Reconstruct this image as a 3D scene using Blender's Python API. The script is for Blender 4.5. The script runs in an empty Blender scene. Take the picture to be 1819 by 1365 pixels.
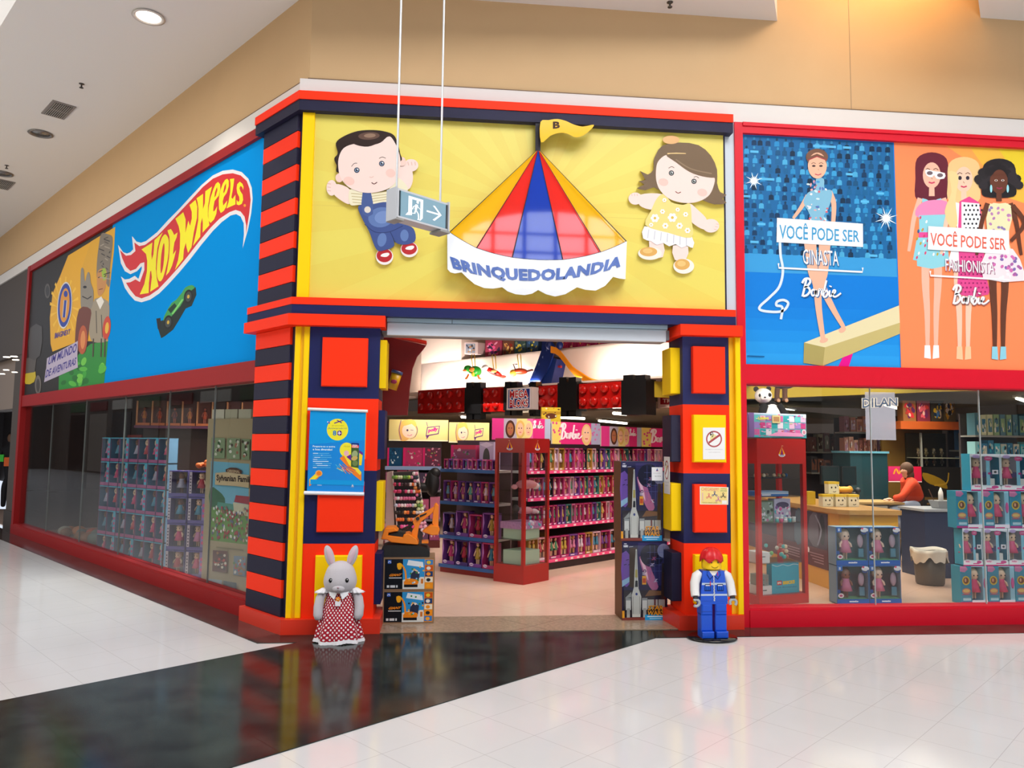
import bpy, math, random
from mathutils import Vector as V3, Matrix
from mathutils.geometry import tessellate_polygon
random.seed(7)
S = bpy.context.scene
COL = S.collection

# ---------------------------------------------------------------- camera
FPX, CX, CY = 1334.0, 909.5, 682.5
def _cam_axes():
    yaw, pitch, roll = math.radians(5.55), math.radians(4.742), math.radians(0.66)
    F = V3((math.sin(yaw)*math.cos(pitch), math.cos(yaw)*math.cos(pitch), math.sin(pitch)))
    r = V3((math.cos(yaw), -math.sin(yaw), 0)); u = r.cross(F)
    c, s = math.cos(roll), math.sin(roll)
    return c*r+s*u, -s*r+c*u, F
CR, CU, CF = _cam_axes()
CAM = V3((0, -6.7, 1.6))
cd = bpy.data.cameras.new('camera'); cam = bpy.data.objects.new('camera', cd); COL.objects.link(cam)
cd.sensor_width = 36; cd.lens = FPX/1819*36; cd.clip_start = .05; cd.clip_end = 200
cam.matrix_world = Matrix.Translation(CAM) @ Matrix((CR, CU, -CF)).transposed().to_4x4()
S.camera = cam

# ---------------------------------------------------------------- view, world, daylight
vs = S.view_settings; vs.view_transform = 'Standard'; vs.look = 'None'; vs.gamma = 1; vs.exposure = 0.0
try: vs.use_curve_mapping = False
except Exception: pass
S.cycles.max_bounces = 8; S.cycles.diffuse_bounces = 3; S.cycles.glossy_bounces = 4; S.cycles.transparent_max_bounces = 16
S.cycles.sample_clamp_indirect = 4; S.cycles.caustics_reflective = False; S.cycles.caustics_refractive = False
W = bpy.data.worlds.new('mall_daylight'); S.world = W; W.use_nodes = True
W.node_tree.nodes['Background'].inputs[0].default_value = (0.80, 0.87, 1.0, 1)
W.node_tree.nodes['Background'].inputs[1].default_value = 0.98
def area(name, loc, target, sx, sy, power, col=(1, 1, 1), spread=180):
    l = bpy.data.lights.new(name, 'AREA'); l.shape = 'RECTANGLE'; l.size = sx; l.size_y = sy; l.energy = power; l.color = col
    l.spread = math.radians(spread)
    o = bpy.data.objects.new(name, l); COL.objects.link(o); o.location = loc
    o.rotation_euler = (V3(target)-V3(loc)).to_track_quat('-Z', 'Y').to_euler(); return o
area('skylight_atrium', (4.0, -9.5, 12.2), (1.5, 0, 3.2), 9, 6, 1380, (1, .985, .965))
area('floor_bounce_fill', (3.4, -7.2, 12.0), (3.4, -7.4, 0), 4.5, 1.6, 2200, (1, .98, .94), 24)  # added lamp on the unseen floor; its bounce brightens ceiling and front wall
area('skylight_side', (-9.5, -5, 7.6), (-3.5, 2.5, 3.0), 7, 3, 280, (1, .90, .74))
area('left_wall_fill', (-10.5, 0.2, 2.6), (-4.5, 4.2, 4.8), 9, .9, 150, (1, .88, .70), 150)  # added off-view fill that brightens the corridor ceiling and left wall
area('store_ceiling_lamp_front', (1.6, 1.9, 3.9), (1.7, 3.2, 0), 2.6, 1.0, 95, (1, .90, .80), 130)
area('store_ceiling_lamp_back', (0.9, 5.6, 2.30), (0.9, 5.6, 0), 3.0, .8, 75, (1, .92, .84), 120)
area('store_right_lamp', (5.2, 2.6, 2.5), (5.2, 2.6, 0), 3.0, 1.6, 72, (1, .90, .76), 150)
area('store_right_window_lamp', (5.0, .7, 2.42), (5.0, 1.6, .9), 4.4, .3, 48, (1, .92, .84), 150)
area('store_right_back_fill', (6.7, 3.75, 2.49), (6.7, 3.75, 0), 1.8, .8, 55, (1, .88, .74), 120)  # added fill to brighten the person and goods at the back right
area('store_left_lamp', (-2.5, 3.2, 2.5), (-2.9, 3.4, 0), 1.3, 1.0, 80, (1, .93, .86), 140)
area('cove_glow', (4.5, -.6, 6.5), (4.5, 0, 5.9), 1.9, .3, 26, (1, .50, .08))

# ---------------------------------------------------------------- materials
_mats = {}
def lin(c):
    return c/12.92 if c <= .04045 else ((c+.055)/1.055)**2.4
def rgb(h):
    h = h.lstrip('#'); return tuple(lin(int(h[i:i+2], 16)/255) for i in (0, 2, 4))
def mat(h, rough=.55, metal=0, emit=0, spec=.5, noise=0, nscale=8, bump=0):
    k = (h, rough, metal, emit, spec, noise, nscale, bump)
    if k in _mats: return _mats[k]
    m = bpy.data.materials.new('m_'+h.strip('#')); m.use_nodes = True; N = m.node_tree.nodes; L = m.node_tree.links
    b = N['Principled BSDF']; c = rgb(h)
    b.inputs['Base Color'].default_value = (*c, 1); b.inputs['Roughness'].default_value = rough
    b.inputs['Metallic'].default_value = metal; b.inputs['Specular IOR Level'].default_value = spec
    if emit:
        b.inputs['Emission Color'].default_value = (*c, 1); b.inputs['Emission Strength'].default_value = emit
    if noise or bump:
        t = N.new('ShaderNodeTexCoord'); n = N.new('ShaderNodeTexNoise'); n.inputs['Scale'].default_value = nscale; n.inputs['Detail'].default_value = 6
        L.new(t.outputs['Object'], n.inputs['Vector'])
        if noise:
            r = N.new('ShaderNodeMapRange'); r.inputs[3].default_value = 1-noise; r.inputs[4].default_value = 1+noise
            L.new(n.outputs['Fac'], r.inputs[0])
            x = N.new('ShaderNodeVectorMath'); x.operation = 'SCALE'; x.inputs[0].default_value = c
            L.new(r.outputs[0], x.inputs['Scale']); L.new(x.outputs[0], b.inputs['Base Color'])
        if bump:
            bn = N.new('ShaderNodeBump'); bn.inputs['Strength'].default_value = bump; bn.inputs['Distance'].default_value = .01
            L.new(n.outputs['Fac'], bn.inputs['Height']); L.new(bn.outputs[0], b.inputs['Normal'])
    _mats[k] = m; return m
def glass(name, tint=(.93, .96, .95), ior=1.5, boost=1.0, rough=0.0):
    m = bpy.data.materials.new(name); m.use_nodes = True; N = m.node_tree.nodes; L = m.node_tree.links
    for n in list(N): N.remove(n)
    o = N.new('ShaderNodeOutputMaterial'); mx = N.new('ShaderNodeMixShader'); t = N.new('ShaderNodeBsdfTransparent'); g = N.new('ShaderNodeBsdfGlossy')
    f = N.new('ShaderNodeLayerWeight'); f.inputs[0].default_value = .5
    pw = N.new('ShaderNodeMath'); pw.operation = 'POWER'; pw.inputs[1].default_value = 4.0; L.new(f.outputs['Facing'], pw.inputs[0])
    f0 = ((ior-1)/(ior+1))**2*boost
    k = N.new('ShaderNodeMath'); k.operation = 'MULTIPLY_ADD'; k.inputs[1].default_value = (1-f0)*.9; k.inputs[2].default_value = f0; k.use_clamp = True
    t.inputs[0].default_value = (*tint, 1); g.inputs['Roughness'].default_value = rough
    L.new(pw.outputs[0], k.inputs[0]); L.new(k.outputs[0], mx.inputs[0]); L.new(t.outputs[0], mx.inputs[1]); L.new(g.outputs[0], mx.inputs[2]); L.new(mx.outputs[0], o.inputs[0])
    return m
GLASS = glass('shop_glass', ior=1.5, boost=1.15)
FILM = glass('clear_plastic', tint=(.96, .97, .98), ior=1.4, boost=1.0, rough=.08)
def C(h, **k): return mat(h, **k)

# ---------------------------------------------------------------- geometry helpers
def catmull(pts, n=5, closed=True):
    P = [V3((*p, 0)) if len(p) == 2 else V3(p) for p in pts]; out = []; m = len(P)
    rng = range(m) if closed else range(m-1)
    for i in rng:
        if closed: a, b, c, d = P[i-1], P[i], P[(i+1) % m], P[(i+2) % m]
        else: a, b, c, d = P[max(i-1, 0)], P[i], P[i+1], P[min(i+2, m-1)]
        for k in range(n):
            t = k/n
            out.append(.5*((2*b)+(c-a)*t+(2*a-5*b+4*c-d)*t*t+(-a+3*b-3*c+d)*t**3))
    if not closed: out.append(P[-1])
    return [tuple(p[:len(pts[0])]) for p in out]
class MB:
    """collects geometry in world (or local) coordinates and links it as ONE mesh object"""
    def __init__(s): s.v = []; s.f = []; s.m = []; s.mats = []; s.sm = []; s.uv = {}
    def mi(s, m):
        if isinstance(m, str): m = mat(m)
        if m not in s.mats: s.mats.append(m)
        return s.mats.index(m)
    def add(s, vs_, fs, m, smooth=False):
        o = len(s.v); s.v += [tuple(p) for p in vs_]; i = s.mi(m)
        for f in fs: s.f.append(tuple(o+k for k in f)); s.m.append(i); s.sm.append(smooth)
        return s
    def hexa(s, b, t, m):
        """b, t: four bottom and four top corners"""
        return s.add(list(b)+list(t), [(3, 2, 1, 0), (4, 5, 6, 7), (0, 1, 5, 4), (1, 2, 6, 5), (2, 3, 7, 6), (3, 0, 4, 7)], m)
    def box(s, x0, x1, y0, y1, z0, z1, m, bev=0):
        if bev:
            return s.prism([(x0, y0, z0), (x1, y0, z0), (x1, y0, z1), (x0, y0, z1)], (0, y1-y0, 0), m, bev)
        return s.hexa([(x0, y0, z0), (x1, y0, z0), (x1, y1, z0), (x0, y1, z0)], [(x0, y0, z1), (x1, y0, z1), (x1, y1, z1), (x0, y1, z1)], m)
    def fbox(s, fr, x0, x1, y0, y1, z0, z1, m):
        """box in a frame fr = (origin, ux, uy) with z up"""
        o, ux, uy = fr; q = lambda x, y, z: o+ux*x+uy*y+V3((0, 0, z))
        return s.hexa([q(x0, y0, z0), q(x1, y0, z0), q(x1, y1, z0), q(x0, y1, z0)], [q(x0, y0, z1), q(x1, y0, z1), q(x1, y1, z1), q(x0, y1, z1)], m)
    def poly(s, pts, m, flip=False):
        P = [V3(p) for p in pts]
        t = tessellate_polygon([P])
        return s.add(P, [tuple(k) for k in t], m)
    def prism(s, pts, off, m, bev=0, side=None):
        """polygon extruded by off; bev insets the front cap by a chamfer"""
        P = [V3(p) for p in pts]; off = V3(off); n = len(P)
        t = [tuple(k) for k in tessellate_polygon([P])]
        c = sum(P, V3())/n
        if bev:
            fr = []
            N = off.normalized()
            for i in range(n):
                a = (P[i]-P[i-1]).normalized(); b = (P[(i+1) % n]-P[i]).normalized()
                na = a.cross(N); nb = b.cross(N); h = na+nb
                h = h/max(h.dot(na), .2)
                fr.append(h*bev)
            sgn = 1 if sum((P[i]+fr[i]-c).length for i in range(n)) < sum((p-c).length for p in P) else -1
            F = [P[i]+fr[i]*sgn for i in range(n)]
            M_ = [p+off.normalized()*bev for p in P]
            s.add(F, t, m)
            s.add(F+M_, [(i, (i+1) % n, n+(i+1) % n, n+i) for i in range(n)], side or m)
            s.add(M_+[p+off for p in P], [(i, (i+1) % n, n+(i+1) % n, n+i) for i in range(n)], side or m)
        else:
            s.add(P, t, m)
            s.add(P+[p+off for p in P], [(i, (i+1) % n, n+(i+1) % n, n+i) for i in range(n)], side or m)
        s.add([p+off for p in P], t, side or m)
        return s
    def tube(s, path, r, m, n=8, caps=True, smooth=True):
        P = [V3(p) for p in path]; k = len(P); R = r if isinstance(r, (list, tuple)) else [r]*k
        vs_ = []; up = None
        for i in range(k):
            d = (P[min(i+1, k-1)]-P[max(i-1, 0)]).normalized()
            if up is None: up = d.orthogonal().normalized()
            up = (up-d*up.dot(d)); up = up.normalized() if up.length > 1e-6 else d.orthogonal().normalized()
            w = d.cross(up)
            for j in range(n):
                a = 2*math.pi*j/n; vs_.append(P[i]+(up*math.cos(a)+w*math.sin(a))*R[i])
        fs = [(i*n+j, i*n+(j+1) % n, (i+1)*n+(j+1) % n, (i+1)*n+j) for i in range(k-1) for j in range(n)]
        s.add(vs_, fs, m, smooth)
        if caps: s.add(vs_[:n], [tuple(range(n))[::-1]], m); s.add(vs_[-n:], [tuple(range(n))], m)
        return s
    def ring(s, secs, m, caps=True, smooth=True):
        """secs: list of equal-length vertex loops"""
        n = len(secs[0]); k = len(secs); vs_ = [p for q in secs for p in q]
        s.add(vs_, [(i*n+j, i*n+(j+1) % n, (i+1)*n+(j+1) % n, (i+1)*n+j) for i in range(k-1) for j in range(n)], m, smooth)
        if caps: s.add(secs[0], [tuple(range(n))[::-1]], m, smooth); s.add(secs[-1], [tuple(range(n))], m, smooth)
        return s
    def lathe(s, prof, c, m, n=20, sx=1, sy=1, axis=None):
        """prof: (radius, z) list about c"""
        c = V3(c)
        secs = [[c+V3((r*sx*math.cos(2*math.pi*j/n), r*sy*math.sin(2*math.pi*j/n), z)) for j in range(n)] for r, z in prof]
        if axis:
            q = V3((0, 0, 1)).rotation_difference(V3(axis)); secs = [[c+q @ (p-c) for p in u] for u in secs]
        return s.ring(secs, m)
    def ell(s, c, r, m, n=14, k=9, rot=None):
        c = V3(c); secs = []
        for i in range(k+1):
            a = math.pi*i/k; zz = -math.cos(a); rr = max(math.sin(a), .02)
            u = [V3((r[0]*rr*math.cos(2*math.pi*j/n), r[1]*rr*math.sin(2*math.pi*j/n), r[2]*zz)) for j in range(n)]
            if rot: u = [rot @ p for p in u]
            secs.append([c+p for p in u])
        return s.ring(secs, m)
    def build(s, name, parent=None, label=None, world=True):
        me = bpy.data.meshes.new(name)
        v = s.v
        if parent is not None and world:
            iv = parent_matrix(parent).inverted(); v = [tuple(iv @ V3(p)) for p in v]
        me.from_pydata(v, [], s.f)
        for m in s.mats: me.materials.append(m)
        me.polygons.foreach_set('material_index', s.m); me.polygons.foreach_set('use_smooth', s.sm)
        me.update()
        import bmesh
        bm = bmesh.new(); bm.from_mesh(me); bmesh.ops.remove_doubles(bm, verts=[x for x in bm.verts if any(f.smooth for f in x.link_faces)], dist=1e-6)
        bmesh.ops.recalc_face_normals(bm, faces=bm.faces); bm.to_mesh(me); bm.free()
        o = bpy.data.objects.new(name, me); COL.objects.link(o)
        if parent is not None: o.parent = parent
        elif world and s.v:      # origin at the middle of its base
            xs = [p[0] for p in s.v]; ys = [p[1] for p in s.v]; zs = [p[2] for p in s.v]
            c = V3(((min(xs)+max(xs))/2, (min(ys)+max(ys))/2, min(zs)))
            me.transform(Matrix.Translation(-c)); o.location = c
        if label: o['label'] = label
        return o
def parent_matrix(o):
    m = Matrix.Translation(o.location) @ o.rotation_euler.to_matrix().to_4x4()
    return parent_matrix(o.parent) @ m if o.parent else m
def thing(name, label, cat, loc=(0, 0, 0), rz=0, group=None):
    o = bpy.data.objects.new(name, None); COL.objects.link(o); o.location = loc; o.rotation_euler = (0, 0, rz); o.empty_display_size = .1
    return tag(o, label, cat, group)
def tag(o, label, cat, group=None):
    o['label'] = label; o['category'] = cat
    if group: o['group'] = group
    return o
def struct(o):
    o['kind'] = 'structure'; return o
def dup(root, loc, rz=0, label=None, cat=None, group=None):
    r = root.copy(); COL.objects.link(r); r.location = loc; r.rotation_euler = (0, 0, rz)
    if label: r['label'] = label
    if cat: r['category'] = cat
    if group: r['group'] = group
    for ch in root.children:
        c = ch.copy(); COL.objects.link(c); c.parent = r
        for g in ch.children:
            d = g.copy(); COL.objects.link(d); d.parent = c
    return r
ORD = ['first', 'second', 'third', 'fourth', 'fifth', 'sixth', 'seventh', 'eighth', 'ninth', 'tenth', 'eleventh', 'twelfth', 'thirteenth', 'fourteenth', 'fifteenth', 'sixteenth', 'seventeenth', 'eighteenth', 'nineteenth', 'twentieth', 'twenty-first', 'twenty-second', 'twenty-third', 'twenty-fourth', 'twenty-fifth', 'twenty-sixth', 'twenty-seventh', 'twenty-eighth', 'twenty-ninth', 'thirtieth', 'thirty-first', 'thirty-second']+['thirty-'+q for q in ('third', 'fourth', 'fifth', 'sixth', 'seventh', 'eighth', 'ninth')]+['fortieth']+['forty-'+q for q in ('first', 'second', 'third', 'fourth', 'fifth', 'sixth', 'seventh')]

# ---------------------------------------------------------------- walls' own frames
PHI = math.radians(129.8)
DL = V3((math.cos(PHI), math.sin(PHI), 0))      # along the left wall, away from the corner
NL = V3((DL.y, -DL.x, 0))                       # into the store
K0 = V3((-1.222, 0, 0))                         # corner of the two walls
def ray(px, py): return CR*((px-CX)/FPX)+CU*((CY-py)/FPX)+CF
def onp(px, py, o, n):
    d = ray(px, py); return CAM+d*((V3(o)-CAM).dot(n)/d.dot(n))
def FP(px, py, off=0): return onp(px, py, (0, -off, 0), V3((0, 1, 0)))
def LP(px, py, off=0): return onp(px, py, K0-NL*off, NL)
def FL(px, py, z=0): return onp(px, py, (0, 0, z), V3((0, 0, 1)))
def LW(t, z, off=0): return K0+DL*t-NL*off+V3((0, 0, z))
def cr(ox, oy, s, pts): return [(ox+p[0]/s, oy+p[1]/s) for p in pts]

_tx = {}
def text_tris(st, bold=0.0, shear=0.0, track=1.0):
    k = (st, bold, shear, track)
    if k not in _tx:
        c = bpy.data.curves.new('t', 'FONT'); c.body = st; c.offset = bold; c.shear = shear; c.space_character = track; c.resolution_u = 2
        o = bpy.data.objects.new('t', c); me = o.to_mesh(); me.calc_loop_triangles()
        v = [(a.co.x, a.co.y) for a in me.vertices]; f = [tuple(t.vertices) for t in me.loop_triangles]; o.to_mesh_clear()
        bpy.data.objects.remove(o); bpy.data.curves.remove(c)
        x0 = min(a[0] for a in v); x1 = max(a[0] for a in v); y0 = min(a[1] for a in v); y1 = max(a[1] for a in v)
        _tx[k] = ([((a[0]-x0)/(x1-x0), (a[1]-y0)/(y1-y0)) for a in v], f)
    return _tx[k]
class Art:
    """printed artwork: flat shapes in (u, v) laid on a surface by a mapping function, one layer over the next"""
    def __init__(s, f, mb=None, base=0.0, step=.00004, rough=.45): s.f0 = f; s.lift = 0; s.b = mb or MB(); s.o = base; s.step = step; s.r = rough
    def f(s, u, v, o): return s.f0(u, v, o+s.lift)
    def c(s, col): return mat(col, rough=s.r, spec=.18) if isinstance(col, str) else col
    def poly(s, pts, col, sm=0):
        if sm: pts = catmull(pts, sm)
        s.o += s.step; s.b.poly([s.f(p[0], p[1], s.o) for p in pts], s.c(col)); return s
    def slab(s, pts, th, col, sm=0, side=None):
        """a cut-out with real thickness th standing proud"""
        if sm: pts = catmull(pts, sm)
        a = [s.f(p[0], p[1], s.o+th) for p in pts]; b = [s.f(p[0], p[1], s.o) for p in pts]; n = len(a)
        t = [tuple(k) for k in tessellate_polygon([a])]
        s.b.add(a, t, s.c(col)); s.b.add(b, t, s.c(side or col)); s.b.add(a+b, [(i, (i+1) % n, n+(i+1) % n, n+i) for i in range(n)], s.c(side or col))
        s.o += th; return s
    def rect(s, x0, y0, x1, y1, col): return s.poly([(x0, y0), (x1, y0), (x1, y1), (x0, y1)], col)
    def ell(s, cx, cy, rx, ry, col, rot=0, n=22):
        c, q = math.cos(rot), math.sin(rot)
        return s.poly([(cx+rx*math.cos(a)*c-ry*math.sin(a)*q, cy+rx*math.cos(a)*q+ry*math.sin(a)*c) for a in [2*math.pi*i/n for i in range(n)]], col)
    def line(s, pts, w, col, sm=0, closed=False):
        if sm: pts = catmull(pts, sm, closed)
        s.o += s.step; n = len(pts); W_ = w if isinstance(w, (list, tuple)) else [w]*n
        if len(W_) != n: W_ = [W_[0]+(W_[-1]-W_[0])*i/(n-1) for i in range(n)]
        A = []; 
        for i in range(n):
            a = pts[i-1] if (i or closed) else pts[0]; b = pts[(i+1) % n] if (i < n-1 or closed) else pts[-1]
            dx, dy = b[0]-a[0], b[1]-a[1]; l = math.hypot(dx, dy) or 1; h = W_[i]/2
            A.append(s.f(pts[i][0]-dy/l*h, pts[i][1]+dx/l*h, s.o)); A.append(s.f(pts[i][0]+dy/l*h, pts[i][1]-dx/l*h, s.o))
        m = n if closed else n-1
        s.b.add(A, [(2*i, 2*i+1, (2*i+3) % (2*n), (2*i+2) % (2*n)) for i in range(m)], s.c(col)); return s
    def text(s, st, quad, col, bold=0.0, shear=0.0, track=1.0):
        """quad: bottom left, bottom right, top right, top left"""
        v, f = text_tris(st, bold, shear, track); s.o += s.step; P = []
        if callable(quad):
            for a, b in v: x, y = quad(a, b); P.append(s.f(x, y, s.o))
        else:
            q = quad
            for a, b in v:
                x = (1-b)*((1-a)*q[0][0]+a*q[1][0])+b*((1-a)*q[3][0]+a*q[2][0]); y = (1-b)*((1-a)*q[0][1]+a*q[1][1])+b*((1-a)*q[3][1]+a*q[2][1])
                P.append(s.f(x, y, s.o))
        s.b.add(P, f, s.c(col)); return s
# ================================================================ SETTING
def tile_mat(name, base, grout, size, ox, oy, gw, rough, noise=.03, nscale=1.5, vein=None, spec=.5):
    m = bpy.data.materials.new(name); m.use_nodes = True; N = m.node_tree.nodes; L = m.node_tree.links; b = N['Principled BSDF']
    t = N.new('ShaderNodeNewGeometry'); mp = N.new('ShaderNodeMapping'); mp.vector_type = 'POINT'
    mp.inputs['Rotation'].default_value = (0, 0, -PHI)
    L.new(t.outputs['Position'], mp.inputs['Vector']); sx = N.new('ShaderNodeSeparateXYZ'); L.new(mp.outputs[0], sx.inputs[0])
    def mth(op, a, bb):
        n = N.new('ShaderNodeMath'); n.operation = op
        for i, q in enumerate((a, bb)):
            if isinstance(q, (int, float)): n.inputs[i].default_value = q
            else: L.new(q, n.inputs[i])
        return n.outputs[0]
    g = []
    for ax, o in ((0, ox), (1, oy)):
        f = mth('FRACT', mth('DIVIDE', mth('ADD', sx.outputs[ax], 50*size-o), size), 0)
        d = mth('ABSOLUTE', mth('SUBTRACT', f, .5), 0); g.append(mth('GREATER_THAN', d, .5-gw/size/2))
    gm = mth('MAXIMUM', g[0], g[1])
    n = N.new('ShaderNodeTexNoise'); n.inputs['Scale'].default_value = nscale; n.inputs['Detail'].default_value = 8; L.new(mp.outputs[0], n.inputs['Vector'])
    mr = N.new('ShaderNodeMapRange'); mr.inputs[1].default_value = .3; mr.inputs[2].default_value = .7; L.new(n.outputs['Fac'], mr.inputs[0])
    mx = N.new('ShaderNodeMix'); mx.data_type = 'RGBA'; L.new(mr.outputs[0], mx.inputs[0])
    c = rgb(base); mx.inputs[6].default_value = (*[q*(1-noise) for q in c], 1); mx.inputs[7].default_value = (*(rgb(vein) if vein else [q*(1+noise) for q in c]), 1)
    m2 = N.new('ShaderNodeMix'); m2.data_type = 'RGBA'; L.new(gm, m2.inputs[0]); L.new(mx.outputs[2], m2.inputs[6]); m2.inputs[7].default_value = (*rgb(grout), 1)
    L.new(m2.outputs[2], b.inputs['Base Color']); b.inputs['Roughness'].default_value = rough; b.inputs['Specular IOR Level'].default_value = spec
    return m
m_white = tile_mat('polished_white_tile', '#dad8d6', '#bfbbb9', .378, .05, -.02, .0035, .10, .03)
m_dark = tile_mat('dark_green_marble', '#1b201e', '#121514', .378, .05, -.02, .003, .14, .3, 3.5, '#323b37', spec=.3)
m_brown = tile_mat('dark_brown_stone', '#3a2c28', '#241b19', .378, .05, -.02, .003, .14, .25, 5, '#4c3b36')
m_gran = tile_mat('beige_granite', '#a08a74', '#6b5a4c', .9, .4, .2, .004, .22, .18, 40)
m_store = tile_mat('store_floor_tile', '#d9b8a4', '#b59686', .6, .1, .1, .003, .14, .05, 1.5)
def flat(name, pts, z, m):
    b = MB(); b.prism([(x, y, z) for x, y in pts], (0, 0, -.02), m); return struct(b.build(name))
def xy(p): return (p[0], p[1])
DP = V3((DL.y, -DL.x, 0))
def lpz(l, p): q = DL*l+DP*p; return (q.x, q.y)
flat('floor', [(-16, -18), (34, -18), (34, -.0), (-1.22, 0), (-30, 34.5), (-42, 34), (-16, -2)], 0, m_white)
far = K0+DL*16
q = -NL*.38
Yb = -.365; xc = K0.x-(.469*.38)
def isec_y(l, y):   # point of the line L = l at height y
    # DL.x*x + DL.y*y = l
    return ((l-DL.y*y)/DL.x, y)
flat('floor_border_left', [xy(K0), xy(K0+q+V3((.0, .0, 0))), xy(far+q), xy(far)], .004, m_brown)
flat('floor_border_right', [(2.72, 0), (2.72, Yb), (12, Yb), (12, 0)], .004, m_brown)
a1 = isec_y(.42, Yb); a2 = isec_y(-1.47, Yb)
e1 = V3((*a1, 0))-DP*9; e2 = V3((*a2, 0))-DP*11
flat('floor_dark_band', [(K0.x-.01, 0), (K0.x-.29, -.25), (K0.x-.19, Yb), a1, xy(e1), xy(e2), a2, (2.72, Yb), (2.72, -.0)], .006, m_dark)
flat('floor_threshold', [(-.62, -.1), (2.3, -.1), (2.3, .47), (-.62, .47)], .012, m_gran)
flat('floor_store', [(-1.22, .05), (-.62, .05), (-.62, .47), (2.3, .47), (2.3, .05), (11, .05), (11, 12), (-11, 12)], .010, m_store)

tan = mat('#cba97e', rough=.85, noise=.03, nscale=3)
white = mat('#dcd8d4', rough=.6); ceilm = mat('#e4e0dc', rough=.9); soff = mat('#c9cbcb', rough=.5)
RED = mat('#d00c26', rough=.4, spec=.3); RED_SHADED = mat('#961a1c', rough=.5, spec=.2)  # second red is the same paint darkened for the shaded left frame
ORG = mat('#ff3410', rough=.5, spec=.15); NAVY = mat('#151b4a', rough=.5, spec=.2); NAVD = mat('#1c1b33', rough=.5, spec=.2)
YEL = mat('#ffd000', rough=.5, spec=.2); YELD = mat('#f2b800', rough=.42)

def lw_box(b, t0, t1, z0, z1, o0, o1, m):     # slab on the left wall, from offset o0 to o1
    b.hexa([LW(t0, z0, o0), LW(t1, z0, o0), LW(t1, z0, o1), LW(t0, z0, o1)], [LW(t0, z1, o0), LW(t1, z1, o0), LW(t1, z1, o1), LW(t0, z1, o1)], m)
# walls
b = MB(); b.prism([(-1.222, 0, 4.6), (12, 0, 4.6), (12, 0, 7.6), (-1.222, 0, 7.6)], (0, .3, 0), tan)
b.box(3.93, 3.936, -.002, .1, 4.9, 7.5, mat('#9a8264')); struct(b.build('wall_front'))
b = MB(); b.prism([LW(0, 4.6), LW(44, 4.6), LW(44, 7.6), LW(0, 7.6)], NL*.3, tan); struct(b.build('wall_left'))
b = MB(); b.box(-1.3, 12, -.035, 0, 4.694, 4.88, white); b.box(-1.23, 12, -.037, -.0, 4.88, 4.888, mat('#6b5238')); b.box(2.64, 2.735, -.03, .2, 2.6, 4.694, mat('#c9d2da', rough=.4)); struct(b.build('trim_1'))
b = MB(); lw_box(b, 0, 22, 4.694, 4.88, 0, .035, white); lw_box(b, 0, 22, 4.88, 4.888, 0, .037, mat('#6b5238')); struct(b.build('trim_2'))
# ceiling over the corridor with its two light openings
b = MB()
zc = 5.75; T = .5
def cslab(pts): b.prism([(x, y, zc) for x, y in pts], (0, 0, T), ceilm)
cslab([(-1.222, 0), (3.2, 0), (2.95, -.45), (-1.9, -.45), xy(K0-NL*1.85+DL*0)])
cslab([xy(K0), xy(K0-NL*1.85), xy(K0+DL*22-NL*1.85), xy(K0+DL*22)])
zc = 5.93; cslab([(5.32, 0), (12, 0), (12, -1.4), (4.3, -1.4), (4.3, -1.2)]); zc = 5.75
struct(b.build('ceiling'))
b = MB(); b.prism([(x, y, 7.5) for x, y in [(-1.3, .2), (12, .2), (12, -2.6), (-1.3, -2.6)]], (0, 0, .2), ceilm); struct(b.build('ceiling_upper'))

# poster and window frames, sills
def frame_right():
    b = MB()
    b.box(2.735, 2.815, -.05, .10, .0, 4.69, RED); b.box(2.815, 12, -.05, .10, 4.587, 4.69, RED); b.box(2.815, 12, -.062, .10, 4.655, 4.69, RED)
    b.box(2.815, 12, -.045, .10, 2.19, 2.382, RED); b.box(2.815, 12, -.06, .10, 0, .155, RED); b.box(2.815, 12, -.05, .10, .155, .175, RED)
    b.box(2.815, 12, -.052, .0, 2.19, 2.205, mat('#a30f1e', rough=.3))
    return struct(b.build('window_frame_right'))
frame_right()
b = MB()
lw_box(b, .45, 9.5, 4.587, 4.69, -.1, .05, RED_SHADED); lw_box(b, .45, 9.5, 2.19, 2.382, -.1, .045, RED_SHADED); lw_box(b, .45, 9.5, 0, .155, -.1, .06, RED_SHADED); lw_box(b, .45, 9.5, .155, .175, -.1, .05, RED_SHADED)
lw_box(b, 9.36, 9.5, 0, 4.69, -.1, .055, RED_SHADED)
struct(b.build('window_frame_left'))
# glass
def pane(name, p, q_, z0, z1, n):
    b = MB(); b.prism([p+V3((0, 0, z0)), q_+V3((0, 0, z0)), q_+V3((0, 0, z1)), p+V3((0, 0, z1))], n*.01, GLASS); return struct(b.build(name))
gy = V3((0, 1, 0)); xs = [2.815, 4.06, 5.16, 6.4, 8]
for i in range(4): pane('window_%d' % (i+1), V3((xs[i]+.002, .03, 0)), V3((xs[i+1]-.002, .03, 0)), .175, 2.19, gy)
ts = [.6, 1.75, 2.95, 4.4, 6.0, 7.7, 9.36]
for i in range(6): pane('window_%d' % (i+5), K0+DL*(ts[i]+.003)+NL*.03, K0+DL*(ts[i+1]-.003)+NL*.03, .175, 2.19, NL)
b = MB()
for x in xs[1:-1]: b.box(x-.0022, x+.0022, .026, .044, .175, 2.19, mat('#b9c4c4', rough=.3))
struct(b.build('window_joint_right'))
b = MB()
for t in ts[1:-1]: b.hexa(*[[K0+DL*(t+a)+NL*n+V3((0, 0, z)) for a, n in ((-.0025, .026), (.0025, .026), (.0025, .044), (-.0025, .044))] for z in (.175, 2.19)], mat('#6d7170', rough=.3))
struct(b.build('window_joint_left'))
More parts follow.
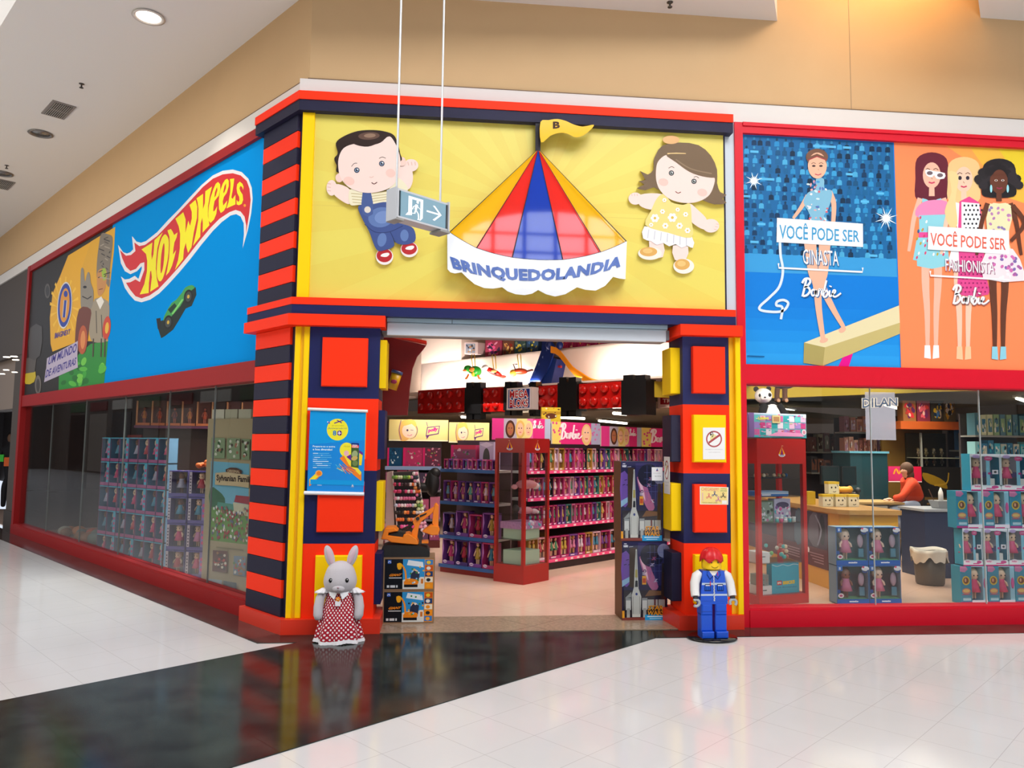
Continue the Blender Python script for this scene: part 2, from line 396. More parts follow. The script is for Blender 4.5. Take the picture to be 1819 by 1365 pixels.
# wall between the windows and the posters, seen from inside the store
b = MB(); b.box(2.8, 12, .1, .2, 2.2, 7.5, mat('#c9a93a', rough=.7)); struct(b.build('wall_front_inside'))
b = MB(); lw_box(b, .1, 16, 2.2, 7.5, -.2, -.1, mat('#8c7c70', rough=.7)); struct(b.build('wall_left_inside'))
# roller shutter box over the entrance
b = MB(); b.box(-.62, 2.3, -.02, .30, 2.725, 2.87, mat('#5a6a88', rough=.5)); b.box(-.47, 2.07, -.06, .30, 2.677, 2.719, mat('#b4ccd8', rough=.3, metal=.3)); b.box(-.47, 2.07, -.01, .05, 2.575, 2.677, mat('#d4dae2', rough=.4)); b.box(-.52, 2.12, .05, .34, 2.60, 2.69, mat('#8a9098', rough=.4))
b.box(-.47, 2.07, -.063, -.06, 2.677, 2.682, mat('#3c4854')); b.box(.1, .106, -.063, -.06, 2.68, 2.715, mat('#4c5864'))
struct(b.build('door_1_shutter_box'))

# ---------------------------------------------------------------- store shell
wallw = mat('#e4d3c8', rough=.75)
DB = onp(1112, 703, CAM+CF*11.4, CF)            # a point on the bulkhead
BN = -NL                                        # its normal, towards the entrance
def BP(px, py, off=0): return onp(px, py, DB-NL*off, NL)
def bt(px, py): return (BP(px, py)-DB).dot(DL), BP(px, py).z
tL, zb = bt(747, 698); tR = bt(1235, 700)[0]
zband0, zband1 = bt(1112, 727)[1], bt(1112, 680)[1]
def BW(t, z, off=0): return V3((DB.x, DB.y, 0))+DL*t-NL*off+V3((0, 0, z))
zl = bt(957, 624)[1]
b = MB()
b.hexa([BW(tR, zband1, 0), BW(tL, zband1, 0), BW(tL, zband1, -.2), BW(tR, zband1, -.2)], [BW(tR, zl, 0), BW(tL, zl, 0), BW(tL, zl, -.2), BW(tR, zl, -.2)], wallw)
b.hexa([BW(tR, zl-.03, 0), BW(tL, zl-.03, 0), BW(tL, zl-.03, -1.0), BW(tR, zl-.03, -1.0)], [BW(tR, zl, 0), BW(tL, zl, 0), BW(tL, zl, -1.0), BW(tR, zl, -1.0)], wallw)
b.hexa([BW(tR, zl, -1.0), BW(tL, zl, -1.0), BW(tL, zl, -1.1), BW(tR, zl, -1.1)], [BW(tR, 5.2, -1.0), BW(tL, 5.2, -1.0), BW(tL, 5.2, -1.1), BW(tR, 5.2, -1.1)], mat('#6b5a4e'))
tM = bt(835, 640)[0]
prof = [BW(tL, 0, 0), BW(tL, 0, -1.0), BW(tM-.15, 0, -1.0), BW(tM, 0, -.5), BW(tM+.25, 0, 0)]
b.prism([p+V3((0, 0, zband1)) for p in prof], (0, 0, 5.2-zband1), wallw)
b.hexa([BW(tL+.001, zband1-.06, .0), BW(tL+2.5, zband1-.06, .0), BW(tL+2.5, zband1-.06, -.3), BW(tL+.001, zband1-.06, -.3)], [BW(tL+.001, 5.2, .0), BW(tL+2.5, 5.2, .0), BW(tL+2.5, 5.2, -.3), BW(tL+.001, 5.2, -.3)], mat('#b09a8c', rough=.8))
struct(b.build('wall_store_bulkhead'))
b = MB(); lowc = mat('#8f8674', rough=.8)
b.prism([BW(tR, zband0-.02, .2), BW(9, zband0-.02, .2), BW(9, zband0-.02, -7), BW(tR, zband0-.02, -7)], (0, 0, .1), lowc)
struct(b.build('ceiling_store_low'))
b = MB(); b.prism([(2.45, .2, 2.52), (11, .2, 2.52), (11, 9, 2.52), (4.2, 9, 2.52)], (0, 0, .1), mat('#8a7a58', rough=.8)); struct(b.build('ceiling_store_right'))
b = MB(); b.prism([(-.75, .4, 2.56), (-1.0, .3, 2.56), (-11, 12, 2.56), (-5, 12, 2.56), (-1.8, 4.5, 2.56)], (0, 0, .1), mat('#5c534c', rough=.8)); struct(b.build('ceiling_store_left'))
b = MB(); b.prism([(-1.2, .35, 5.2), (3.2, .35, 5.2), (7, 8, 5.2), (-6, 9, 5.2)], (0, 0, .1), mat('#a89888')); struct(b.build('ceiling_store_high'))
b = MB(); b.box(-6.5, 11.2, 11.6, 11.9, 0, 5.3, mat('#7a6a60', rough=.8)); b.box(11, 11.3, .2, 11.9, 0, 5.3, mat('#6a5a50', rough=.8)); b.prism([(2.62, .36, 2.2), (5.4, 6.5, 2.2), (5.4, 6.5, 5.2), (2.62, .36, 5.2)], (.08, 0, 0), wallw); struct(b.build('wall_store_back'))

# far end of the corridor: the neighbouring dark shop front
b = MB(); dk = mat('#4b423c', rough=.7)
lw_box(b, 9.5, 22, 3.15, 4.69, -.05, .01, dk); lw_box(b, 9.5, 10.2, 0, 3.2, -.2, .0, dk); lw_box(b, 9.5, 10.2, 0, .35, -.2, .03, mat('#3a322e'))
struct(b.build('wall_neighbour'))
b = MB(); lw_box(b, 9.45, 30, 0, 3.1, -4.0, -3.8, mat('#2a2220')); lw_box(b, 29.8, 30, 0, 3.1, -3.9, -.3, mat('#2a2220')); lw_box(b, 9.45, 30, 2.72, 2.8, -4.0, -.2, mat('#8a8078')); lw_box(b, 9.5, 9.6, 0, 3.1, -4.0, -.2, mat('#3a1f1c')); lw_box(b, 11.0, 11.15, 0, 2.2, -3.8, -3.7, mat('#6a6660'))
struct(b.build('wall_neighbour_inside'))

# the hall behind the photographer: far wall with its big arched window (what the gloss reflects)
b = MB(); hw = mat('#8d8a86', rough=.8)
b.box(-16, 34, -17.2, -17, 0, 13, hw)
for x0 in (-14, -8.4, -2.8, 2.8, 8.4, 14, 19.6, 25.2): b.box(x0, x0+4.2, -17, -16.95, .1, 3.2, mat('#2a2a2c', rough=.3)); b.box(x0, x0+4.2, -17, -16.9, 3.2, 3.9, mat('#d8d4cc', rough=.4))
struct(b.build('wall_hall'))
b = MB(); ar = [(.3, 6.6), (6.9, 6.6)]+[(3.6+3.3*math.cos(t*math.pi/12), 7.6+1.5*math.sin(t*math.pi/12)) for t in range(13)]
b.prism([(x, -16.99, z) for x, z in ar], (0, .03, 0), mat('#e6efff', emit=3.6)); struct(b.build('window_11'))
b = MB()
for i in range(7): x = .6+1.0*i; b.box(x-.06, x+.06, -16.955, -16.88, 6.6, 7.6+1.5*math.sqrt(max(0, 1-((x-3.6)/3.3)**2)), mat('#8a8682'))
for z in (7.1, 7.7, 8.3): b.box(.4, 6.8, -16.955, -16.9, z, z+.08, mat('#8a8682'))
struct(b.build('window_11_mullions'))
b = MB(); b.prism([LW(-3, 0, 9), LW(44, 0, 9), LW(44, 5.8, 9), LW(-3, 5.8, 9)], -NL*.2, mat('#5b524b', rough=.7))
for i in range(12):
    t0 = .5+i*3.4; b.hexa([LW(t0, .1, 8.97), LW(t0+2.6, .1, 8.97), LW(t0+2.6, .1, 9), LW(t0, .1, 9)], [LW(t0, 3.0, 8.97), LW(t0+2.6, 3.0, 8.97), LW(t0+2.6, 3.0, 9), LW(t0, 3.0, 9)], mat(['#1e1d20', '#8d8378', '#2a2322'][i % 3], rough=.3))
    b.hexa([LW(t0, 3.15, 8.95), LW(t0+2.6, 3.15, 8.95), LW(t0+2.6, 3.15, 9), LW(t0, 3.15, 9)], [LW(t0, 3.6, 8.95), LW(t0+2.6, 3.6, 8.95), LW(t0+2.6, 3.6, 9), LW(t0, 3.6, 9)], mat(['#b9b2a6', '#6b1f1a', '#3f5a3c'][i % 3], rough=.5))
b.prism([LW(44, 0, -1), LW(44, 0, 9), LW(44, 5.8, 9), LW(44, 5.8, -1)], DL*.2, mat('#3a3430', rough=.7)); b.hexa([LW(43.9, .2, 2.2), LW(43.9, .2, 3.6), LW(43.95, .2, 3.6), LW(43.95, .2, 2.2)], [LW(43.9, 4.6, 2.2), LW(43.9, 4.6, 3.6), LW(43.95, 4.6, 3.6), LW(43.95, 4.6, 2.2)], mat('#e8ecf0', emit=1.6))
struct(b.build('wall_opposite'))
b = MB(); lw_box(b, 14.5, 44, 0, 4.69, -.3, .0, mat('#453c36', rough=.6))
for k in range(8): lw_box(b, 15.3+k*3.5, 18+k*3.5, .1, 3.0, .0, .01, mat(['#1b191b', '#5a4e44', '#241d1c'][k % 3], rough=.3))
struct(b.build('wall_far_shops'))

# ================================================================ THE RED-YELLOW-BLUE ENTRANCE
def corner(a): return (K0.x-.469*a, -a)
def lcorner(t, a): q = K0+DL*t-NL*a; return (q.x, q.y)
B_ = .645; Z0 = .13; ZT = 2.62; BH = (ZT-Z0)/4; SH = (ZT-Z0)/16
# left pillar
lp_ = thing('entrance_pillar', 'wide corner pillar left of the entrance, with orange and navy stripes on its left side', 'pillar', (-.9, .1, 0))
b = MB(); a = .125
b.prism([(x, y, 0) for x, y in [corner(a), (-.46, -a), (-.46, .36), (-.62, .40), lcorner(.70, -.02), lcorner(.70, a)]], (0, 0, Z0), mat('#e0341c', rough=.4)); b.build('plinth', lp_)
a = .06
b = MB(); b.prism([(x, y, Z0) for x, y in [corner(a), (-.53, -a), (-.53, .33), lcorner(.6, -.03), lcorner(.66, a)]], (0, 0, ZT-Z0), NAVD); b.build('core', lp_)
for i in range(4):
    z = Z0+i*BH; m = [ORG, NAVY, ORG, NAVY][i]
    b = MB(); b.prism([(-1.128, -.075, z), (-.525, -.075, z), (-.525, -.075, z+BH), (-1.128, -.075, z+BH)], (0, .41, 0), m); blk = b.build('block', lp_, label='orange block' if m is ORG else 'navy block')
    sq = [YEL, ORG, YEL, ORG][i]
    b = MB(); b.box(-1.015, -.625, -.115, -.07, z+.10, z+BH-.095, sq, .008); b.build('raised_square', blk)
    b = MB(); b.box(-.53, -.468, -.02, .26, z+.10, z+BH-.095, [NAVY, YEL, NAVY, YEL][i]); b.build('side_square', blk)
for i in range(16):
    z = Z0+i*SH; m = NAVD if i % 2 == 0 else ORG
    b = MB(); b.prism([LW(.03, z+.002, .085), LW(.665, z+.002, .085), LW(.665, z+SH-.002, .085), LW(.03, z+SH-.002, .085)], NL*.03, m, .003); b.build('stripe', lp_, label='navy stripe' if i % 2 == 0 else 'orange stripe')
b = MB(); b.box(-1.253, -1.205, -.085, -.05, Z0, ZT, YEL, .006); b.box(-1.178, -1.130, -.085, -.05, Z0, ZT, YEL, .006); b.box(-1.24, -1.14, -.062, -.04, Z0, ZT, YELD); b.build('yellow_corner_strip', lp_)
b = MB(); a = .17
b.prism([(x, y, ZT) for x, y in [corner(a), (-.478, -a), (-.478, .36), lcorner(.74, -.02), lcorner(.74, a)]], (0, 0, .098), ORG); b.build('capital', lp_)
# right pillar
rp_ = thing('entrance_pillar', 'narrower pillar right of the entrance, faced with navy and orange blocks', 'pillar', (2.45, .1, 0))
b = MB(); b.prism([(x, y, 0) for x, y in [(2.09, .36), (2.14, -.135), (2.73, -.135), (2.73, .3)]], (0, 0, Z0), mat('#e0341c', rough=.4)); b.build('plinth', rp_)
for i in range(4):
    z = Z0+i*BH; m = [ORG, NAVY, ORG, NAVY][i]
    b = MB(); b.prism([(2.205, -.07, z), (2.64, -.07, z), (2.64, -.07, z+BH), (2.205, -.07, z+BH)], (0, .40, 0), m); blk = b.build('block', rp_, label='orange block' if m is ORG else 'navy block')
    b = MB(); b.box(2.285, 2.585, -.135, -.06, z+.10, z+BH-.095, [YEL, ORG, YEL, ORG][i], .008); b.build('raised_square', blk)
    b = MB(); b.box(2.115, 2.21, .0, .26, z+.10, z+BH-.095, [NAVD, YEL, NAVD, YEL][i], .006); b.build('side_square', blk)
b = MB(); b.box(2.64, 2.735, -.075, -.03, Z0, ZT, YELD); b.box(2.685, 2.735, -.12, -.07, Z0, ZT, YEL, .006); b.build('yellow_corner_strip', rp_)
b = MB(); b.prism([(x, y, ZT) for x, y in [(2.08, .34), (2.155, -.175), (2.735, -.175), (2.735, .3)]], (0, 0, .098), ORG); b.build('capital', rp_)
# fascia
fa = thing('shop_fascia', 'big yellow sign box over the entrance with striped orange and navy cornices', 'sign', (.7, 0, 2.72))
def corn(z0, z1, a, m, name, x1=2.69, tl=.76):
    b = MB(); b.prism([(x, y, z0) for x, y in [corner(a), (x1, -a), (x1, -.004), corner(.004), lcorner(tl, .004), lcorner(tl, a)]], (0, 0, z1-z0), m)
    return b.build(name, fa, label=('orange band' if m is ORG else 'navy band'))
ORGC = ORG
corn(2.805, 2.868, .135, ORG, 'lower_cornice'); corn(2.72, 2.805, .13, NAVY, 'lower_cornice')
corn(4.645, 4.722, .135, ORG, 'upper_cornice'); corn(4.548, 4.645, .125, NAVD, 'upper_cornice')
b = MB(); b.box(-1.0, 2.64, -.045, -.004, 2.868, 4.56, NAVD); b.build('backing', fa)
b = MB(); b.prism([LW(.0, 2.868, .055), LW(.66, 2.868, .055), LW(.66, 4.56, .055), LW(.0, 4.56, .055)], NL*.045, NAVD); b.build('backing', fa)
n_ = 11; sh = (4.548-2.868)/n_
for i in range(n_):
    z = 2.868+i*sh
    b = MB(); b.prism([LW(.03, z+.002, .085), LW(.665, z+.002, .085), LW(.665, z+sh-.002, .085), LW(.03, z+sh-.002, .085)], NL*.03, NAVD if i % 2 == 0 else ORG, .003); b.build('stripe', fa, label='dark stripe' if i % 2 == 0 else 'orange stripe')
b = MB(); b.box(-1.255, -1.15, -.085, -.045, 2.868, 4.548, YEL, .006); b.build('yellow_corner_strip', fa)
# sunburst panel
pm = bpy.data.materials.new('sunburst_print'); pm.use_nodes = True; N = pm.node_tree.nodes; L = pm.node_tree.links; bs = N['Principled BSDF']; bs.inputs['Roughness'].default_value = .38
g = N.new('ShaderNodeNewGeometry'); sp = N.new('ShaderNodeSeparateXYZ'); L.new(g.outputs['Position'], sp.inputs[0])
def mm(op, a, b=0.0):
    n = N.new('ShaderNodeMath'); n.operation = op
    for i, q in enumerate((a, b)):
        if isinstance(q, (int, float)): n.inputs[i].default_value = q
        else: L.new(q, n.inputs[i])
    return n.outputs[0]
an = mm('ARCTAN2', mm('SUBTRACT', sp.outputs[2], 3.75), mm('SUBTRACT', sp.outputs[0], .85)); w_ = mm('SINE', mm('MULTIPLY', an, 22.0))
sm_ = mm('GREATER_THAN', w_, 0.0)
rr = mm('MULTIPLY', sm_, .55)
mx = N.new('ShaderNodeMix'); mx.data_type = 'RGBA'; L.new(rr, mx.inputs[0]); mx.inputs[6].default_value = (*rgb('#e4d45e'), 1); mx.inputs[7].default_value = (*rgb('#e1ca53'), 1)
L.new(mx.outputs[2], bs.inputs['Base Color'])
b = MB(); b.box(-1.15, 2.62, -.055, -.046, 2.868, 4.548, pm)
for z in (3.71,): b.box(-1.15, 2.62, -.0556, -.054, z, z+.003, mat('#d8c25a'))
b.build('sunburst_panel', fa, label='yellow panel printed with pale rays')
# ================================================================ SIGNS AND POSTERS ON THE FACADE
def art_front(base, ox=0, oy=0, s=1, **k): return Art(lambda u, v, o: FP(ox+u/s, oy+v/s, base+o), **k)
def art_left(base, ox=0, oy=0, s=1, **k): return Art(lambda u, v, o: LP(ox+u/s, oy+v/s, base+o), **k)
B_STROKES = [([(.10, .98), (.07, .6), (.02, .10)], 1.1), ([(0, .76), (.06, .97), (.16, 1.0), (.2, .85), (.13, .64), (.06, .58), (.16, .56), (.2, .38), (.13, .18), (.04, .12)], 1.1),
    ([(.33, .42), (.27, .46), (.24, .3), (.27, .16), (.33, .24), (.345, .46), (.345, .22), (.38, .14), (.41, .22), (.425, .5), (.46, .46), (.50, .5), (.49, .3), (.52, .18)], .9),
    ([(.60, .97), (.565, .6), (.54, .16), (.6, .13), (.645, .3), (.61, .44), (.56, .34)], .95), ([(.69, .46), (.685, .2), (.72, .15), (.76, .26), (.82, .36), (.825, .47), (.78, .46), (.765, .28), (.80, .14), (.87, .17), (.97, .34)], .9), ([(.70, .64), (.71, .70)], 1.3)]
def script(a, quad, col, w):
    bl, br, tr, tl = quad
    def q(x, y): return ((1-y)*((1-x)*bl[0]+x*br[0])+y*((1-x)*tl[0]+x*tr[0]), (1-y)*((1-x)*bl[1]+x*br[1])+y*((1-x)*tl[1]+x*tr[1]))
    for pts, k in B_STROKES: a.line([q(*p) for p in pts], w*k, col, sm=4)
def doll_print(a, x, y, h, skin, hair, dress, shoe, w=1.0, hairlen=.26, style=0):
    """a printed standing figure: (x, y) is the chin, h the full height in art units"""
    k = h
    hw = .055*k*w
    a.poly([(x-hw*1.35, y-.135*k), (x, y-.165*k), (x+hw*1.35, y-.135*k), (x+hw*1.5, y-.04*k), (x+hw*1.3, y+hairlen*k*.55), (x-hw*1.3, y+hairlen*k*.55), (x-hw*1.5, y-.04*k)], hair, sm=4)
    a.poly([(x-.012*k, y-.01*k), (x+.012*k, y-.01*k), (x+.014*k, y+.045*k), (x-.014*k, y+.045*k)], skin)
    for s in (-1, 1):
        a.line([(x+s*.055*k, y+.055*k), (x+s*.085*k, y+.15*k), (x+s*.10*k, y+.25*k), (x+s*.11*k, y+.31*k)], [.026*k, .014*k], skin, sm=4)
        a.line([(x+s*.026*k, y+.27*k), (x+s*.03*k, y+.45*k), (x+s*.022*k, y+.60*k), (x+s*.02*k, y+.77*k)], [.046*k, .018*k], skin, sm=4)
        a.poly([(x+s*.008*k, y+.76*k), (x+s*.034*k, y+.76*k), (x+s*.036*k, y+.82*k), (x+s*.004*k, y+.825*k)], shoe)
    a.ell(x, y-.055*k, hw*.82, .062*k, skin)
    for s in (-1, 1):
        a.ell(x+s*hw*.36, y-.062*k, hw*.17, .010*k, '#2a2430'); a.line([(x+s*hw*.15, y-.082*k), (x+s*hw*.38, y-.088*k), (x+s*hw*.6, y-.08*k)], .004*k, '#5a4030')
    a.line([(x-.003*k, y-.045*k), (x+.003*k, y-.036*k)], .004*k, '#c08a70'); a.line([(x-hw*.28, y-.022*k), (x, y-.017*k), (x+hw*.28, y-.022*k)], .007*k, '#c63a5c')
    a.poly([(x-hw*.85, y-.07*k), (x-hw*.7, y-.11*k), (x, y-.125*k), (x+hw*.7, y-.11*k), (x+hw*.85, y-.07*k), (x+hw*1.0, y-.12*k), (x, y-.16*k), (x-hw*1.0, y-.12*k)], hair)
    a.poly([(x-.045*k, y+.055*k), (x, y+.075*k), (x+.045*k, y+.055*k), (x+.042*k, y+.15*k), (x+.03*k, y+.19*k), (x+.055*k, y+.27*k), (x+.07*k, y+.38*k), (x-.07*k, y+.38*k), (x-.055*k, y+.27*k), (x-.03*k, y+.19*k), (x-.042*k, y+.15*k)], dress, sm=2)

# ---- right: blue gymnast poster, orange fashion poster
F6 = lambda u, v, o: FP(1300+u/2.844, 200+v/2.844, o)
zt, zb_ = 4.587, 2.382
def q6(x, z):     # facade metres -> art units of that crop
    v = V3((x, 0, z))-CAM; d = v.dot(CF); return ((CX+FPX*v.dot(CR)/d-1300)*2.844, (CY-FPX*v.dot(CU)/d-200)*2.844)
b = MB(); b.box(2.815, 4.352, -.012, .1, zb_, zt, mat('#1178cf', rough=.5, spec=.15))
a = Art(F6, b, .0125)
X0, X1 = 2.82, 4.35
def rz_(x0, x1, z0, z1, col, art): art.poly([q6(x0, z0), q6(x1, z0), q6(x1, z1), q6(x0, z1)], col)
rz_(X0, X1, 3.44, zt, '#1c5f94', a); rz_(X0, X1, 3.26, 3.44, '#3a97d2', a)
for i in range(5): rz_(X0, X1, zb_+i*.11, zb_+(i+1)*.11, ['#2b9be4', '#2494e0', '#1c8bdb', '#1683d6', '#137dd2'][i], a)
rnd = random.Random(5); keep_o = a.o
for r in range(13):
    z = 4.55-r*.088; a.o = keep_o+(r % 2)*.0015
    for i in range(19):
        x = 2.86+i*.079+rnd.uniform(-.015, .015)
        if x > 4.32: continue
        c = rnd.choice(['#123a5e', '#164a72', '#2b86bd', '#0f2f50', '#3a98cc', '#1a5b8a', '#4aa4d0', '#10283f'])
        u, v = q6(x, z); a.poly([(u-13, v+30), (u-12, v+8), (u-4, v+3), (u+4, v+3), (u+12, v+8), (u+13, v+30)], c); a.ell(u, v-4, 6, 8, rnd.choice(['#2c7fae', '#1b4e74', '#3b8ab5', '#123350']), n=8)
        if rnd.random() < .07: a.poly([(u-20, v+10), (u+22, v+12), (u+22, v+24), (u-20, v+22)], '#5ab4e0')
a.o = keep_o+.004
for cx, cy, R in ((112, 345, 46), (780, 535, 62)):
    for k in range(16):
        an = math.pi*k/8+.1; r2 = R*(1 if k % 2 else .55); a.poly([(cx+5*math.sin(an), cy-5*math.cos(an)), (cx-5*math.sin(an), cy+5*math.cos(an)), (cx+r2*math.cos(an), cy+r2*math.sin(an))], '#eaf8ff')
    a.ell(cx, cy, R*.24, R*.24, '#ffffff')
sk = '#e9b598'
# balance beam, ribbon, gymnast
a.poly([(365, 1163), (845, 975), (849, 1062), (470, 1187)], '#e6d9ac'); a.poly([(470, 1187), (849, 1062), (849, 1118), (460, 1281)], '#c3b272'); a.poly([(365, 1163), (470, 1187), (460, 1281), (362, 1266)], '#a89a5c')
a.poly([(560, 1238), (612, 1218), (590, 1287), (538, 1284)], '#e0128c')
a.line([(243, 640), (246, 720), (258, 800), (240, 880), (190, 935), (142, 980), (150, 1000), (215, 1008), (262, 1000), (285, 965), (262, 948), (230, 955), (226, 975), (255, 985), (248, 1045)], 13, '#d9e6ee', sm=5)
a.line([(395, 650), (410, 800), (430, 870), (440, 1000), (462, 1150)], [62, 40, 34, 30, 22], sk, sm=4); a.line([(470, 650), (462, 800), (455, 870), (505, 980), (565, 1085)], [60, 44, 36, 28, 20], sk, sm=4)
a.ell(465, 1152, 22, 12, sk, -.3); a.ell(558, 1098, 20, 14, sk, -.6)
a.line([(385, 420), (350, 480), (310, 535)], [26, 14], sk, sm=4); a.line([(492, 400), (515, 460), (512, 560)], [30, 20], sk, sm=4)
a.poly([(425, 335), (465, 335), (468, 385), (505, 395), (500, 450), (478, 520), (490, 600), (500, 660), (385, 660), (390, 600), (395, 520), (362, 455), (385, 405), (424, 385)], '#7fb6cf', sm=3)
for i in range(60):
    x = rnd.uniform(385, 488); y = rnd.uniform(350, 640); a.ell(x, y, rnd.uniform(4, 11), rnd.uniform(3, 7), rnd.choice(['#d4646e', '#f1e9ee', '#3f8fc4', '#e8a6a6', '#5b6cb0', '#c9e3ea']), rnd.uniform(0, 3), n=7)
a.ell(430, 225, 56, 42, '#6a4a3a'); a.ell(432, 268, 48, 66, sk); a.poly([(384, 260), (388, 225), (430, 208), (474, 225), (480, 262), (468, 235), (430, 224), (394, 236)], '#6a4a3a'); a.line([(386, 240), (430, 222), (478, 240)], 5, '#9a2f3c')
for s in (-1, 1): a.ell(432+s*18, 270, 9, 5, '#33262a'); a.line([(432+s*8, 258), (432+s*20, 253), (432+s*30, 259)], 3, '#6a4636')
a.line([(420, 311), (436, 316), (452, 310)], 5, '#c2455a'); a.line([(436, 285), (440, 292)], 3, '#c78d72')
# lettering
a.poly([(228, 532), (662, 562), (663, 680), (226, 655)], '#f3f3f3'); a.text('VOCÊ PODE SER', [(240, 638), (645, 656), (645, 582), (240, 548)], '#3f97c6', bold=.012)
a.text('GINASTA', [(364, 770), (545, 780), (541, 704), (362, 694)], '#2a5a8c', bold=.01); script(a, [(356, 944), (560, 949), (564, 854), (360, 842)], '#2a5a90', 10); a.text('GINASTA', [(360, 766), (541, 776), (537, 700), (358, 690)], '#f4f4f4', bold=.004)
a.line([(236, 762), (237, 785), (660, 806), (661, 784)], 9, '#f2f2f2'); script(a, [(352, 940), (556, 945), (560, 850), (356, 838)], '#f5f5f5', 10)
a.text('__________________', [(78, 1233), (165, 1236), (165, 1231), (78, 1228)], '#0f4f86')
tag(b.build('wall_poster'), 'large blue advertising poster of a gymnast figure on a balance beam, above the right window', 'poster', 'large posters on the facade')

b = MB(); b.box(4.354, 6.6, -.012, .1, zb_, zt, mat('#f98a58', rough=.5, spec=.15))
a = Art(F6, b, .0125)
a.poly([q6(4.9, zt), q6(6.6, zt), q6(6.6, 3.5)], '#f4a350'); a.poly([q6(5.15, zt), q6(6.6, zt), q6(6.6, 3.8), q6(5.5, 4.1)], '#efb845'); a.poly([q6(5.45, zt), q6(6.6, zt), q6(6.6, 4.0), q6(5.75, 4.15)], '#e8cc32')
def woman(x, chin, foot, skin, hair, dress, shoe, **k): doll_print(a, x, chin, (foot-chin)/.825, skin, hair, dress, shoe, **k)
# left woman: shorts suit and white glasses
woman(1010, 375, 1245, '#f0b9a0', '#5a1f2c', '#8fd0dc', '#f2f2f2', w=.95, hairlen=.12)
a.poly([(935, 480), (990, 445), (1085, 450), (1080, 520), (940, 530)], '#e48ab6', sm=3); a.poly([(945, 520), (1080, 515), (1078, 620), (948, 620)], '#8fd0dc'); a.rect(945, 605, 1080, 632, '#e24f97'); a.poly([(935, 632), (1085, 632), (1098, 745), (1012, 760), (915, 745)], '#8fd0dc')
for i in range(26): a.ell(rnd.uniform(930, 1080), rnd.uniform(530, 740), 5, 9, rnd.choice(['#d2426a', '#3a5a8a', '#f3f0f0', '#b9a03c']), .3, n=7)
a.poly([(978, 288), (1020, 296), (1076, 306), (1072, 334), (1034, 334), (1022, 316), (1010, 328), (984, 318)], '#f4f4f4', sm=2); a.ell(1000, 306, 15, 10, '#6a5a60'); a.ell(1052, 317, 15, 10, '#6a5a60')
# middle woman: blond, polka dots
woman(1172, 395, 1250, '#f4c9ae', '#e9c588', '#f2f2f2', '#f1c79a', w=.95, hairlen=.1)
a.poly([(1095, 300), (1110, 400), (1075, 500), (1110, 590), (1140, 560), (1130, 440), (1145, 320)], '#ecd093', sm=3)
a.poly([(1150, 450), (1250, 455), (1262, 600), (1290, 850), (1295, 920), (1150, 920), (1148, 760)], '#dd4b8c', sm=2); a.poly([(1160, 452), (1250, 460), (1262, 600), (1160, 600)], '#f3f3f3')
for r in range(6):
    for i in range(5): a.ell(1175+i*20+(r % 2)*8, 470+r*23, 5, 6, '#26262c', n=8)
for r in range(9):
    for i in range(7): a.ell(1160+i*20+(r % 2)*8, 730+r*22, 4, 4, '#8c1f5c', n=7)
# right woman: dark curly hair, floral dress
woman(1350, 402, 1250, '#5a3426', '#1f1c1e', '#e6e2b4', '#8fcfe0', w=1.0, hairlen=.04)
for i in range(34):
    an = rnd.uniform(2.6, 6.8); R = rnd.uniform(60, 105); a.ell(1350+R*math.cos(an)*1.02, 345+R*.8*math.sin(an), 24, 22, rnd.choice(['#1d1a1c', '#2a2629', '#232022']), n=10)
a.ell(1352, 350, 42, 62, '#5a3426')
for s in (-1, 1): a.ell(1352+s*17, 343, 8, 5, '#e8e0da'); a.ell(1352+s*17, 343, 4, 4, '#1a1214'); a.ell(1352+s*42, 385, 6, 20, '#9adbe6')
a.line([(1338, 380), (1352, 385), (1366, 380)], 7, '#8c2f4a')
a.poly([(1300, 470), (1350, 460), (1410, 470), (1400, 600), (1290, 600)], '#e6e2b4', sm=2); a.poly([(1290, 690), (1420, 690), (1476, 800), (1480, 850), (1270, 840)], '#efe3e6', sm=2)
for i in range(46): a.ell(rnd.uniform(1295, 1405), rnd.uniform(480, 600), 9, 7, rnd.choice(['#b77fb0', '#d58bb9', '#8f78b0']), rnd.uniform(0, 3), n=7) if i < 16 else a.ell(rnd.uniform(1285, 1465), rnd.uniform(700, 840), 10, 8, rnd.choice(['#a65fa0', '#d06fae', '#7f68a6', '#f4eef2']), rnd.uniform(0, 3), n=7)
a.line([(1418, 470), (1478, 560), (1410, 650)], [26, 18], '#5a3426', sm=4)
a.poly([(992, 574), (1400, 597), (1402, 717), (990, 692)], '#f3f3f3'); a.text('VOCÊ PODE SER', [(1003, 672), (1384, 696), (1384, 622), (1003, 590)], '#dc6450', bold=.012)
a.text('FASHIONISTA', [(1084, 804), (1332, 820), (1330, 760), (1082, 742)], '#9a5a78', bold=.012); script(a, [(1120, 982), (1308, 984), (1312, 890), (1122, 876)], '#8a5a5c', 10); a.text('FASHIONISTA', [(1080, 800), (1328, 816), (1326, 756), (1078, 738)], '#f4f4f4', bold=.004); a.line([(1003, 800), (1004, 824), (1404, 846), (1405, 822)], 9, '#f2f2f2')
script(a, [(1116, 978), (1304, 980), (1308, 886), (1118, 872)], '#f5f5f5', 10)
tag(b.build('wall_poster'), 'large orange advertising poster with three fashionable women, at the right edge', 'poster', 'large posters on the facade')

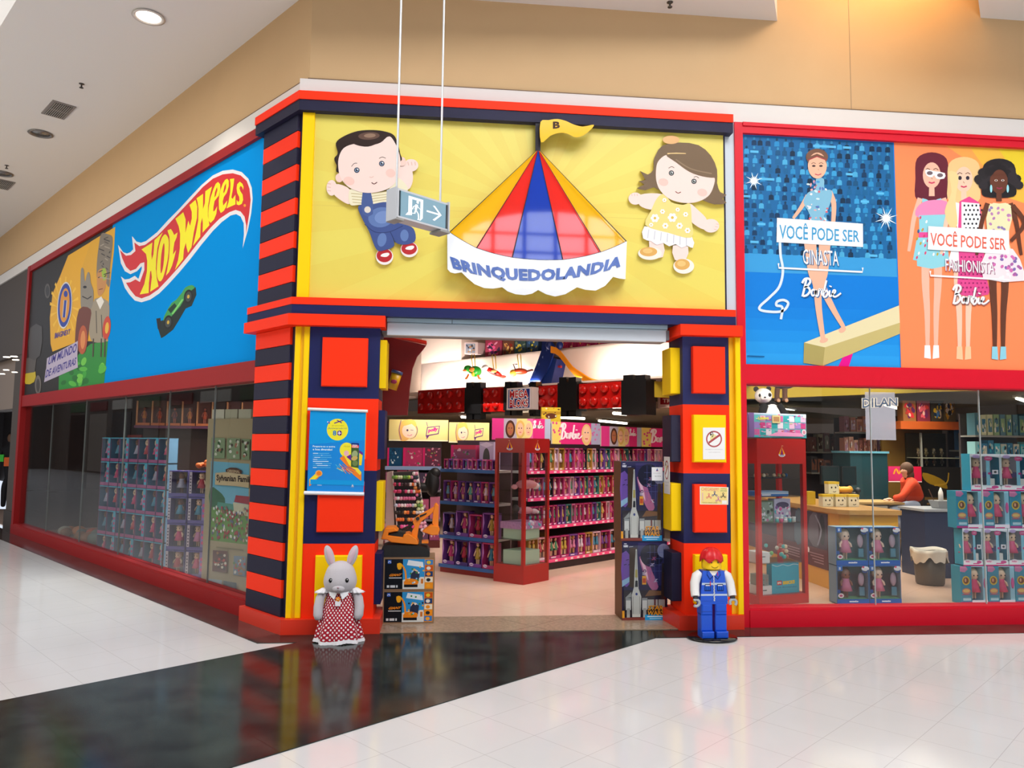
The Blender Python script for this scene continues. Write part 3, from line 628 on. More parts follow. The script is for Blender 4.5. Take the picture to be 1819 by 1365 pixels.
# ---- left: blue poster with a flame-shaped toy car logo
b = MB(); lw_box(b, .79, 5.16, zb_, zt, -.1, .012, mat('#008ede', rough=.6, spec=.03))
a = art_left(.0125, 200, 290, 5.056, mb=b)
a.poly([(50, 735), (95, 800), (130, 812), (160, 800), (185, 775), (175, 655), (215, 705), (255, 715), (300, 700), (400, 620), (500, 510), (600, 410), (700, 300), (800, 195), (900, 110), (990, 68), (1080, 57), (1160, 80), (1220, 140), (1250, 220), (1258, 320), (1245, 450), (1215, 600), (1168, 765), (1180, 640), (1178, 540), (1150, 480), (1110, 458), (1060, 470), (980, 530), (900, 610), (800, 730), (700, 860), (600, 980), (500, 1090), (420, 1170), (340, 1225), (260, 1250), (200, 1235), (150, 1180), (110, 1120), (75, 1018), (110, 1045), (150, 1040), (200, 1012), (232, 1040), (262, 950), (262, 925), (220, 970), (160, 998), (110, 970), (75, 900)], '#e9e6ea')
a.poly([(66, 780), (120, 832), (165, 825), (205, 790), (195, 712), (240, 745), (290, 735), (400, 655), (510, 540), (620, 420), (710, 325), (810, 215), (900, 140), (990, 100), (1080, 90), (1150, 110), (1205, 160), (1230, 230), (1240, 330), (1228, 450), (1197, 640), (1200, 560), (1185, 480), (1150, 435), (1105, 420), (1050, 440), (960, 500), (880, 580), (780, 700), (680, 830), (590, 940), (500, 1040), (410, 1135), (330, 1190), (260, 1215), (205, 1195), (160, 1140), (120, 1075), (160, 1070), (205, 1045), (245, 1068), (285, 960), (285, 890), (250, 900), (210, 950), (160, 968), (120, 930), (85, 850)], '#d22b2f')
Yl = '#f4ea1e'
keep = a.f0
a.f0 = lambda u, v, o: LP(240+u/9.75, 390+v/9.75, .0125+o)
a.poly([(110, 520), (300, 400), (282, 600), (290, 700), (318, 600), (335, 360), (480, 225), (430, 330), (385, 500), (365, 700), (360, 850), (375, 1020), (405, 1160), (260, 1255), (290, 1000), (278, 890), (262, 900), (240, 1100), (235, 1275), (80, 1300), (160, 1120), (205, 900), (210, 720), (190, 600)], Yl)
a.poly([(530, 260), (575, 330), (585, 450), (570, 650), (530, 850), (480, 1020), (430, 1075), (390, 1020), (375, 900), (385, 700), (410, 500), (450, 350), (490, 280)], Yl, sm=3); a.poly([(500, 410), (510, 500), (500, 700), (480, 850), (450, 935), (440, 850), (450, 650), (475, 480)], '#d22b2f', sm=3)
a.poly([(560, 190), (620, 165), (650, 210), (675, 270), (735, 225), (720, 310), (680, 400), (665, 500), (655, 610), (710, 530), (680, 660), (640, 800), (590, 910), (535, 975), (560, 850), (590, 650), (600, 450), (595, 300)], Yl)
a.poly([(699, -11), (834, -126), (875, 0), (872, 230), (922, 20), (952, 110), (982, -20), (982, -130), (942, -250), (1047, -340), (1077, -220), (1072, -30), (1017, 220), (977, 480), (917, 580), (890, 480), (880, 400), (845, 520), (832, 690), (690, 875), (745, 700), (775, 500), (780, 250), (755, 120)], Yl)
a.f0 = lambda u, v, o: LP(330+u/9.75, 310+v/9.75, .0125+o)
a.poly([(185, 415), (300, 335), (298, 600), (330, 500), (340, 290), (455, 210), (420, 350), (385, 550), (385, 720), (410, 880), (290, 1010), (295, 850), (285, 750), (260, 850), (250, 1080), (125, 1240), (180, 1000), (215, 800), (220, 600), (205, 480)], Yl)
a.poly([(560, 130), (595, 170), (598, 260), (570, 370), (500, 460), (480, 560), (475, 640), (500, 630), (545, 550), (530, 680), (490, 780), (430, 840), (395, 800), (390, 680), (400, 550), (430, 400), (480, 250), (520, 160)], Yl); a.poly([(540, 215), (548, 270), (520, 370), (495, 400), (505, 310)], '#d22b2f')
a.poly([(720, 75), (745, 110), (745, 200), (710, 320), (660, 390), (640, 470), (650, 540), (720, 450), (700, 560), (660, 630), (605, 670), (575, 600), (572, 450), (590, 300), (640, 160), (680, 95)], Yl); a.poly([(700, 150), (695, 240), (660, 330), (650, 300), (670, 200)], '#d22b2f')
a.poly([(765, 80), (840, 70), (825, 200), (790, 400), (810, 425), (860, 350), (860, 520), (780, 555), (705, 590), (740, 480), (770, 300), (775, 160)], Yl)
a.poly([(995, 270), (975, 215), (945, 200), (930, 240), (945, 290), (985, 350), (995, 440), (970, 510), (920, 535), (880, 520), (880, 440), (910, 480), (930, 450), (925, 390), (890, 320), (880, 240), (890, 170), (935, 125), (980, 160), (1000, 210)], Yl)
a.f0 = keep
a.ell(1187, 380, 11, 13, '#f0a020')
a.f0 = lambda u, v, o: LP(u/3.79, 400+v/3.79, .0125+o)
a.poly([(1055, 655), (1100, 640), (1112, 600), (1155, 525), (1185, 505), (1225, 455), (1248, 420), (1290, 404), (1318, 422), (1322, 470), (1290, 545), (1250, 562), (1205, 640), (1165, 705), (1110, 748), (1085, 762), (1065, 700)], '#16241c')
a.poly([(1100, 640), (1112, 600), (1155, 525), (1185, 505), (1225, 455), (1248, 420), (1290, 404), (1312, 420), (1290, 440), (1240, 500), (1215, 545), (1150, 620), (1120, 660)], '#3f9a4c', sm=2)
a.poly([(1130, 570), (1175, 525), (1190, 545), (1150, 595)], '#12351f'); a.line([(1160, 600), (1230, 500)], 10, '#7fd06a'); a.poly([(1052, 630), (1080, 625), (1085, 700), (1062, 700)], '#15181a')
for x, y in ((1132, 655), (1268, 482)): a.ell(x, y, 30, 48, '#101312', .15); a.ell(x, y, 20, 34, '#3c4440', .15); a.ell(x, y, 8, 13, '#c9a83c', .15)
tag(b.build('wall_poster'), 'large blue advertising poster with flame-shaped red logo and a small green toy car', 'poster', 'large posters on the facade')

# ---- far left: adventure poster
b = MB(); lw_box(b, 5.162, 9.36, zb_, zt, -.1, .012, mat('#33302f', rough=.5, spec=.15))
a = art_left(.0125, 30, 400, 4.265, mb=b)
a.poly([(745, 14), (388, 232), (330, 380), (270, 520), (250, 700), (255, 900), (270, 960), (470, 880), (690, 880), (700, 500), (735, 200)], '#e3a91c')
a.poly([(745, 14), (560, 125), (490, 330), (480, 600), (690, 560), (735, 200)], '#dba528')
for k in range(16):
    an = 2*math.pi*k/16; a.poly([(360+50*math.cos(an), 620+90*math.sin(an)), (360+110*math.cos(an+.05), 620+230*math.sin(an+.05)), (360+110*math.cos(an+.16), 620+230*math.sin(an+.16))], '#f0bf35')
a.poly([(690, 880), (560, 900), (480, 970), (320, 1110), (315, 1262), (660, 1210)], '#2f8a38')
for i in range(20):
    x = rnd.uniform(340, 660); a.ell(x, rnd.uniform(1010, 1190)+(640-x)*.08, rnd.uniform(14, 34), rnd.uniform(16, 40), rnd.choice(['#3fa13c', '#6fc44a', '#256f2f', '#57b544']), rnd.uniform(0, 3), n=12)
# generic armoured warrior and grey beast, yellow-belted shape at the far left
a.poly([(640, 65), (690, 70), (725, 95), (720, 200), (705, 330), (700, 470), (660, 420), (610, 420), (605, 300), (620, 160)], '#7d7467', sm=3); a.poly([(608, 370), (640, 330), (680, 350), (672, 470), (640, 530), (612, 520)], '#c48a4e', sm=3)
a.line([(615, 400), (632, 392)], 7, '#2c241c'); a.line([(650, 385), (668, 376)], 7, '#2c241c'); a.line([(620, 490), (650, 482)], 6, '#6b2f22'); a.poly([(640, 340), (672, 330), (676, 400), (655, 420)], '#9bb83a', sm=2)
for i in range(18): a.line([(rnd.uniform(615, 715), 90+i*18), (rnd.uniform(615, 715), 105+i*18)], 7, rnd.choice(['#4d463d', '#a79d8c', '#2f2a25']))
a.poly([(590, 560), (690, 580), (700, 700), (690, 860), (640, 890), (560, 870), (548, 720)], '#9d917c', sm=3); a.poly([(600, 570), (640, 540), (660, 580), (630, 640)], '#e9e4da'); a.line([(600, 650), (605, 820)], 6, '#4c443a'); a.line([(640, 680), (648, 850)], 6, '#4c443a')
a.poly([(485, 340), (505, 335), (515, 430), (535, 360), (552, 370), (560, 440), (580, 500), (575, 600), (540, 660), (490, 650), (482, 500)], '#8b8478', sm=3); a.ell(515, 470, 14, 10, '#1f1c1a'); a.line([(495, 540), (535, 560), (565, 540)], 9, '#3a332d'); a.poly([(470, 640), (560, 640), (550, 760), (520, 960), (470, 960), (440, 880)], '#6f3a2a', sm=3); a.ell(498, 870, 34, 110, '#b5562e', .05); a.ell(500, 870, 18, 70, '#d98a4c', .05); a.ell(680, 780, 30, 90, '#c8452e', .1); a.ell(682, 780, 14, 44, '#e3b23a', .1)
for x in (580, 640, 668): a.line([(x, 860), (x-4, 1000)], 10, '#4c3f33')
a.ell(232, 500, 22, 56, '#57534f'); a.ell(232, 500, 14, 40, '#33302f'); a.poly([(60, 1130), (140, 1110), (130, 1190), (65, 1205)], '#c7b02e', sm=2); a.poly([(70, 1010), (150, 990), (135, 1115), (66, 1125)], '#5a544f'); a.ell(160, 1210, 24, 72, '#6d6762'); a.ell(160, 1215, 14, 50, '#45413e'); a.poly([(100, 780), (190, 770), (175, 990), (92, 1005)], '#4a4643', sm=2)
a.ell(362, 608, 56, 178, '#d8d4cc', .07, 32); a.ell(362, 608, 50, 166, '#2a3f9a', .07, 32); a.ell(362, 608, 36, 130, '#d99330', .07, 32); a.line([(368, 570), (356, 700)], 26, '#d8d4cc'); a.line([(368, 570), (356, 700)], 18, '#2a3f9a'); a.ell(370, 522, 15, 24, '#2a3f9a')
a.text('IMAGINEXT', [(284, 862), (404, 826), (406, 786), (286, 818)], '#5a4a9a', bold=.02, shear=.2)
a.poly([(228, 1010), (462, 878), (458, 990), (462, 1080), (206, 1192), (218, 1100), (222, 1088)], '#b9aec4'); a.text('UM MUNDO', [(236, 1062), (450, 962), (456, 892), (244, 1000)], '#3a2f8a', bold=.025, shear=.15); a.text('DE AVENTURAS', [(214, 1160), (446, 1058), (452, 1000), (222, 1100)], '#3a2f8a', bold=.025, shear=.15)
tag(b.build('wall_poster'), 'far left advertising poster, dark and yellow, with an armoured warrior over green ground', 'poster', 'large posters on the facade')

# ---- tent logo
tg = thing('tent_sign', 'circus tent shop sign in yellow, red and blue panels over a white scalloped name banner', 'sign', (.95, -.055, 3.2))
AP = (956, 268)
bot = [(798.5, 413), (846.2, 441), (910, 458), (1000, 462), (1067.3, 448.4), (1112.8, 429)]
def arc(p, q, n=6):
    cx_, cy_, R = 940, 160, 0
    out = []
    for i in range(n+1):
        t = i/n; x = p[0]+(q[0]-p[0])*t; y = p[1]+(q[1]-p[1])*t+ (abs(q[0]-p[0])/90)*2.2*math.sin(math.pi*t); out.append((x, y))
    return out
for i, (c, nm) in enumerate([('#f3b606', 'yellow'), ('#e8261a', 'red'), ('#1238a8', 'blue'), ('#e8261a', 'red'), ('#f3b606', 'yellow')]):
    a = art_front(.058); k = .6
    tp = [(AP[0]-3.2+i*1.3, AP[1]), (AP[0]-3.2+(i+1)*1.3, AP[1])]
    a.slab([tp[1], tp[0]]+arc(bot[i], bot[i+1]), .11+.012*(2-abs(i-2)), mat(c, rough=.04, spec=.9), side='#c98f10' if c == '#f3b606' else c)
    a.b.build('tent_panel', tg, label=nm+' glossy panel')
a = art_front(.058); a.o = .14
for i in range(6): a.line([(AP[0]-3.2+i*1.3, AP[1]), bot[i]], [.8, 1.6], '#191a22')
pts = []
for i in range(5): pts += arc(bot[i], bot[i+1])[:-1]
a.line(pts+[bot[5]], 1.8, '#191a22'); a.b.build('panel_seams', tg)
a = art_front(.058)
sc = [(794.8, 478.5), (800, 484), (808, 486), (820, 484), (830, 494), (843, 505), (860, 512), (876, 513), (892, 510.5), (902, 518), (916, 523), (932, 524.5), (945, 522), (956, 515.5), (970, 523), (986, 527), (1004, 523), (1025, 510.5), (1040, 515), (1058, 516.5), (1075, 508), (1089, 492), (1100, 495), (1111, 496)]
pts = []
for i in range(5): pts += arc(bot[i], bot[i+1])[:-1]
a.slab([(794.5, 414)]+sc+[(1113.5, 429)]+(pts+[bot[5]])[::-1], .15, mat('#eef0f4', rough=.05, spec=.9), side='#e8e4dc'); bn = a.b.build('banner', tg)
a = art_front(.058); a.o = .155
def bandm(s_, t_):
    x = 806+(1101-806)*s_; u = (x-953.5)/147.5
    y = 494.5-(31+ (8 if s_ > .5 else 0)*abs(u)**1.6-6*(1-s_))*abs(u)**1.9 if False else 497-24*abs(u)**1.7-(4*(s_)-2)*0
    yb = {0: 478}.get(s_, None)
    base = 503-(23+0*u)*u*u - (1.5*u); top = base-25
    base = 503-24*u*u-1.5*u
    # letters lean with the curve
    y = base-t_*25; return (x+t_*u*7, y)
a.text('BRINQUEDOLANDIA', bandm, mat('#1c4a9c', rough=.08, spec=.8), bold=.055, track=1.06); a.b.build('name_lettering', bn, label='blue lettering')
a = art_front(.06); a.slab([(951, 219), (960, 219), (960, 270), (951, 270)], .095, '#1c1a22'); a.b.build('flag_pole', tg)
a = art_front(.14, 860, 140, 2.967); a.slab(catmull([(297, 228), (340, 218), (385, 212), (430, 222), (470, 240), (520, 252), (578, 242), (560, 270), (520, 300), (480, 308), (440, 290), (400, 285), (350, 300), (300, 335)], 3), .06, mat('#f5bd10', rough=.15), side='#c98f10')
a.text('B', [(362, 264), (400, 262), (400, 224), (362, 226)], '#3a2410', bold=.05); a.b.build('flag', tg)

# ---- cut-out boy and girl
def slab0(a, pts, col, sm=4, th=.03, side='#e9d9d0'):
    keep = a.o; a.o = 0; pts2 = catmull(pts, sm) if sm else pts; n = len(pts2)
    a.lift = 0; A = [a.f(p[0], p[1], th+keep) for p in pts2]; Bk = [a.f(p[0], p[1], 0) for p in pts2]; a.lift = th
    t = [tuple(k) for k in tessellate_polygon([A])]
    a.b.add(A, t, a.c(col)); a.b.add(A+Bk, [(i, (i+1) % n, n+(i+1) % n, n+i) for i in range(n)], a.c(side)); a.o = keep+.0003
SKN = '#f4d9cf'
by = thing('boy_cutout', 'painted cut-out of a boy in blue dungarees waving, on the yellow fascia', 'wall figure', (-.45, -.06, 3.2))
def circ(cx, cy, rx, ry, n=16): return [(cx+rx*math.cos(2*math.pi*i/n), cy+ry*math.sin(2*math.pi*i/n)) for i in range(n)]
def part(fn, name, parent, **k):
    a = art_front(.058, *k.pop('crop')); a.o = k.pop('o', 0); a.o0 = a.o; fn(a); return a.b.build(name, parent, **k)
c4 = (420, 140, 3.25)
def arm1(a):
    slab0(a, [(575, 608), (655, 640), (655, 722), (600, 700), (560, 660)], SKN); slab0(a, circ(550, 630, 30, 45), SKN)
    for y in (605, 625, 645): a.line([(525, y), (545, y+3)], 4, '#dfb4a6')
def arm2(a):
    slab0(a, [(925, 540), (960, 500), (1010, 520), (1018, 590), (990, 640), (930, 600)], SKN); slab0(a, circ(1008, 500, 42, 36), SKN)
    for x in (990, 1010, 1030): a.line([(x, 480), (x+4, 500)], 4, '#dfb4a6')
part(arm1, 'arm', by, crop=c4); part(arm2, 'arm', by, crop=c4)
def shoe(a, k):
    for c, r in (k,):
        slab0(a, circ(*c, *r), '#efe6e2'); a.ell(c[0]-1, c[1]-6, r[0]-5, r[1]-9, '#b02a30'); a.poly([(c[0]-22, c[1]-2), (c[0]-12, c[1]-16), (c[0]+20, c[1]-22), (c[0]+28, c[1]-12), (c[0]+10, c[1]+2)], '#f3ece9', sm=3)
for k in (((855, 1027), (50, 48)), ((998, 986), (50, 45))): part(lambda a, k=k: shoe(a, k), 'shoe', by, crop=c4)
def bodyf(a):
    slab0(a, [(655, 640), (720, 655), (860, 655), (905, 585), (940, 575), (990, 632), (960, 680), (890, 725), (720, 728), (655, 725)], '#ece3c4')
    for i in range(4): a.line([(662+i*3, 662+i*17), (735, 668+i*17)], 5, '#c9b98c'); a.line([(780, 664+i*15), (880, 650+i*15)], 5, '#c9b98c')
    slab0(a, [(705, 735), (780, 725), (865, 712), (905, 745), (960, 830), (1022, 865), (1032, 935), (975, 958), (918, 945), (888, 885), (912, 962), (855, 990), (808, 986), (765, 880), (722, 800)], '#3e4f84')
    a.ell(835, 800, 75, 58, '#5c74a8', -.2); a.ell(845, 800, 48, 36, '#7088ba', -.2); a.ell(840, 930, 26, 40, '#5f78ac', .2); a.ell(970, 905, 24, 34, '#5f78ac', 0)
    a.line([(740, 840), (800, 885), (880, 885), (960, 850)], 4, '#26335e', sm=4); a.line([(888, 885), (918, 945)], 4, '#26335e')
    a.poly([(728, 658), (776, 655), (788, 782), (728, 782)], '#46588c', sm=2); a.ell(757, 756, 19, 19, '#ddd3c6')
part(bodyf, 'body', by, crop=c4, o=.004)
def headf(a):
    slab0(a, circ(594, 572, 22, 26), '#f0cdc0'); slab0(a, circ(956, 478, 22, 26), '#f0cdc0')
    slab0(a, [(575, 370), (620, 332), (700, 302), (790, 296), (860, 305), (908, 325), (930, 370), (945, 430), (945, 480), (800, 520), (595, 545), (578, 500), (565, 460), (585, 430)], '#2a1c18')
    slab0(a, [(590, 530), (590, 460), (620, 400), (690, 375), (760, 385), (830, 370), (880, 332), (915, 370), (942, 440), (946, 510), (930, 580), (880, 632), (800, 657), (720, 655), (650, 627), (606, 580)], SKN)
    a.poly([(573, 374), (620, 335), (700, 303), (790, 297), (860, 306), (905, 328), (870, 336), (820, 370), (760, 392), (700, 385), (650, 366), (612, 372)], '#2a1c18', sm=3); a.ell(765, 330, 62, 22, '#5a4238', -.05); a.ell(770, 328, 34, 12, '#8a6f5c', -.05)
    for x, y in ((695, 528), (839, 490)): a.ell(x, y, 16, 16, '#2c3444'); a.ell(x, y, 11, 11, '#7a8ba4'); a.ell(x, y, 6, 6, '#14181f'); a.ell(x+5, y-5, 4, 4, '#ffffff')
    a.line([(664, 507), (680, 489), (697, 488)], 3, '#3a2a24', sm=3); a.line([(824, 460), (842, 452), (862, 459)], 3, '#3a2a24', sm=3); a.line([(780, 599), (795, 608), (812, 597)], 5, '#5a2c28', sm=3)
    a.ell(650, 590, 32, 24, '#f2c8bc', .3); a.ell(890, 545, 28, 24, '#f2c8bc', .3); a.line([(768, 566), (780, 570), (792, 563)], 3, '#e0b3a4', sm=3)
part(headf, 'head', by, crop=c4, o=.006)
gl = thing('girl_cutout', 'painted cut-out of a brown-haired girl in a yellow flower dress on the fascia', 'wall figure', (2.2, -.06, 3.2))
c5 = (860, 140, 2.967)
def garm1(a):
    slab0(a, [(822, 612), (935, 608), (915, 650), (890, 690), (820, 668)], SKN); slab0(a, circ(797, 632, 36, 32), SKN)
    for i in range(3): a.line([(778+i*14, 606), (780+i*14, 618)], 3, '#dfb4a6')
def garm2(a):
    slab0(a, [(1080, 660), (1125, 690), (1175, 745), (1160, 795), (1085, 745)], SKN); slab0(a, circ(1195, 775, 44, 36), SKN)
    for i in range(3): a.line([(1222-i*5, 765+i*14), (1236-i*5, 768+i*14)], 3, '#dfb4a6')
part(garm1, 'arm', gl, crop=c5); part(garm2, 'arm', gl, crop=c5)
def glegs(a):
    slab0(a, [(868, 850), (945, 868), (942, 940), (890, 932)], SKN, 2); slab0(a, [(995, 880), (1075, 885), (1062, 955), (1005, 955)], SKN, 2)
    for c, r, t in (((872, 918), (64, 34), .2), ((1050, 985), (56, 40), .4)): slab0(a, circ(c[0]+2, c[1]+3, r[0]*.98, r[1]), '#f3e9dc'); a.ell(c[0]-6, c[1]-6, r[0]*.72, r[1]*.72, '#dba85c'); a.ell(c[0]-10, c[1]-10, r[0]*.4, r[1]*.38, '#e9c078')
part(glegs, 'legs_and_shoes', gl, crop=c5)
def gdress(a):
    slab0(a, [(845, 778), (960, 800), (1095, 833), (1100, 892), (1070, 880), (1040, 892), (1010, 872), (975, 884), (945, 866), (910, 876), (880, 856), (838, 842)], '#efedee', 2)
    for i in range(7): a.line([(868+i*33, 795+i*7), (862+i*34, 840+i*7)], 4, '#c9c8d0')
    slab0(a, [(930, 612), (960, 608), (985, 650), (1050, 665), (1085, 658), (1094, 750), (1092, 838), (970, 812), (850, 772), (880, 695), (905, 640)], '#ecd683', 3)
    for x, y, r in ((900, 735, 24), (992, 732, 26), (955, 775, 17), (1030, 775, 18), (940, 700, 14), (1062, 715, 14), (1072, 800, 16), (880, 770, 12), (1020, 690, 12), (950, 640, 12)):
        for k in range(6): a.ell(x+r*.6*math.cos(k*1.05), y+r*.6*math.sin(k*1.05), r*.36, r*.36, '#f6f4f2', n=10)
        a.ell(x, y, r*.3, r*.3, '#d8b84a', n=10)
part(gdress, 'dress', gl, crop=c5, o=.004)
def ghead(a):
    H = '#6d5944'
    slab0(a, [(905, 400), (940, 352), (1030, 336), (1130, 350), (1195, 405), (1228, 480), (1228, 550), (1245, 598), (1278, 612), (1255, 632), (1278, 655), (1215, 663), (1150, 640), (1040, 600), (930, 590), (895, 572), (850, 588), (806, 576), (845, 558), (814, 540), (850, 533), (822, 486), (862, 505), (893, 478), (893, 435)], H, 2)
    slab0(a, circ(985, 322, 44, 22), '#e8b27a'); slab0(a, [(965, 392), (1062, 392), (1050, 404), (990, 415)], '#f0c98c', 2)
    slab0(a, [(906, 480), (918, 435), (960, 402), (1000, 425), (1060, 470), (1150, 512), (1212, 518), (1208, 570), (1180, 620), (1120, 650), (1050, 654), (980, 635), (930, 592), (908, 540)], SKN)
    a.poly([(960, 400), (1060, 396), (1150, 400), (1205, 440), (1228, 505), (1215, 522), (1150, 515), (1080, 490), (1010, 440)], H, sm=3); a.line([(1010, 425), (1090, 475), (1200, 500)], 6, '#8a745c', sm=4)
    for x, y in ((987, 497), (1106, 541)): a.ell(x, y, 14, 14, '#2a2c30'); a.ell(x, y, 9, 9, '#9aa09c'); a.ell(x, y, 5, 5, '#15171a'); a.ell(x+4, y-4, 3, 3, '#ffffff')
    a.line([(972, 472), (988, 463), (1002, 470)], 3, '#4a382c', sm=3); a.line([(1105, 520), (1118, 515), (1132, 524)], 3, '#4a382c', sm=3); a.line([(1008, 594), (1022, 603), (1037, 597)], 4, '#7a3a34', sm=3)
    a.ell(945, 545, 26, 20, '#f2c4b8', .2); a.ell(1150, 600, 26, 20, '#f2c4b8', .2)
part(ghead, 'head', gl, crop=c5, o=.006)

# ---- emergency exit sign on two rods
es = thing('exit_sign', 'grey hanging emergency exit sign with running man and arrow, on two thin rods', 'sign', (0, 0, 0))
dz = 4.87; Lc = CAM+ray(703.7, 385.4)*dz; L2 = onp(796, 418, Lc, NL.cross(V3((0, 0, 1)))) if False else None
nS = V3((DP.y, -DP.x, 0))      # normal of the face turned to the camera
if nS.dot(CAM-Lc) < 0: nS = -nS
p1 = onp(704.7, 385.4, Lc, nS); p2 = onp(797, 418, Lc, nS); p3 = onp(703.7, 333, Lc, nS)
Ls = (p2-p1).dot(DP); hS = p3.z-p1.z; z0 = p1.z
es.location = p1+DP*(Ls/2)-nS*.04-V3((0, 0, 0))
def SP_(x, z, o=0): return V3((p1.x, p1.y, z0))+DP*x+nS*o+V3((0, 0, z))
def sbox(b, x0, x1, z0_, z1_, o0, o1, m): b.hexa([SP_(x0, z0_, o0), SP_(x1, z0_, o0), SP_(x1, z0_, o1), SP_(x0, z0_, o1)], [SP_(x0, z1_, o0), SP_(x1, z1_, o0), SP_(x1, z1_, o1), SP_(x0, z1_, o1)], m)
alu = mat('#c9cacc', rough=.35, metal=.3); b = MB(); sbox(b, 0, Ls, 0, .012, -.10, 0, alu); sbox(b, 0, Ls, hS-.012, hS, -.10, 0, alu); sbox(b, 0, .012, 0, hS, -.10, .004, alu); sbox(b, Ls-.012, Ls, -.01, hS+.01, -.10, .008, alu); sbox(b, .01, Ls-.01, .01, hS-.01, -.095, -.01, mat('#1c2024')); sbox(b, -.006, 0.0, -.01, hS+.01, -.11, .0, alu)
b.build('casing', es)
b = MB(); sbox(b, .03, Ls-.03, .012, hS-.012, -.01, .0, mat('#7d9fae', rough=.3))
a = Art(lambda u, v, o: SP_(.03+u*(Ls-.06), .012+v*(hS-.024), o), b, .0005)
WH = mat('#eef4f4', rough=.4, emit=.25)
a.poly([(.16, .9), (.48, .9), (.48, .16), (.42, .02), (.42, .80), (.24, .80), (.24, .16), (.10, .10), (.16, .26)], WH)
a.ell(.36, .74, .028, .06, WH); a.line([(.34, .64), (.32, .42)], [.06, .05], WH); a.line([(.34, .62), (.27, .52), (.25, .40)], .022, WH); a.line([(.34, .62), (.40, .50), (.44, .48)], .022, WH); a.line([(.32, .42), (.38, .28), (.39, .06)], .03, WH); a.line([(.32, .42), (.30, .26), (.22, .24)], .03, WH); a.line([(.36, .06), (.42, .06)], .04, WH)
a.line([(.56, .50), (.86, .50)], .07, WH); a.line([(.72, .80), (.88, .50), (.72, .20)], .05, WH)
b.build('sign_face', es, label='grey-green face with white symbols')
for x in (.03, Ls-.04): b = MB(); b.tube([SP_(x, hS-.005, -.05), SP_(x, 7.5-z0, -.05)], .0075, mat('#d4d6d8', rough=.3, metal=.5)); b.build('rod', es)
b = MB(); sbox(b, -.004, .06, -.014, 0, -.11, .0, mat('#8d8c88')); b.build('end_bracket', es); b = MB(); sbox(b, Ls-.08, Ls+.004, -.018, -.004, -.11, .01, mat('#8d8c88')); b.build('end_bracket', es)

# ---- banner poster on the left pillar
pb = thing('hanging_banner', 'blue promotional banner with white top and bottom rails on the left pillar', 'poster', (-.8, -.13, 1.1))
f_ = lambda u, v, o: FP(540+u/8.033, 720+v/8.033, .125+o)
a = Art(f_, None); a.slab([(90, 75), (885, 105), (850, 1240), (42, 1225)], .004, mat('#0a86d8', rough=.3))
a.poly([(95, 80), (880, 110), (872, 500), (80, 560)], '#0d96dc'); a.ell(478, 350, 152, 155, '#f3e636', n=36); a.line([(430, 260), (560, 215)], 14, '#5a1f78'); a.line([(470, 215), (540, 255)], 14, '#5a1f78'); a.line([(340, 240), (370, 262)], 16, '#6a2a88'); a.ell(340, 240, 8, 8, '#f0eaf4')
a.text('promoção', [(400, 305), (570, 305), (570, 285), (400, 285)], '#8a8a30'); a.text('Aniversário', [(340, 342), (615, 342), (615, 318), (340, 318)], '#5a7a68')
a.text('8', [(410, 436), (462, 436), (462, 362), (410, 362)], '#2a78b8', bold=.04); a.ell(507, 400, 34, 38, '#5a1f78'); a.poly([(500, 365), (512, 392), (540, 400), (512, 408), (500, 436), (495, 408), (475, 400), (495, 392)], '#f0eaf4')
a.text('Prepare-se e entre', [(125, 608), (445, 612), (445, 582), (125, 575)], '#d9eef8', bold=.03); a.text('e boa diversão!', [(125, 645), (405, 650), (405, 622), (125, 615)], '#d9eef8', bold=.03)
for i in range(8): a.line([(128, 688+i*29), ((360, 385, 395, 330, 352, 395, 380, 378)[i], 690+i*29)], 9, '#5fb6e4'); a.line([(128+(0, 120, 20, 0, 0, 40, 60, 0)[i], 688+i*29), ((200, 260, 230, 190, 350, 260, 340, 180)[i], 689+i*29)], 10, '#cfe8f6')
a.ell(610, 640, 100, 105, '#f3e636', n=30); a.text('PEGA', [(570, 600), (660, 600), (660, 580), (570, 580)], '#a89a30'); a.ell(605, 688, 36, 40, '#e8b0b8'); a.poly([(600, 740), (670, 700), (670, 800)], '#6a1a88'); a.poly([(790, 650), (840, 690), (820, 860), (785, 860)], '#f3d22a'); a.poly([(780, 640), (840, 680), (840, 720), (785, 680)], '#6a2a88')
a.poly([(510, 760), (560, 720), (660, 800), (820, 960), (818, 1085), (700, 990), (600, 860)], '#f08228'); a.poly([(560, 700), (700, 820), (820, 960), (800, 1000), (640, 850)], '#f4dc3a')
for i in range(16): x = 450+i*11; a.line([(x, 880+rnd.uniform(-50, 30)), (x+rnd.uniform(60, 150), 940+rnd.uniform(-20, 50))], 7, rnd.choice(['#e8502a', '#f4dc5a', '#5ac8dc', '#7a2a90', '#f08a30', '#d8d8c8']))
a.poly([(675, 540), (785, 545), (778, 900), (670, 880)], '#3f5a30'); a.poly([(675, 540), (785, 545), (784, 575), (675, 572)], '#1c2a70'); a.poly([(675, 572), (784, 575), (783, 612), (674, 608)], '#d8202c'); a.text('PEGA', [(690, 582), (765, 584), (765, 566), (690, 564)], '#f4f0e8', bold=.04); a.text('VARETAS', [(682, 606), (775, 608), (775, 590), (682, 588)], '#f4f0e8', bold=.03); a.ell(725, 700, 42, 52, '#9aa878', .2); a.ell(720, 760, 46, 30, '#c8a860', -.3); a.ell(730, 830, 40, 40, '#6b8048')
a.poly([(75, 1060), (195, 950), (250, 990), (90, 1150), (75, 1160)], '#f08a28', sm=1); a.poly([(75, 1060), (170, 975), (215, 1010), (85, 1120)], '#f6e02e', sm=1); a.ell(212, 975, 50, 45, '#f4b060'); a.ell(214, 975, 36, 32, '#f0801e')
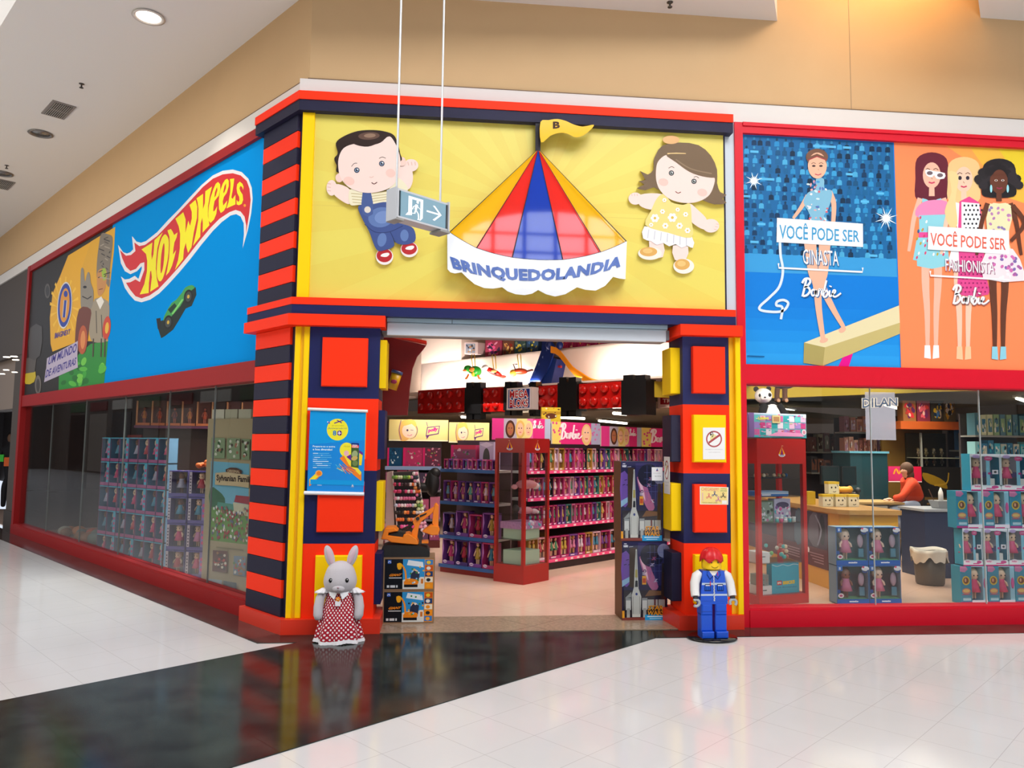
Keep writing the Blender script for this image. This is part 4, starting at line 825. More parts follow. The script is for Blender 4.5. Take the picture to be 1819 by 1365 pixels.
a.poly([(90, 1060), (860, 1080), (858, 1150), (88, 1130)], '#1098dc'); a.text('ESTRELA', [(192, 1148), (255, 1150), (255, 1138), (192, 1136)], '#d8eef8', bold=.03); a.poly([(675, 1165), (692, 1125), (712, 1165)], '#c8ccd8'); a.text('brinquedo', [(668, 1180), (712, 1180), (712, 1170), (668, 1170)], '#c8e0f0')
a.b.build('print', pb)
b = MB(); b.tube([f_(55, 55, .01), f_(910, 88, .01)], .013, '#f2ece8'); b.build('rail', pb); b = MB(); b.tube([f_(2, 1252, .01), f_(858, 1270, .01)], .016, '#f0f0f6'); b.build('rail', pb)

# ---- notices on the right pillar
def notice(name, label, quad, base, fn, col='#efeeec'):
    b = MB(); P0 = [FP(x, y, base) for x, y in quad]; P1 = [FP(x, y, base+.003) for x, y in quad]
    b.hexa(P0, P1, mat(col, rough=.5)); bl, br, tr, tl = quad
    def f(u, v, o): x = (1-v)*((1-u)*bl[0]+u*br[0])+v*((1-u)*tl[0]+u*tr[0]); y = (1-v)*((1-u)*bl[1]+u*br[1])+v*((1-u)*tl[1]+u*tr[1]); return FP(x, y, base+.003+o)
    a = Art(f, b); fn(a); return tag(b.build(name), label, 'notice')
def nofood(a, k='#a84a4c'):
    a.ell(.5, .64, .36, .26, k, n=30); a.ell(.5, .64, .30, .215, '#f0efec', n=30); a.poly([(.36, .58), (.62, .70), (.5, .80), (.34, .74)], '#e4dc9a', sm=2); a.line([(.32, .76), (.40, .88), (.46, .76), (.40, .70)], .03, '#4a3a38', sm=3); a.ell(.36, .78, .05, .03, '#4a3a38'); a.line([(.26, .52), (.76, .77)], .07, k)
    a.text('PROIBIDO A ENTRADA', [(.12, .30), (.9, .30), (.9, .325), (.12, .325)], '#b0a8a6'); a.text('COM ALIMENTOS', [(.25, .21), (.78, .21), (.78, .235), (.25, .235)], '#b0a8a6')
notice('paper_notice', 'white no-food paper notice stuck on the yellow square of the right pillar', [(1248.8, 816.5), (1288, 816.5), (1288, 760), (1248.6, 760)], .136, nofood)
def spin(a):
    a.rect(.03, .03, .97, .97, '#f0d78a'); a.text('CHEGARAM!!', [(.06, .76), (.66, .76), (.66, .95), (.06, .95)], '#d8606a'); a.text('HAND', [(.74, .86), (.94, .86), (.94, .95), (.74, .95)], '#5a8a4a'); a.text('SPINNER', [(.72, .74), (.95, .74), (.95, .83), (.72, .83)], '#5a8a4a')
    for x, y, c in ((.32, .45, '#d8606a'), (.52, .58, '#28407a'), (.82, .50, '#2a2c34'), (.65, .28, '#c06a9a')):
        for k in range(3):
            an = 1.57+k*2.094; ex, ey = x+.075*math.cos(an), y+.13*math.sin(an); a.line([(x, y), (ex, ey)], .035, c); a.ell(ex, ey, .035, .058, c, n=12); a.ell(ex, ey, .018, .03, '#f0d78a', n=10)
    a.line([(.1, .22), (.1, .65)], .03, '#e0b0b8'); a.text('TEMOS VARIAS CORES', [(.08, .07), (.62, .07), (.62, .13), (.08, .13)], '#8a7a4a'); a.rect(.78, .05, .95, .24, '#f2efe8')
notice('paper_notice', 'small yellow spinner toy notice taped on the red square of the right pillar', [(1243.2, 896.5), (1293.5, 897), (1294, 866), (1243, 864.5)], .136, spin, '#f0ece0')
# narrow side notice on the inner face of the right pillar
b = MB(); P = [V3((2.112, y, z)) for y, z in ((.03, 1.18), (.20, 1.18), (.20, 1.52), (.03, 1.52))]; b.prism(P, (-.003, 0, 0), mat('#e8e6e2'))
a = Art(lambda u, v, o: V3((2.1085-o, .20-.17*u, 1.18+.34*v)), b); nofood(a); tag(b.build('paper_notice'), 'white no-food paper notice on the narrow side of the right pillar', 'notice')
# ================================================================ THINGS AT THE ENTRANCE
def PY(px, py, y): return onp(px, py, (0, y, 0), V3((0, 1, 0)))
def lx(o, p): return V3(o.location)+V3(p)
# ---- plush rabbit
def polka(name, c0, c1, ka=24, kz=25):
    m = bpy.data.materials.new(name); m.use_nodes = True; N = m.node_tree.nodes; L = m.node_tree.links; bs = N['Principled BSDF']; bs.inputs['Roughness'].default_value = .8; bs.inputs['Specular IOR Level'].default_value = .2
    tc = N.new('ShaderNodeTexCoord'); sp = N.new('ShaderNodeSeparateXYZ'); L.new(tc.outputs['Object'], sp.inputs[0])
    def q(op, a, b=0.0):
        n = N.new('ShaderNodeMath'); n.operation = op
        for i, v in enumerate((a, b)):
            if isinstance(v, (int, float)): n.inputs[i].default_value = v
            else: L.new(v, n.inputs[i])
        return n.outputs[0]
    an = q('MULTIPLY', q('ARCTAN2', sp.outputs[1], sp.outputs[0]), ka/6.2832); z = q('MULTIPLY', sp.outputs[2], kz)
    a = q('ADD', an, z); b = q('SUBTRACT', z, an)
    da = q('SUBTRACT', q('FRACT', q('ADD', a, 100.0)), .5); db = q('SUBTRACT', q('FRACT', q('ADD', b, 100.0)), .5)
    d = q('ADD', q('MULTIPLY', da, da), q('MULTIPLY', db, db)); s = q('LESS_THAN', d, .085)
    mx = N.new('ShaderNodeMix'); mx.data_type = 'RGBA'; L.new(s, mx.inputs[0]); mx.inputs[6].default_value = (*rgb(c0), 1); mx.inputs[7].default_value = (*rgb(c1), 1); L.new(mx.outputs[2], bs.inputs['Base Color']); return m
R0 = (-.775, -.33, .006)
rb = thing('rabbit_figure', 'grey flocked rabbit figure in a red polka dot dress, standing before the left pillar', 'rabbit figure', R0)
fur = mat('#ccc6ca', rough=.95, bump=.5, nscale=260, spec=.1); furl = mat('#cfc8cc', rough=.95, spec=.1)
def rr_(z): return .085+.0*z
n = 72; prof = [(.0, .185), (.05, .182), (.14, .162), (.24, .138), (.31, .118), (.37, .105), (.42, .100), (.455, .082), (.47, .05)]
prof = catmull([(r, z) for z, r in prof], 3, False)
secs = []
for r, z in prof:
    f = max(0, 1-z/.36); secs.append([lx(rb, (1.08*r*(1+f*(.075*math.cos(9*t+.6)+.03*math.sin(5*t)))*math.cos(t), .82*r*(1+f*(.075*math.cos(9*t+.6)+.03*math.sin(5*t)))*math.sin(t), z+.012+f*.008*math.sin(4*t))) for t in [2*math.pi*i/n for i in range(n)]])
b = MB(); b.ring(secs, polka('red_polka_cotton', '#a81c2e', '#f2e8ea')); b.build('dress', rb)
b = MB(); lace = mat('#e9e6e8', rough=.9)
s2 = []
for k, (rs, z) in enumerate([(1.0, .028), (1.03, .012), (1.05, -.002)]): s2.append([lx(rb, (rs*1.08*.185*(1+.075*math.cos(9*t+.6)+.03*math.sin(5*t)+.012*math.sin(40*t)*k)*math.cos(t), rs*.82*.185*(1+.075*math.cos(9*t+.6)+.03*math.sin(5*t)+.012*math.sin(40*t)*k)*math.sin(t), z+.008*math.sin(4*t)+.004)) for t in [2*math.pi*i/144 for i in range(144)]])
b.ring(s2, lace, caps=False); b.build('lace_hem', rb)
b = MB(); hp = catmull([(.02, .395), (.075, .405), (.118, .44), (.138, .49), (.140, .53), (.128, .58), (.108, .63), (.075, .665), (.03, .682), (.004, .684)], 3, False)
b.ring([[lx(rb, (r*math.cos(t), .90*r*math.sin(t)-.004*(r > .1), z)) for t in [2*math.pi*i/36 for i in range(36)]] for r, z in hp], fur); b.ell(lx(rb, (0, -.105, .465)), (.055, .035, .038), fur)
hd = b.build('head', rb)
for s in (-1, 1):
    b = MB(); rot = Matrix.Rotation(s*math.radians(17), 3, 'Y')
    c = V3((s*.098, .0, .725)); b.ell(lx(rb, c), (.040, .024, .098), fur, 18, 12, rot); ear = b.build('ear', hd)
    b = MB(); b.ell(lx(rb, c+V3((-s*.004, -.014, .0))), (.025, .016, .074), mat('#d3b4be', rough=.9), 16, 10, rot); b.build('inner_ear', rb)
    b = MB(); b.ell(lx(rb, (s*.068, -.112, .535)), (.0165, .012, .020), mat('#0b0b0d', rough=.08)); b.ell(lx(rb, (s*.068+.004, -.123, .542)), (.0035, .003, .0035), mat('#ffffff', rough=.2)); b.build('eye', hd)
    b = MB(); pth = [lx(rb, (s*.135, -.02, .425)), lx(rb, (s*.160, -.03, .37)), lx(rb, (s*.172, -.045, .30)), lx(rb, (s*.170, -.065, .235)), lx(rb, (s*.163, -.075, .205)), lx(rb, (s*.160, -.078, .195))]
    b.tube(pth, [.036, .040, .041, .040, .030, .012], fur, 14); b.build('arm', rb)
    b = MB(); ss = []
    for k in range(4): zz = .455-k*.012; rr2 = .030+.010*k; ss.append([lx(rb, (s*(.125+.008*k)+rr2*(1+.16*math.sin(9*t)*(k > 1))*math.cos(t), -.02+rr2*(1+.16*math.sin(9*t)*(k > 1))*math.sin(t), zz)) for t in [2*math.pi*i/40 for i in range(40)]])
    b.ring(ss, lace); b.build('frilled_sleeve', rb)
b = MB(); b.ell(lx(rb, (0, -.141, .478)), (.010, .006, .006), mat('#b08a94', rough=.8)); b.tube([lx(rb, (-.022, -.136, .455)), lx(rb, (-.01, -.142, .452)), lx(rb, (0, -.143, .460)), lx(rb, (.01, -.142, .452)), lx(rb, (.022, -.136, .455))], .0018, mat('#7d6a70'), 6); b.build('nose_and_mouth', hd)
def surf(x, z, o=.004):      # point on the front of the dress
    r = .112 if z > .35 else .15
    return lx(rb, (x, -.82*math.sqrt(max(.0, r*r-(x/1.08)**2))-o, z))
b = MB()
for s in (-1, 1): b.prism([surf(s*.004, .445, .018), surf(s*.05, .452, .012), surf(s*.085, .435, .008), surf(s*.075, .405, .014), surf(s*.035, .372, .022)], (0, .006, 0), mat('#f1f0f2', rough=.8))
b.tube([lx(rb, (.10*math.cos(t), .085*math.sin(t), .437)) for t in [2*math.pi*i/24 for i in range(25)]], .016, mat('#f1f0f2', rough=.8), 8, caps=False); b.build('collar', rb)
b = MB()
for k in range(5): b.ell(lx(rb, (.012*math.cos(k*1.257), -.122, .378+.012*math.sin(k*1.257))), (.009, .004, .009), mat('#ee8a1c', rough=.5))
b.ell(lx(rb, (0, -.126, .378)), (.005, .004, .005), mat('#fbe9b0')); b.build('flower_button', rb)
b = MB(); b.prism([lx(rb, (-.022, -.122, .366)), lx(rb, (.022, -.122, .366)), lx(rb, (.022, -.128, .322)), lx(rb, (-.022, -.128, .322))], (0, .01, 0), lace); b.build('lace_bib', rb)

rb.scale = (.95, .95, .935)
# ---- big brick-toy man
M0 = (2.335, -.40, .006)
bm_ = thing('brick_toy_man', 'large brick toy man, red hair and blue vest, on a round black stand', 'toy figure', M0)
Bl = mat('#0a50c8', rough=.3); Bd = mat('#0a3a9a', rough=.3); Yw = mat('#ffcf10', rough=.3); Wh = mat('#e8e6e2', rough=.35); Rd = mat('#d0141c', rough=.35); Kk = mat('#14161c', rough=.3); Gy = mat('#a6aeb4', rough=.3)
b = MB(); b.lathe([(.001, 0), (.21, 0), (.213, .004), (.208, .014), (.001, .014)], lx(bm_, (0, 0, 0)), mat('#0c0c0e', rough=.08), 48, 1, .8); b.build('stand', bm_)
for s in (-1, 1):
    x = s*.061; b = MB()
    b.box(*[M0[0]+x-.051, M0[0]+x+.051, M0[1]-.085, M0[1]+.04, .02, .075], Bl, .006); b.box(M0[0]+x-.049, M0[0]+x+.049, M0[1]-.05, M0[1]+.045, .075, .21, Bl, .005); b.box(M0[0]+x-.049, M0[0]+x+.049, M0[1]-.058, M0[1]+.055, .205, .30, Bl, .01)
    b.box(M0[0]+x-.047, M0[0]+x+.047, M0[1]-.0595, M0[1]-.05, .235, .239, Bd); b.build('leg', bm_)
def ring4(w, d, z, x=0): return [lx(bm_, (x-w, -d, z)), lx(bm_, (x+w, -d, z)), lx(bm_, (x+w, d, z)), lx(bm_, (x-w, d, z))]
b = MB(); b.hexa(ring4(.118, .055, .29), ring4(.118, .055, .318), Bl); b.build('hips', bm_)
b = MB(); b.hexa(ring4(.120, .058, .318), ring4(.092, .050, .565), Bl)
tf = lambda u, v, o: lx(bm_, ((u)*(.120-.028*v), -.058+.008*v-.0005-o, .318+v*.247))
a = Art(tf, b, .0, .0003); a.rect(-1, .17, 1, .23, '#b9c6d6'); a.rect(-1, .53, 1, .60, '#b9c6d6')
a.poly([(-.42, 1), (.42, 1), (0, .78)], '#f0efec'); a.line([(-.55, 1), (-.62, .88), (-.34, .72), (-.03, .84)], .045, '#0b2a6a'); a.line([(.55, 1), (.62, .88), (.34, .72), (.03, .84)], .045, '#0b2a6a')
for s in (-1, 1): a.rect(s*.5-.25, .33, s*.5+.25, .56, '#10204a'); a.rect(s*.5-.2, .36, s*.5+.2, .52, '#1556c4'); a.rect(s*.5-.19, .50, s*.5+.19, .53, '#e8e8ee'); a.line([(s*.5-.08, .36), (s*.5-.08, .5)], .04, '#10204a'); a.line([(s*.5+.08, .36), (s*.5+.08, .5)], .04, '#10204a')
a.rect(-.05, 0, .05, .78, '#d8dade')
for k in range(15): a.rect(-.045 if k % 2 else 0, .02+k*.05, 0 if k % 2 else .045, .045+k*.05, '#1a2030')
a.rect(-.36, .5, -.30, .66, '#c8202c'); a.rect(.30, .84, .36, .97, '#c8202c'); b.build('torso', bm_)
for s in (-1, 1):
    b = MB(); b.tube([lx(bm_, (s*.10, 0, .54)), lx(bm_, (s*.132, -.005, .515)), lx(bm_, (s*.152, -.015, .46)), lx(bm_, (s*.158, -.03, .40)), lx(bm_, (s*.160, -.05, .355))], [.034, .042, .040, .038, .036], Wh, 14); ar_ = b.build('arm', bm_)
    b = MB(); b.tube([lx(bm_, (s*.160, -.055, .352)), lx(bm_, (s*.161, -.062, .335))], .022, Kk, 12)
    pts = [lx(bm_, (s*.160+.028*math.cos(t), -.068, .305+.028*math.sin(t))) for t in [math.radians(q_) for q_ in range(-50 if s > 0 else -130+0, 230 if s > 0 else 150, 24)]]
    b.tube(pts, .012, Gy, 8); b.build('hand', ar_)
b = MB(); b.lathe([(.045, .565), (.045, .575), (.078, .578), (.083, .588), (.083, .655), (.076, .67), (.04, .674)], lx(bm_, (0, 0, 0)), Yw, 28)
def hf(u, v, o): r = .0835+o; return lx(bm_, (r*math.sin(u), -r*math.cos(u), v))
a = Art(hf, b, .0, .0003)
for s in (-1, 1): a.ell(s*.34, .640, .09, .0085, '#15120e', n=14); a.line([(s*.22, .655), (s*.45, .656)], .003, '#15120e'); a.ell(s*.32, .642, .03, .003, '#ffffff', n=8)
a.line([(-.36, .608), (-.2, .598), (0, .5945), (.2, .598), (.36, .608)], .0035, '#15120e', sm=3); b.build('head', bm_, label='yellow head')
b = MB(); secs = []
for k in range(9):
    t = k/8*math.pi/2; z = .652+.105*math.sin(t); r = .095*math.cos(t)+.004
    secs.append([lx(bm_, (r*(1+.05*math.cos(8*q_)*(k < 6))*math.cos(q_), r*(1+.05*math.cos(8*q_)*(k < 6))*math.sin(q_), z-(.02*math.cos(q_*6) if k == 0 else 0))) for q_ in [2*math.pi*i/48 for i in range(48)]])
b.ring(secs, Rd); b.build('hair', bm_)

# ---- boxed ride-on diggers and the digger on top
def pxp(pts, y0, y1, m, ox=0, oy=0, s=1, sm=0, b=None, bev=0):
    b = b or MB(); p = cr(ox, oy, s, pts)
    if sm: p = catmull(p, sm)
    ym = (y0+y1)/2; P = [PY(x, y, ym) for x, y in p]; b.prism([V3((q_.x, y0, q_.z)) for q_ in P], (0, y1-y0, 0), m, bev); return b
for k, (z0, z1, lab) in enumerate(((.012, .300, 'lower brown carton of the boxed toy digger stack beside the left pillar'), (.302, .590, 'upper brown carton of the boxed toy digger stack, directly under the orange digger'))):
    x0, x1, y0, y1 = -.465, -.008, .215, .54
    b = MB(); b.box(x0, x1, y0, y1, z0, z1, mat('#8a6a4c', rough=.7))
    a = Art(lambda u, v, o: V3((x0+.012+u*(x1-x0-.024), y0-o, z0+.012+v*(z1-z0-.024))), b, .001)
    a.rect(0, 0, 1, 1, '#10131a'); a.rect(.37, .0, .82, 1, '#2f8ec8'); a.poly([(.37, 0), (.82, 0), (.82, .34), (.60, .42), (.37, .30)], '#d6d8d2'); a.rect(.82, 0, 1, 1, '#d98a2a')
    a.poly([(.45, .80), (.80, .72), (.78, .90), (.48, .97)], '#dfe6ea'); a.ell(.62, .55, .07, .10, '#e8c8a8'); a.poly([(.52, .25), (.70, .25), (.72, .55), (.60, .62), (.54, .5)], '#2a3148'); a.poly([(.40, .12), (.66, .12), (.68, .3), (.45, .34)], '#e8841c', sm=2); a.rect(.40, .06, .68, .15, '#14161a')
    a.line([(.44, .3), (.42, .6), (.34, .82), (.30, .70)], .035, '#f0901c', sm=3); a.poly([(.25, .85), (.34, .86), (.34, .68), (.27, .66)], '#f0a81c', sm=2)
    for i in range(14): a.ell(rnd.uniform(.5, .8), rnd.uniform(.2, .9), .02, .03, rnd.choice(['#3f8a3a', '#ece8de', '#1c2c40', '#e0a83a', '#88c0dc']), n=8)
    for i in range(5): a.rect(.83, .03+i*.195, .99, .2+i*.195, ['#3a78b8', '#f0901c', '#e8dcc4', '#1f3a6a', '#c8501c'][(i+k) % 5]); a.ell(.9, .11+i*.195, .045, .06, ['#f0a02c', '#20262c', '#f0901c', '#e8e0d0', '#e8c030'][i], n=10)
    a.rect(.73, .14, .81, .40, '#e6dccb'); a.rect(.745, .18, .795, .34, '#c8722c')
    a.text('GIANT', [(.09, .42), (.34, .44), (.36, .52), (.11, .51)], '#f08a1c', bold=.04, shear=.2); a.rect(.09, .36, .35, .385, '#e6e6e6'); a.poly([(.06, .85), (.13, .85), (.13, .97), (.06, .97)], '#3a62b8'); a.line([(.065, .89), (.095, .93), (.125, .89)], .02, '#e8ecf4')
    for i, x in enumerate((.05, .12, .24)): a.rect(x, .05, x+(.05, .1, .03)[i], .13, '#d0d4d6')
    tag(b.build('toy_carton'), lab, 'toy box', 'boxed toy diggers')
ex = thing('toy_digger', 'orange and black ride-on toy digger with raised arm, on top of two cartons', 'ride-on toy', (-.24, .38, .590))
cE = (660, 870, 10.5); OR = mat('#f08212', rough=.35); BK = mat('#0f1012', rough=.5)
pxp([(190, 1130), (225, 1050), (300, 1020), (900, 1035), (1040, 1075), (1085, 1150), (1085, 1230), (1040, 1262), (240, 1262), (190, 1210)], .25, .51, BK, *cE).build('tracks', ex)
pxp([(190, 918), (250, 740), (275, 712), (440, 705), (500, 770), (330, 800), (320, 850), (590, 885), (610, 830), (700, 815), (850, 920), (880, 1000), (860, 1022), (640, 1004), (380, 978), (300, 928)], .27, .49, OR, *cE, bev=.006).build('body', ex)
pxp([(325, 835), (520, 790), (640, 810), (600, 884), (350, 868)], .30, .46, BK, *cE).build('seat', ex)
pxp([(750, 935), (752, 800), (800, 700), (770, 620), (790, 560), (860, 505), (1160, 340), (1178, 278), (1212, 262), (1250, 310), (1190, 400), (1100, 480), (920, 620), (880, 720), (850, 935)], .355, .405, OR, *cE, bev=.004).build('boom', ex)
pxp([(1190, 280), (1252, 312), (1248, 695), (1160, 695), (1132, 640), (1150, 420)], .345, .415, OR, *cE, bev=.004).build('arm', ex)
pxp([(950, 785), (1110, 668), (1242, 690), (1272, 760), (1240, 850), (1130, 858), (980, 805)], .31, .45, OR, *cE, bev=.006).build('bucket', ex)
pxp([(938, 972), (1062, 962), (1062, 1003), (938, 1003)], .31, .45, OR, *cE).build('foot_rest', ex)
b = MB(); b.tube([PY(660+560/10.5, 870+770/10.5, .38), PY(660+800/10.5, 870+650/10.5, .38)], .010, BK); b.tube([PY(660+860/10.5, 870+560/10.5, .34), PY(660+860/10.5, 870+560/10.5, .42)], .018, BK); b.build('lever', ex)
pxp([(900, 500), (1030, 450), (1020, 480), (900, 540)], .350, .356, BK, *cE).build('boom_sticker', ex)

ex.location.z += .008
# ---- two tall spaceship cartons
for k, (q_, lab, z0) in enumerate((((1106, 1190, 962, 1106), 'lower dark purple spaceship toy carton standing on the beige threshold', .012), ((1104, 1183, 820, 960), 'upper purple spaceship toy carton with a white price sheet, on top of its twin', .735))):
    yf = .225; x0 = PY(q_[0], 1000, yf).x; x1 = PY(q_[1], 1000, yf).x-.02; zt2 = PY(q_[0], q_[2], yf).z if k else .730
    st = thing('spaceship_carton', lab, 'toy box', ((x0+x1)/2, yf+.1, z0), group='spaceship toy cartons')
    H = zt2-z0; Wd = x1-x0
    b = MB(); card = mat('#171a34', rough=.4); b.hexa([(x0, yf+.02, z0), (x1, yf+.02, z0), (x1, yf+.30, z0), (x0, yf+.30, z0)], [(x0, yf+.02, z0+H), (x1, yf+.02, z0+H), (x1, yf+.30, z0+H), (x0, yf+.30, z0+H)], card)
    b.hexa([(x0-.002, yf+.022, z0), (x0+.002, yf+.022, z0), (x0+.002, yf+.30, z0), (x0-.002, yf+.30, z0)], [(x0-.002, yf+.022, z0+H), (x0+.002, yf+.022, z0+H), (x0+.002, yf+.30, z0+H), (x0-.002, yf+.30, z0+H)], mat('#6a4428', rough=.6)); b.build('carton', st)
    b = MB(); a = Art(lambda u, v, o: V3((x0+u*Wd, yf+.019-o, z0+v*H)), b, .0, step=.00006)
    a.rect(0, 0, 1, 1, '#1d1c44'); a.poly([(.0, .45), (0, .85), (.18, .82), (.2, .48)], '#6a4a9c', sm=2); a.poly([(0, .42), (.2, .5), (.2, .56), (0, .50)], '#8ab0cc'); a.poly([(.35, .98), (.35, .55), (.62, .42), (1, .45), (1, .98)], '#2c2858'); a.poly([(.38, .80), (.5, .55), (.66, .38), (.8, .42), (.66, .62), (.56, .78)], '#b0628c', sm=3); a.poly([(.40, .78), (.5, .6), (.58, .5), (.52, .68)], '#e8b8c8', sm=3); a.ell(.66, .82, .26, .15, '#1a1a30'); a.ell(.92, .88 if k == 0 else .80, .14, .09, '#8c90b4')
    a.ell(.50, .62, .035, .022, '#3a2448'); a.ell(.50, .62, .02, .012, '#c8a0b8')
    for cx, cy in ((.70, .78), (.66, .70), (.74, .50)):
        for j in range(5): a.line([(cx-.05+.025*j, cy-.02), (cx+.05-.02*j, cy+.02)], .008, rnd.choice(['#d8c8d8', '#a84a6c', '#8c88b0']))
    for j in range(4): a.line([(.55, .62+.08*j), (.98, .62+.08*j)], .003, '#6068a8'); a.line([(.62+.1*j, .5), (.62+.1*j, .95)], .006, '#5058a0')
    for j in range(4): x = .04+.045*j; a.line([(x, .70+.06*(j % 2)), (x+.06, .71+.06*(j % 2))], .009, '#2a1f48')
    a.poly([(.16, .92), (.32, .92), (.34, .40), (.16, .42)], '#3c2c20'); a.rect(.02, .02, .96, .38, '#241c26'); a.poly([(.5, .3), (.95, .32), (.95, .36), (.6, .38)], '#7a5230'); a.line([(.9, .24), (.92, .62)], .09, '#3a2420'); a.line([(.915, .60), (.915, .72)], .075, '#2c2426')
    # ship in the box
    sg = '#c8c8c0'; a.poly([(.22, .04), (.40, .04), (.42, .30), (.36, .40), (.345, .60), (.325, .90), (.30, .90), (.27, .60), (.26, .42), (.21, .32)], sg); a.line([(.31, .88), (.31, .44)], .014, '#8c8c84'); a.poly([(.285, .54), (.34, .54), (.335, .64), (.29, .64)], '#a89a50'); a.poly([(.28, .42), (.345, .42), (.34, .50), (.29, .50)], '#20242c'); a.ell(.315, .33, .025, .017, '#2c3a80'); a.line([(.24, .30), (.24, .08)], .012, '#909088'); a.line([(.385, .30), (.385, .08)], .012, '#909088')
    for x in (.08, .44): a.rect(x, .13, x+.11, .27, '#d0d0ca'); a.rect(x+.02, .02, x+.09, .15, '#a8a8a2'); a.rect(x-.005, .25, x+.115, .28, '#8c9090')
    a.rect(.56, .14, .78, .26, '#b4b4ae'); a.rect(.80, .14, .94, .26, '#a8a6a0'); a.rect(.7, .14, .74, .26, '#6a3030'); a.poly([(.06, .28), (.2, .36), (.2, .29)], '#909490')
    a.rect(.44, .45, .53, .56, '#e0a030'); a.rect(.45, .47, .52, .53, '#c0481c')
    for j in range(3): a.line([(.445, .575+.013*j), (.525, .575+.013*j)], .006, '#d8d4e0')
    a.rect(0, .0, .96, .035, '#7c3c34'); a.rect(.5, .0, .97, .07, '#2a9ad4'); a.line([(.55, .045), (.9, .045)], .012, '#d8ecf4'); a.line([(.6, .02), (.86, .02)], .008, '#bcdcec')
    for col, bo in (('#2c1c10', .075), ('#f0a020', .03)): a.text('STAR', [(.56, .125), (.90, .125), (.92, .185), (.58, .185)], col, bold=bo); a.text('WARS', [(.54, .06), (.93, .06), (.91, .12), (.56, .12)], col, bold=bo)
    a.rect(.0, .03, .05, .12, '#e8a02c'); a.text('HASBRO', [(.03, .925), (.13, .925), (.13, .955), (.03, .955)], '#e6e6ee', bold=.05); a.line([(.04, .97), (.10, .97)], .008, '#e6e6ee'); a.line([(.15, .93), (.24, .935)], .005, '#c8c8d4')
    b.build('front_print', st)
    b = MB(); b.box(x0+.02*Wd, x0+.96*Wd, yf+.002, yf+.004, z0+.08*H, z0+.95*H, FILM); b.build('clear_window', st)
    if k:
        b = MB(); a = Art(lambda u, v, o: V3((x0+(.72+.26*u)*Wd, yf-o, z0+(.76+.17*v)*H)), b, .0); a.slab([(0, 0), (1, 0), (1, 1), (0, 1)], .001, '#eeeef2'); a.poly([(.4, .72), (.5, .94), (.6, .72)], '#3a5aa0'); a.line([(.4, .72), (.6, .72)], .03, '#c83a30'); a.text('R$ 399,99', [(.3, .28), (.85, .28), (.85, .36), (.3, .36)], '#4a4a50'); a.line([(.12, .55), (.8, .55)], .02, '#b0b0b8'); b.build('price_sheet', st)
# ================================================================ INSIDE THE STORE
def doll(b, x, y, z, h, skin, hair, dress, legs=True, arms=True, baby=False, n=8):
    """a toy figure standing at (x, y, z), facing -y"""
    hd = h*(.36 if baby else .17); top = z+h
    if legs:
        for s in (-1, 1): b.tube([(x+s*h*.05, y, z), (x+s*h*.05, y, z+h*.42)], [h*.035, h*.05], skin, 6)
    b.lathe([(h*(.23 if baby else .13), h*(.24 if baby else .30)), (h*(.17 if baby else .12), h*.42), (h*(.13 if baby else .075), h*.56), (h*(.12 if baby else .085), h*.66 if baby else h*.74), (h*.04, h*.70 if baby else h*.80)], (x, y, z), dress, n)
    if arms:
        for s in (-1, 1): b.tube([(x+s*h*.08, y, z+h*(.62 if baby else .72)), (x+s*h*(.19 if baby else .15), y-h*.03, z+h*.52), (x+s*h*(.20 if baby else .15), y-h*.08, z+h*.42)], [h*(.05 if baby else .035), h*(.045 if baby else .03), h*(.035 if baby else .025)], skin, 6)
    c = (x, y, top-hd*.55); b.ell(c, (hd*.46, hd*.44, hd*.55), skin, n+2, 7)
    b.ell((x, y+hd*.16, top-hd*.42), (hd*.54, hd*.42, hd*.58), hair, n+2, 7)
    if not baby: b.lathe([(hd*.5, -hd*.1), (hd*.6, -hd*.9), (hd*.4, -hd*1.5)], (x, y+hd*.32, top-hd*.3), hair, n, 1, .45)
    for s in (-1, 1): b.ell((x+s*hd*.19, y-hd*.40, top-hd*.55), (hd*.075, hd*.05, hd*.085), '#2a2430', 6, 4)
_bx = {}
def toy(key, make, loc, rz, label, group, cat='toy box', name='doll_box'):
    """make(key) -> {part: MB in local coordinates}; a single entry is a thing of one mesh"""
    if key not in _bx: _bx[key] = {k: m.build(k, world=False) for k, m in make().items()}; new = True
    else: new = False
    P = _bx[key]
    if len(P) == 1:
        o = list(P.values())[0]
        if not new: o = o.copy(); COL.objects.link(o)
        o.name = name; o.location = loc; o.rotation_euler = (0, 0, rz); return tag(o, label, cat, group)
    r = thing(name, label, cat, loc, rz, group)
    for k, o in P.items():
        if not new: o = o.copy(); COL.objects.link(o)
        o.parent = r
    return r
def shell(b, w, d, h, side, back, lip, t=.006, fr=.012, base=.03):
    b.box(-w/2, w/2, d-t, d, 0, h, back); b.box(-w/2, -w/2+t, 0, d, 0, h, side); b.box(w/2-t, w/2, 0, d, 0, h, side); b.box(-w/2, w/2, 0, d, h-t, h, side); b.box(-w/2, w/2, 0, d, 0, t, side)
    b.box(-w/2, w/2, -.001, .002, 0, base, lip); b.box(-w/2, w/2, -.001, .002, h-fr*1.3, h, lip); b.box(-w/2, -w/2+fr*.5, -.001, .002, 0, h, lip); b.box(w/2-fr*.5, w/2, -.001, .002, 0, h, lip)
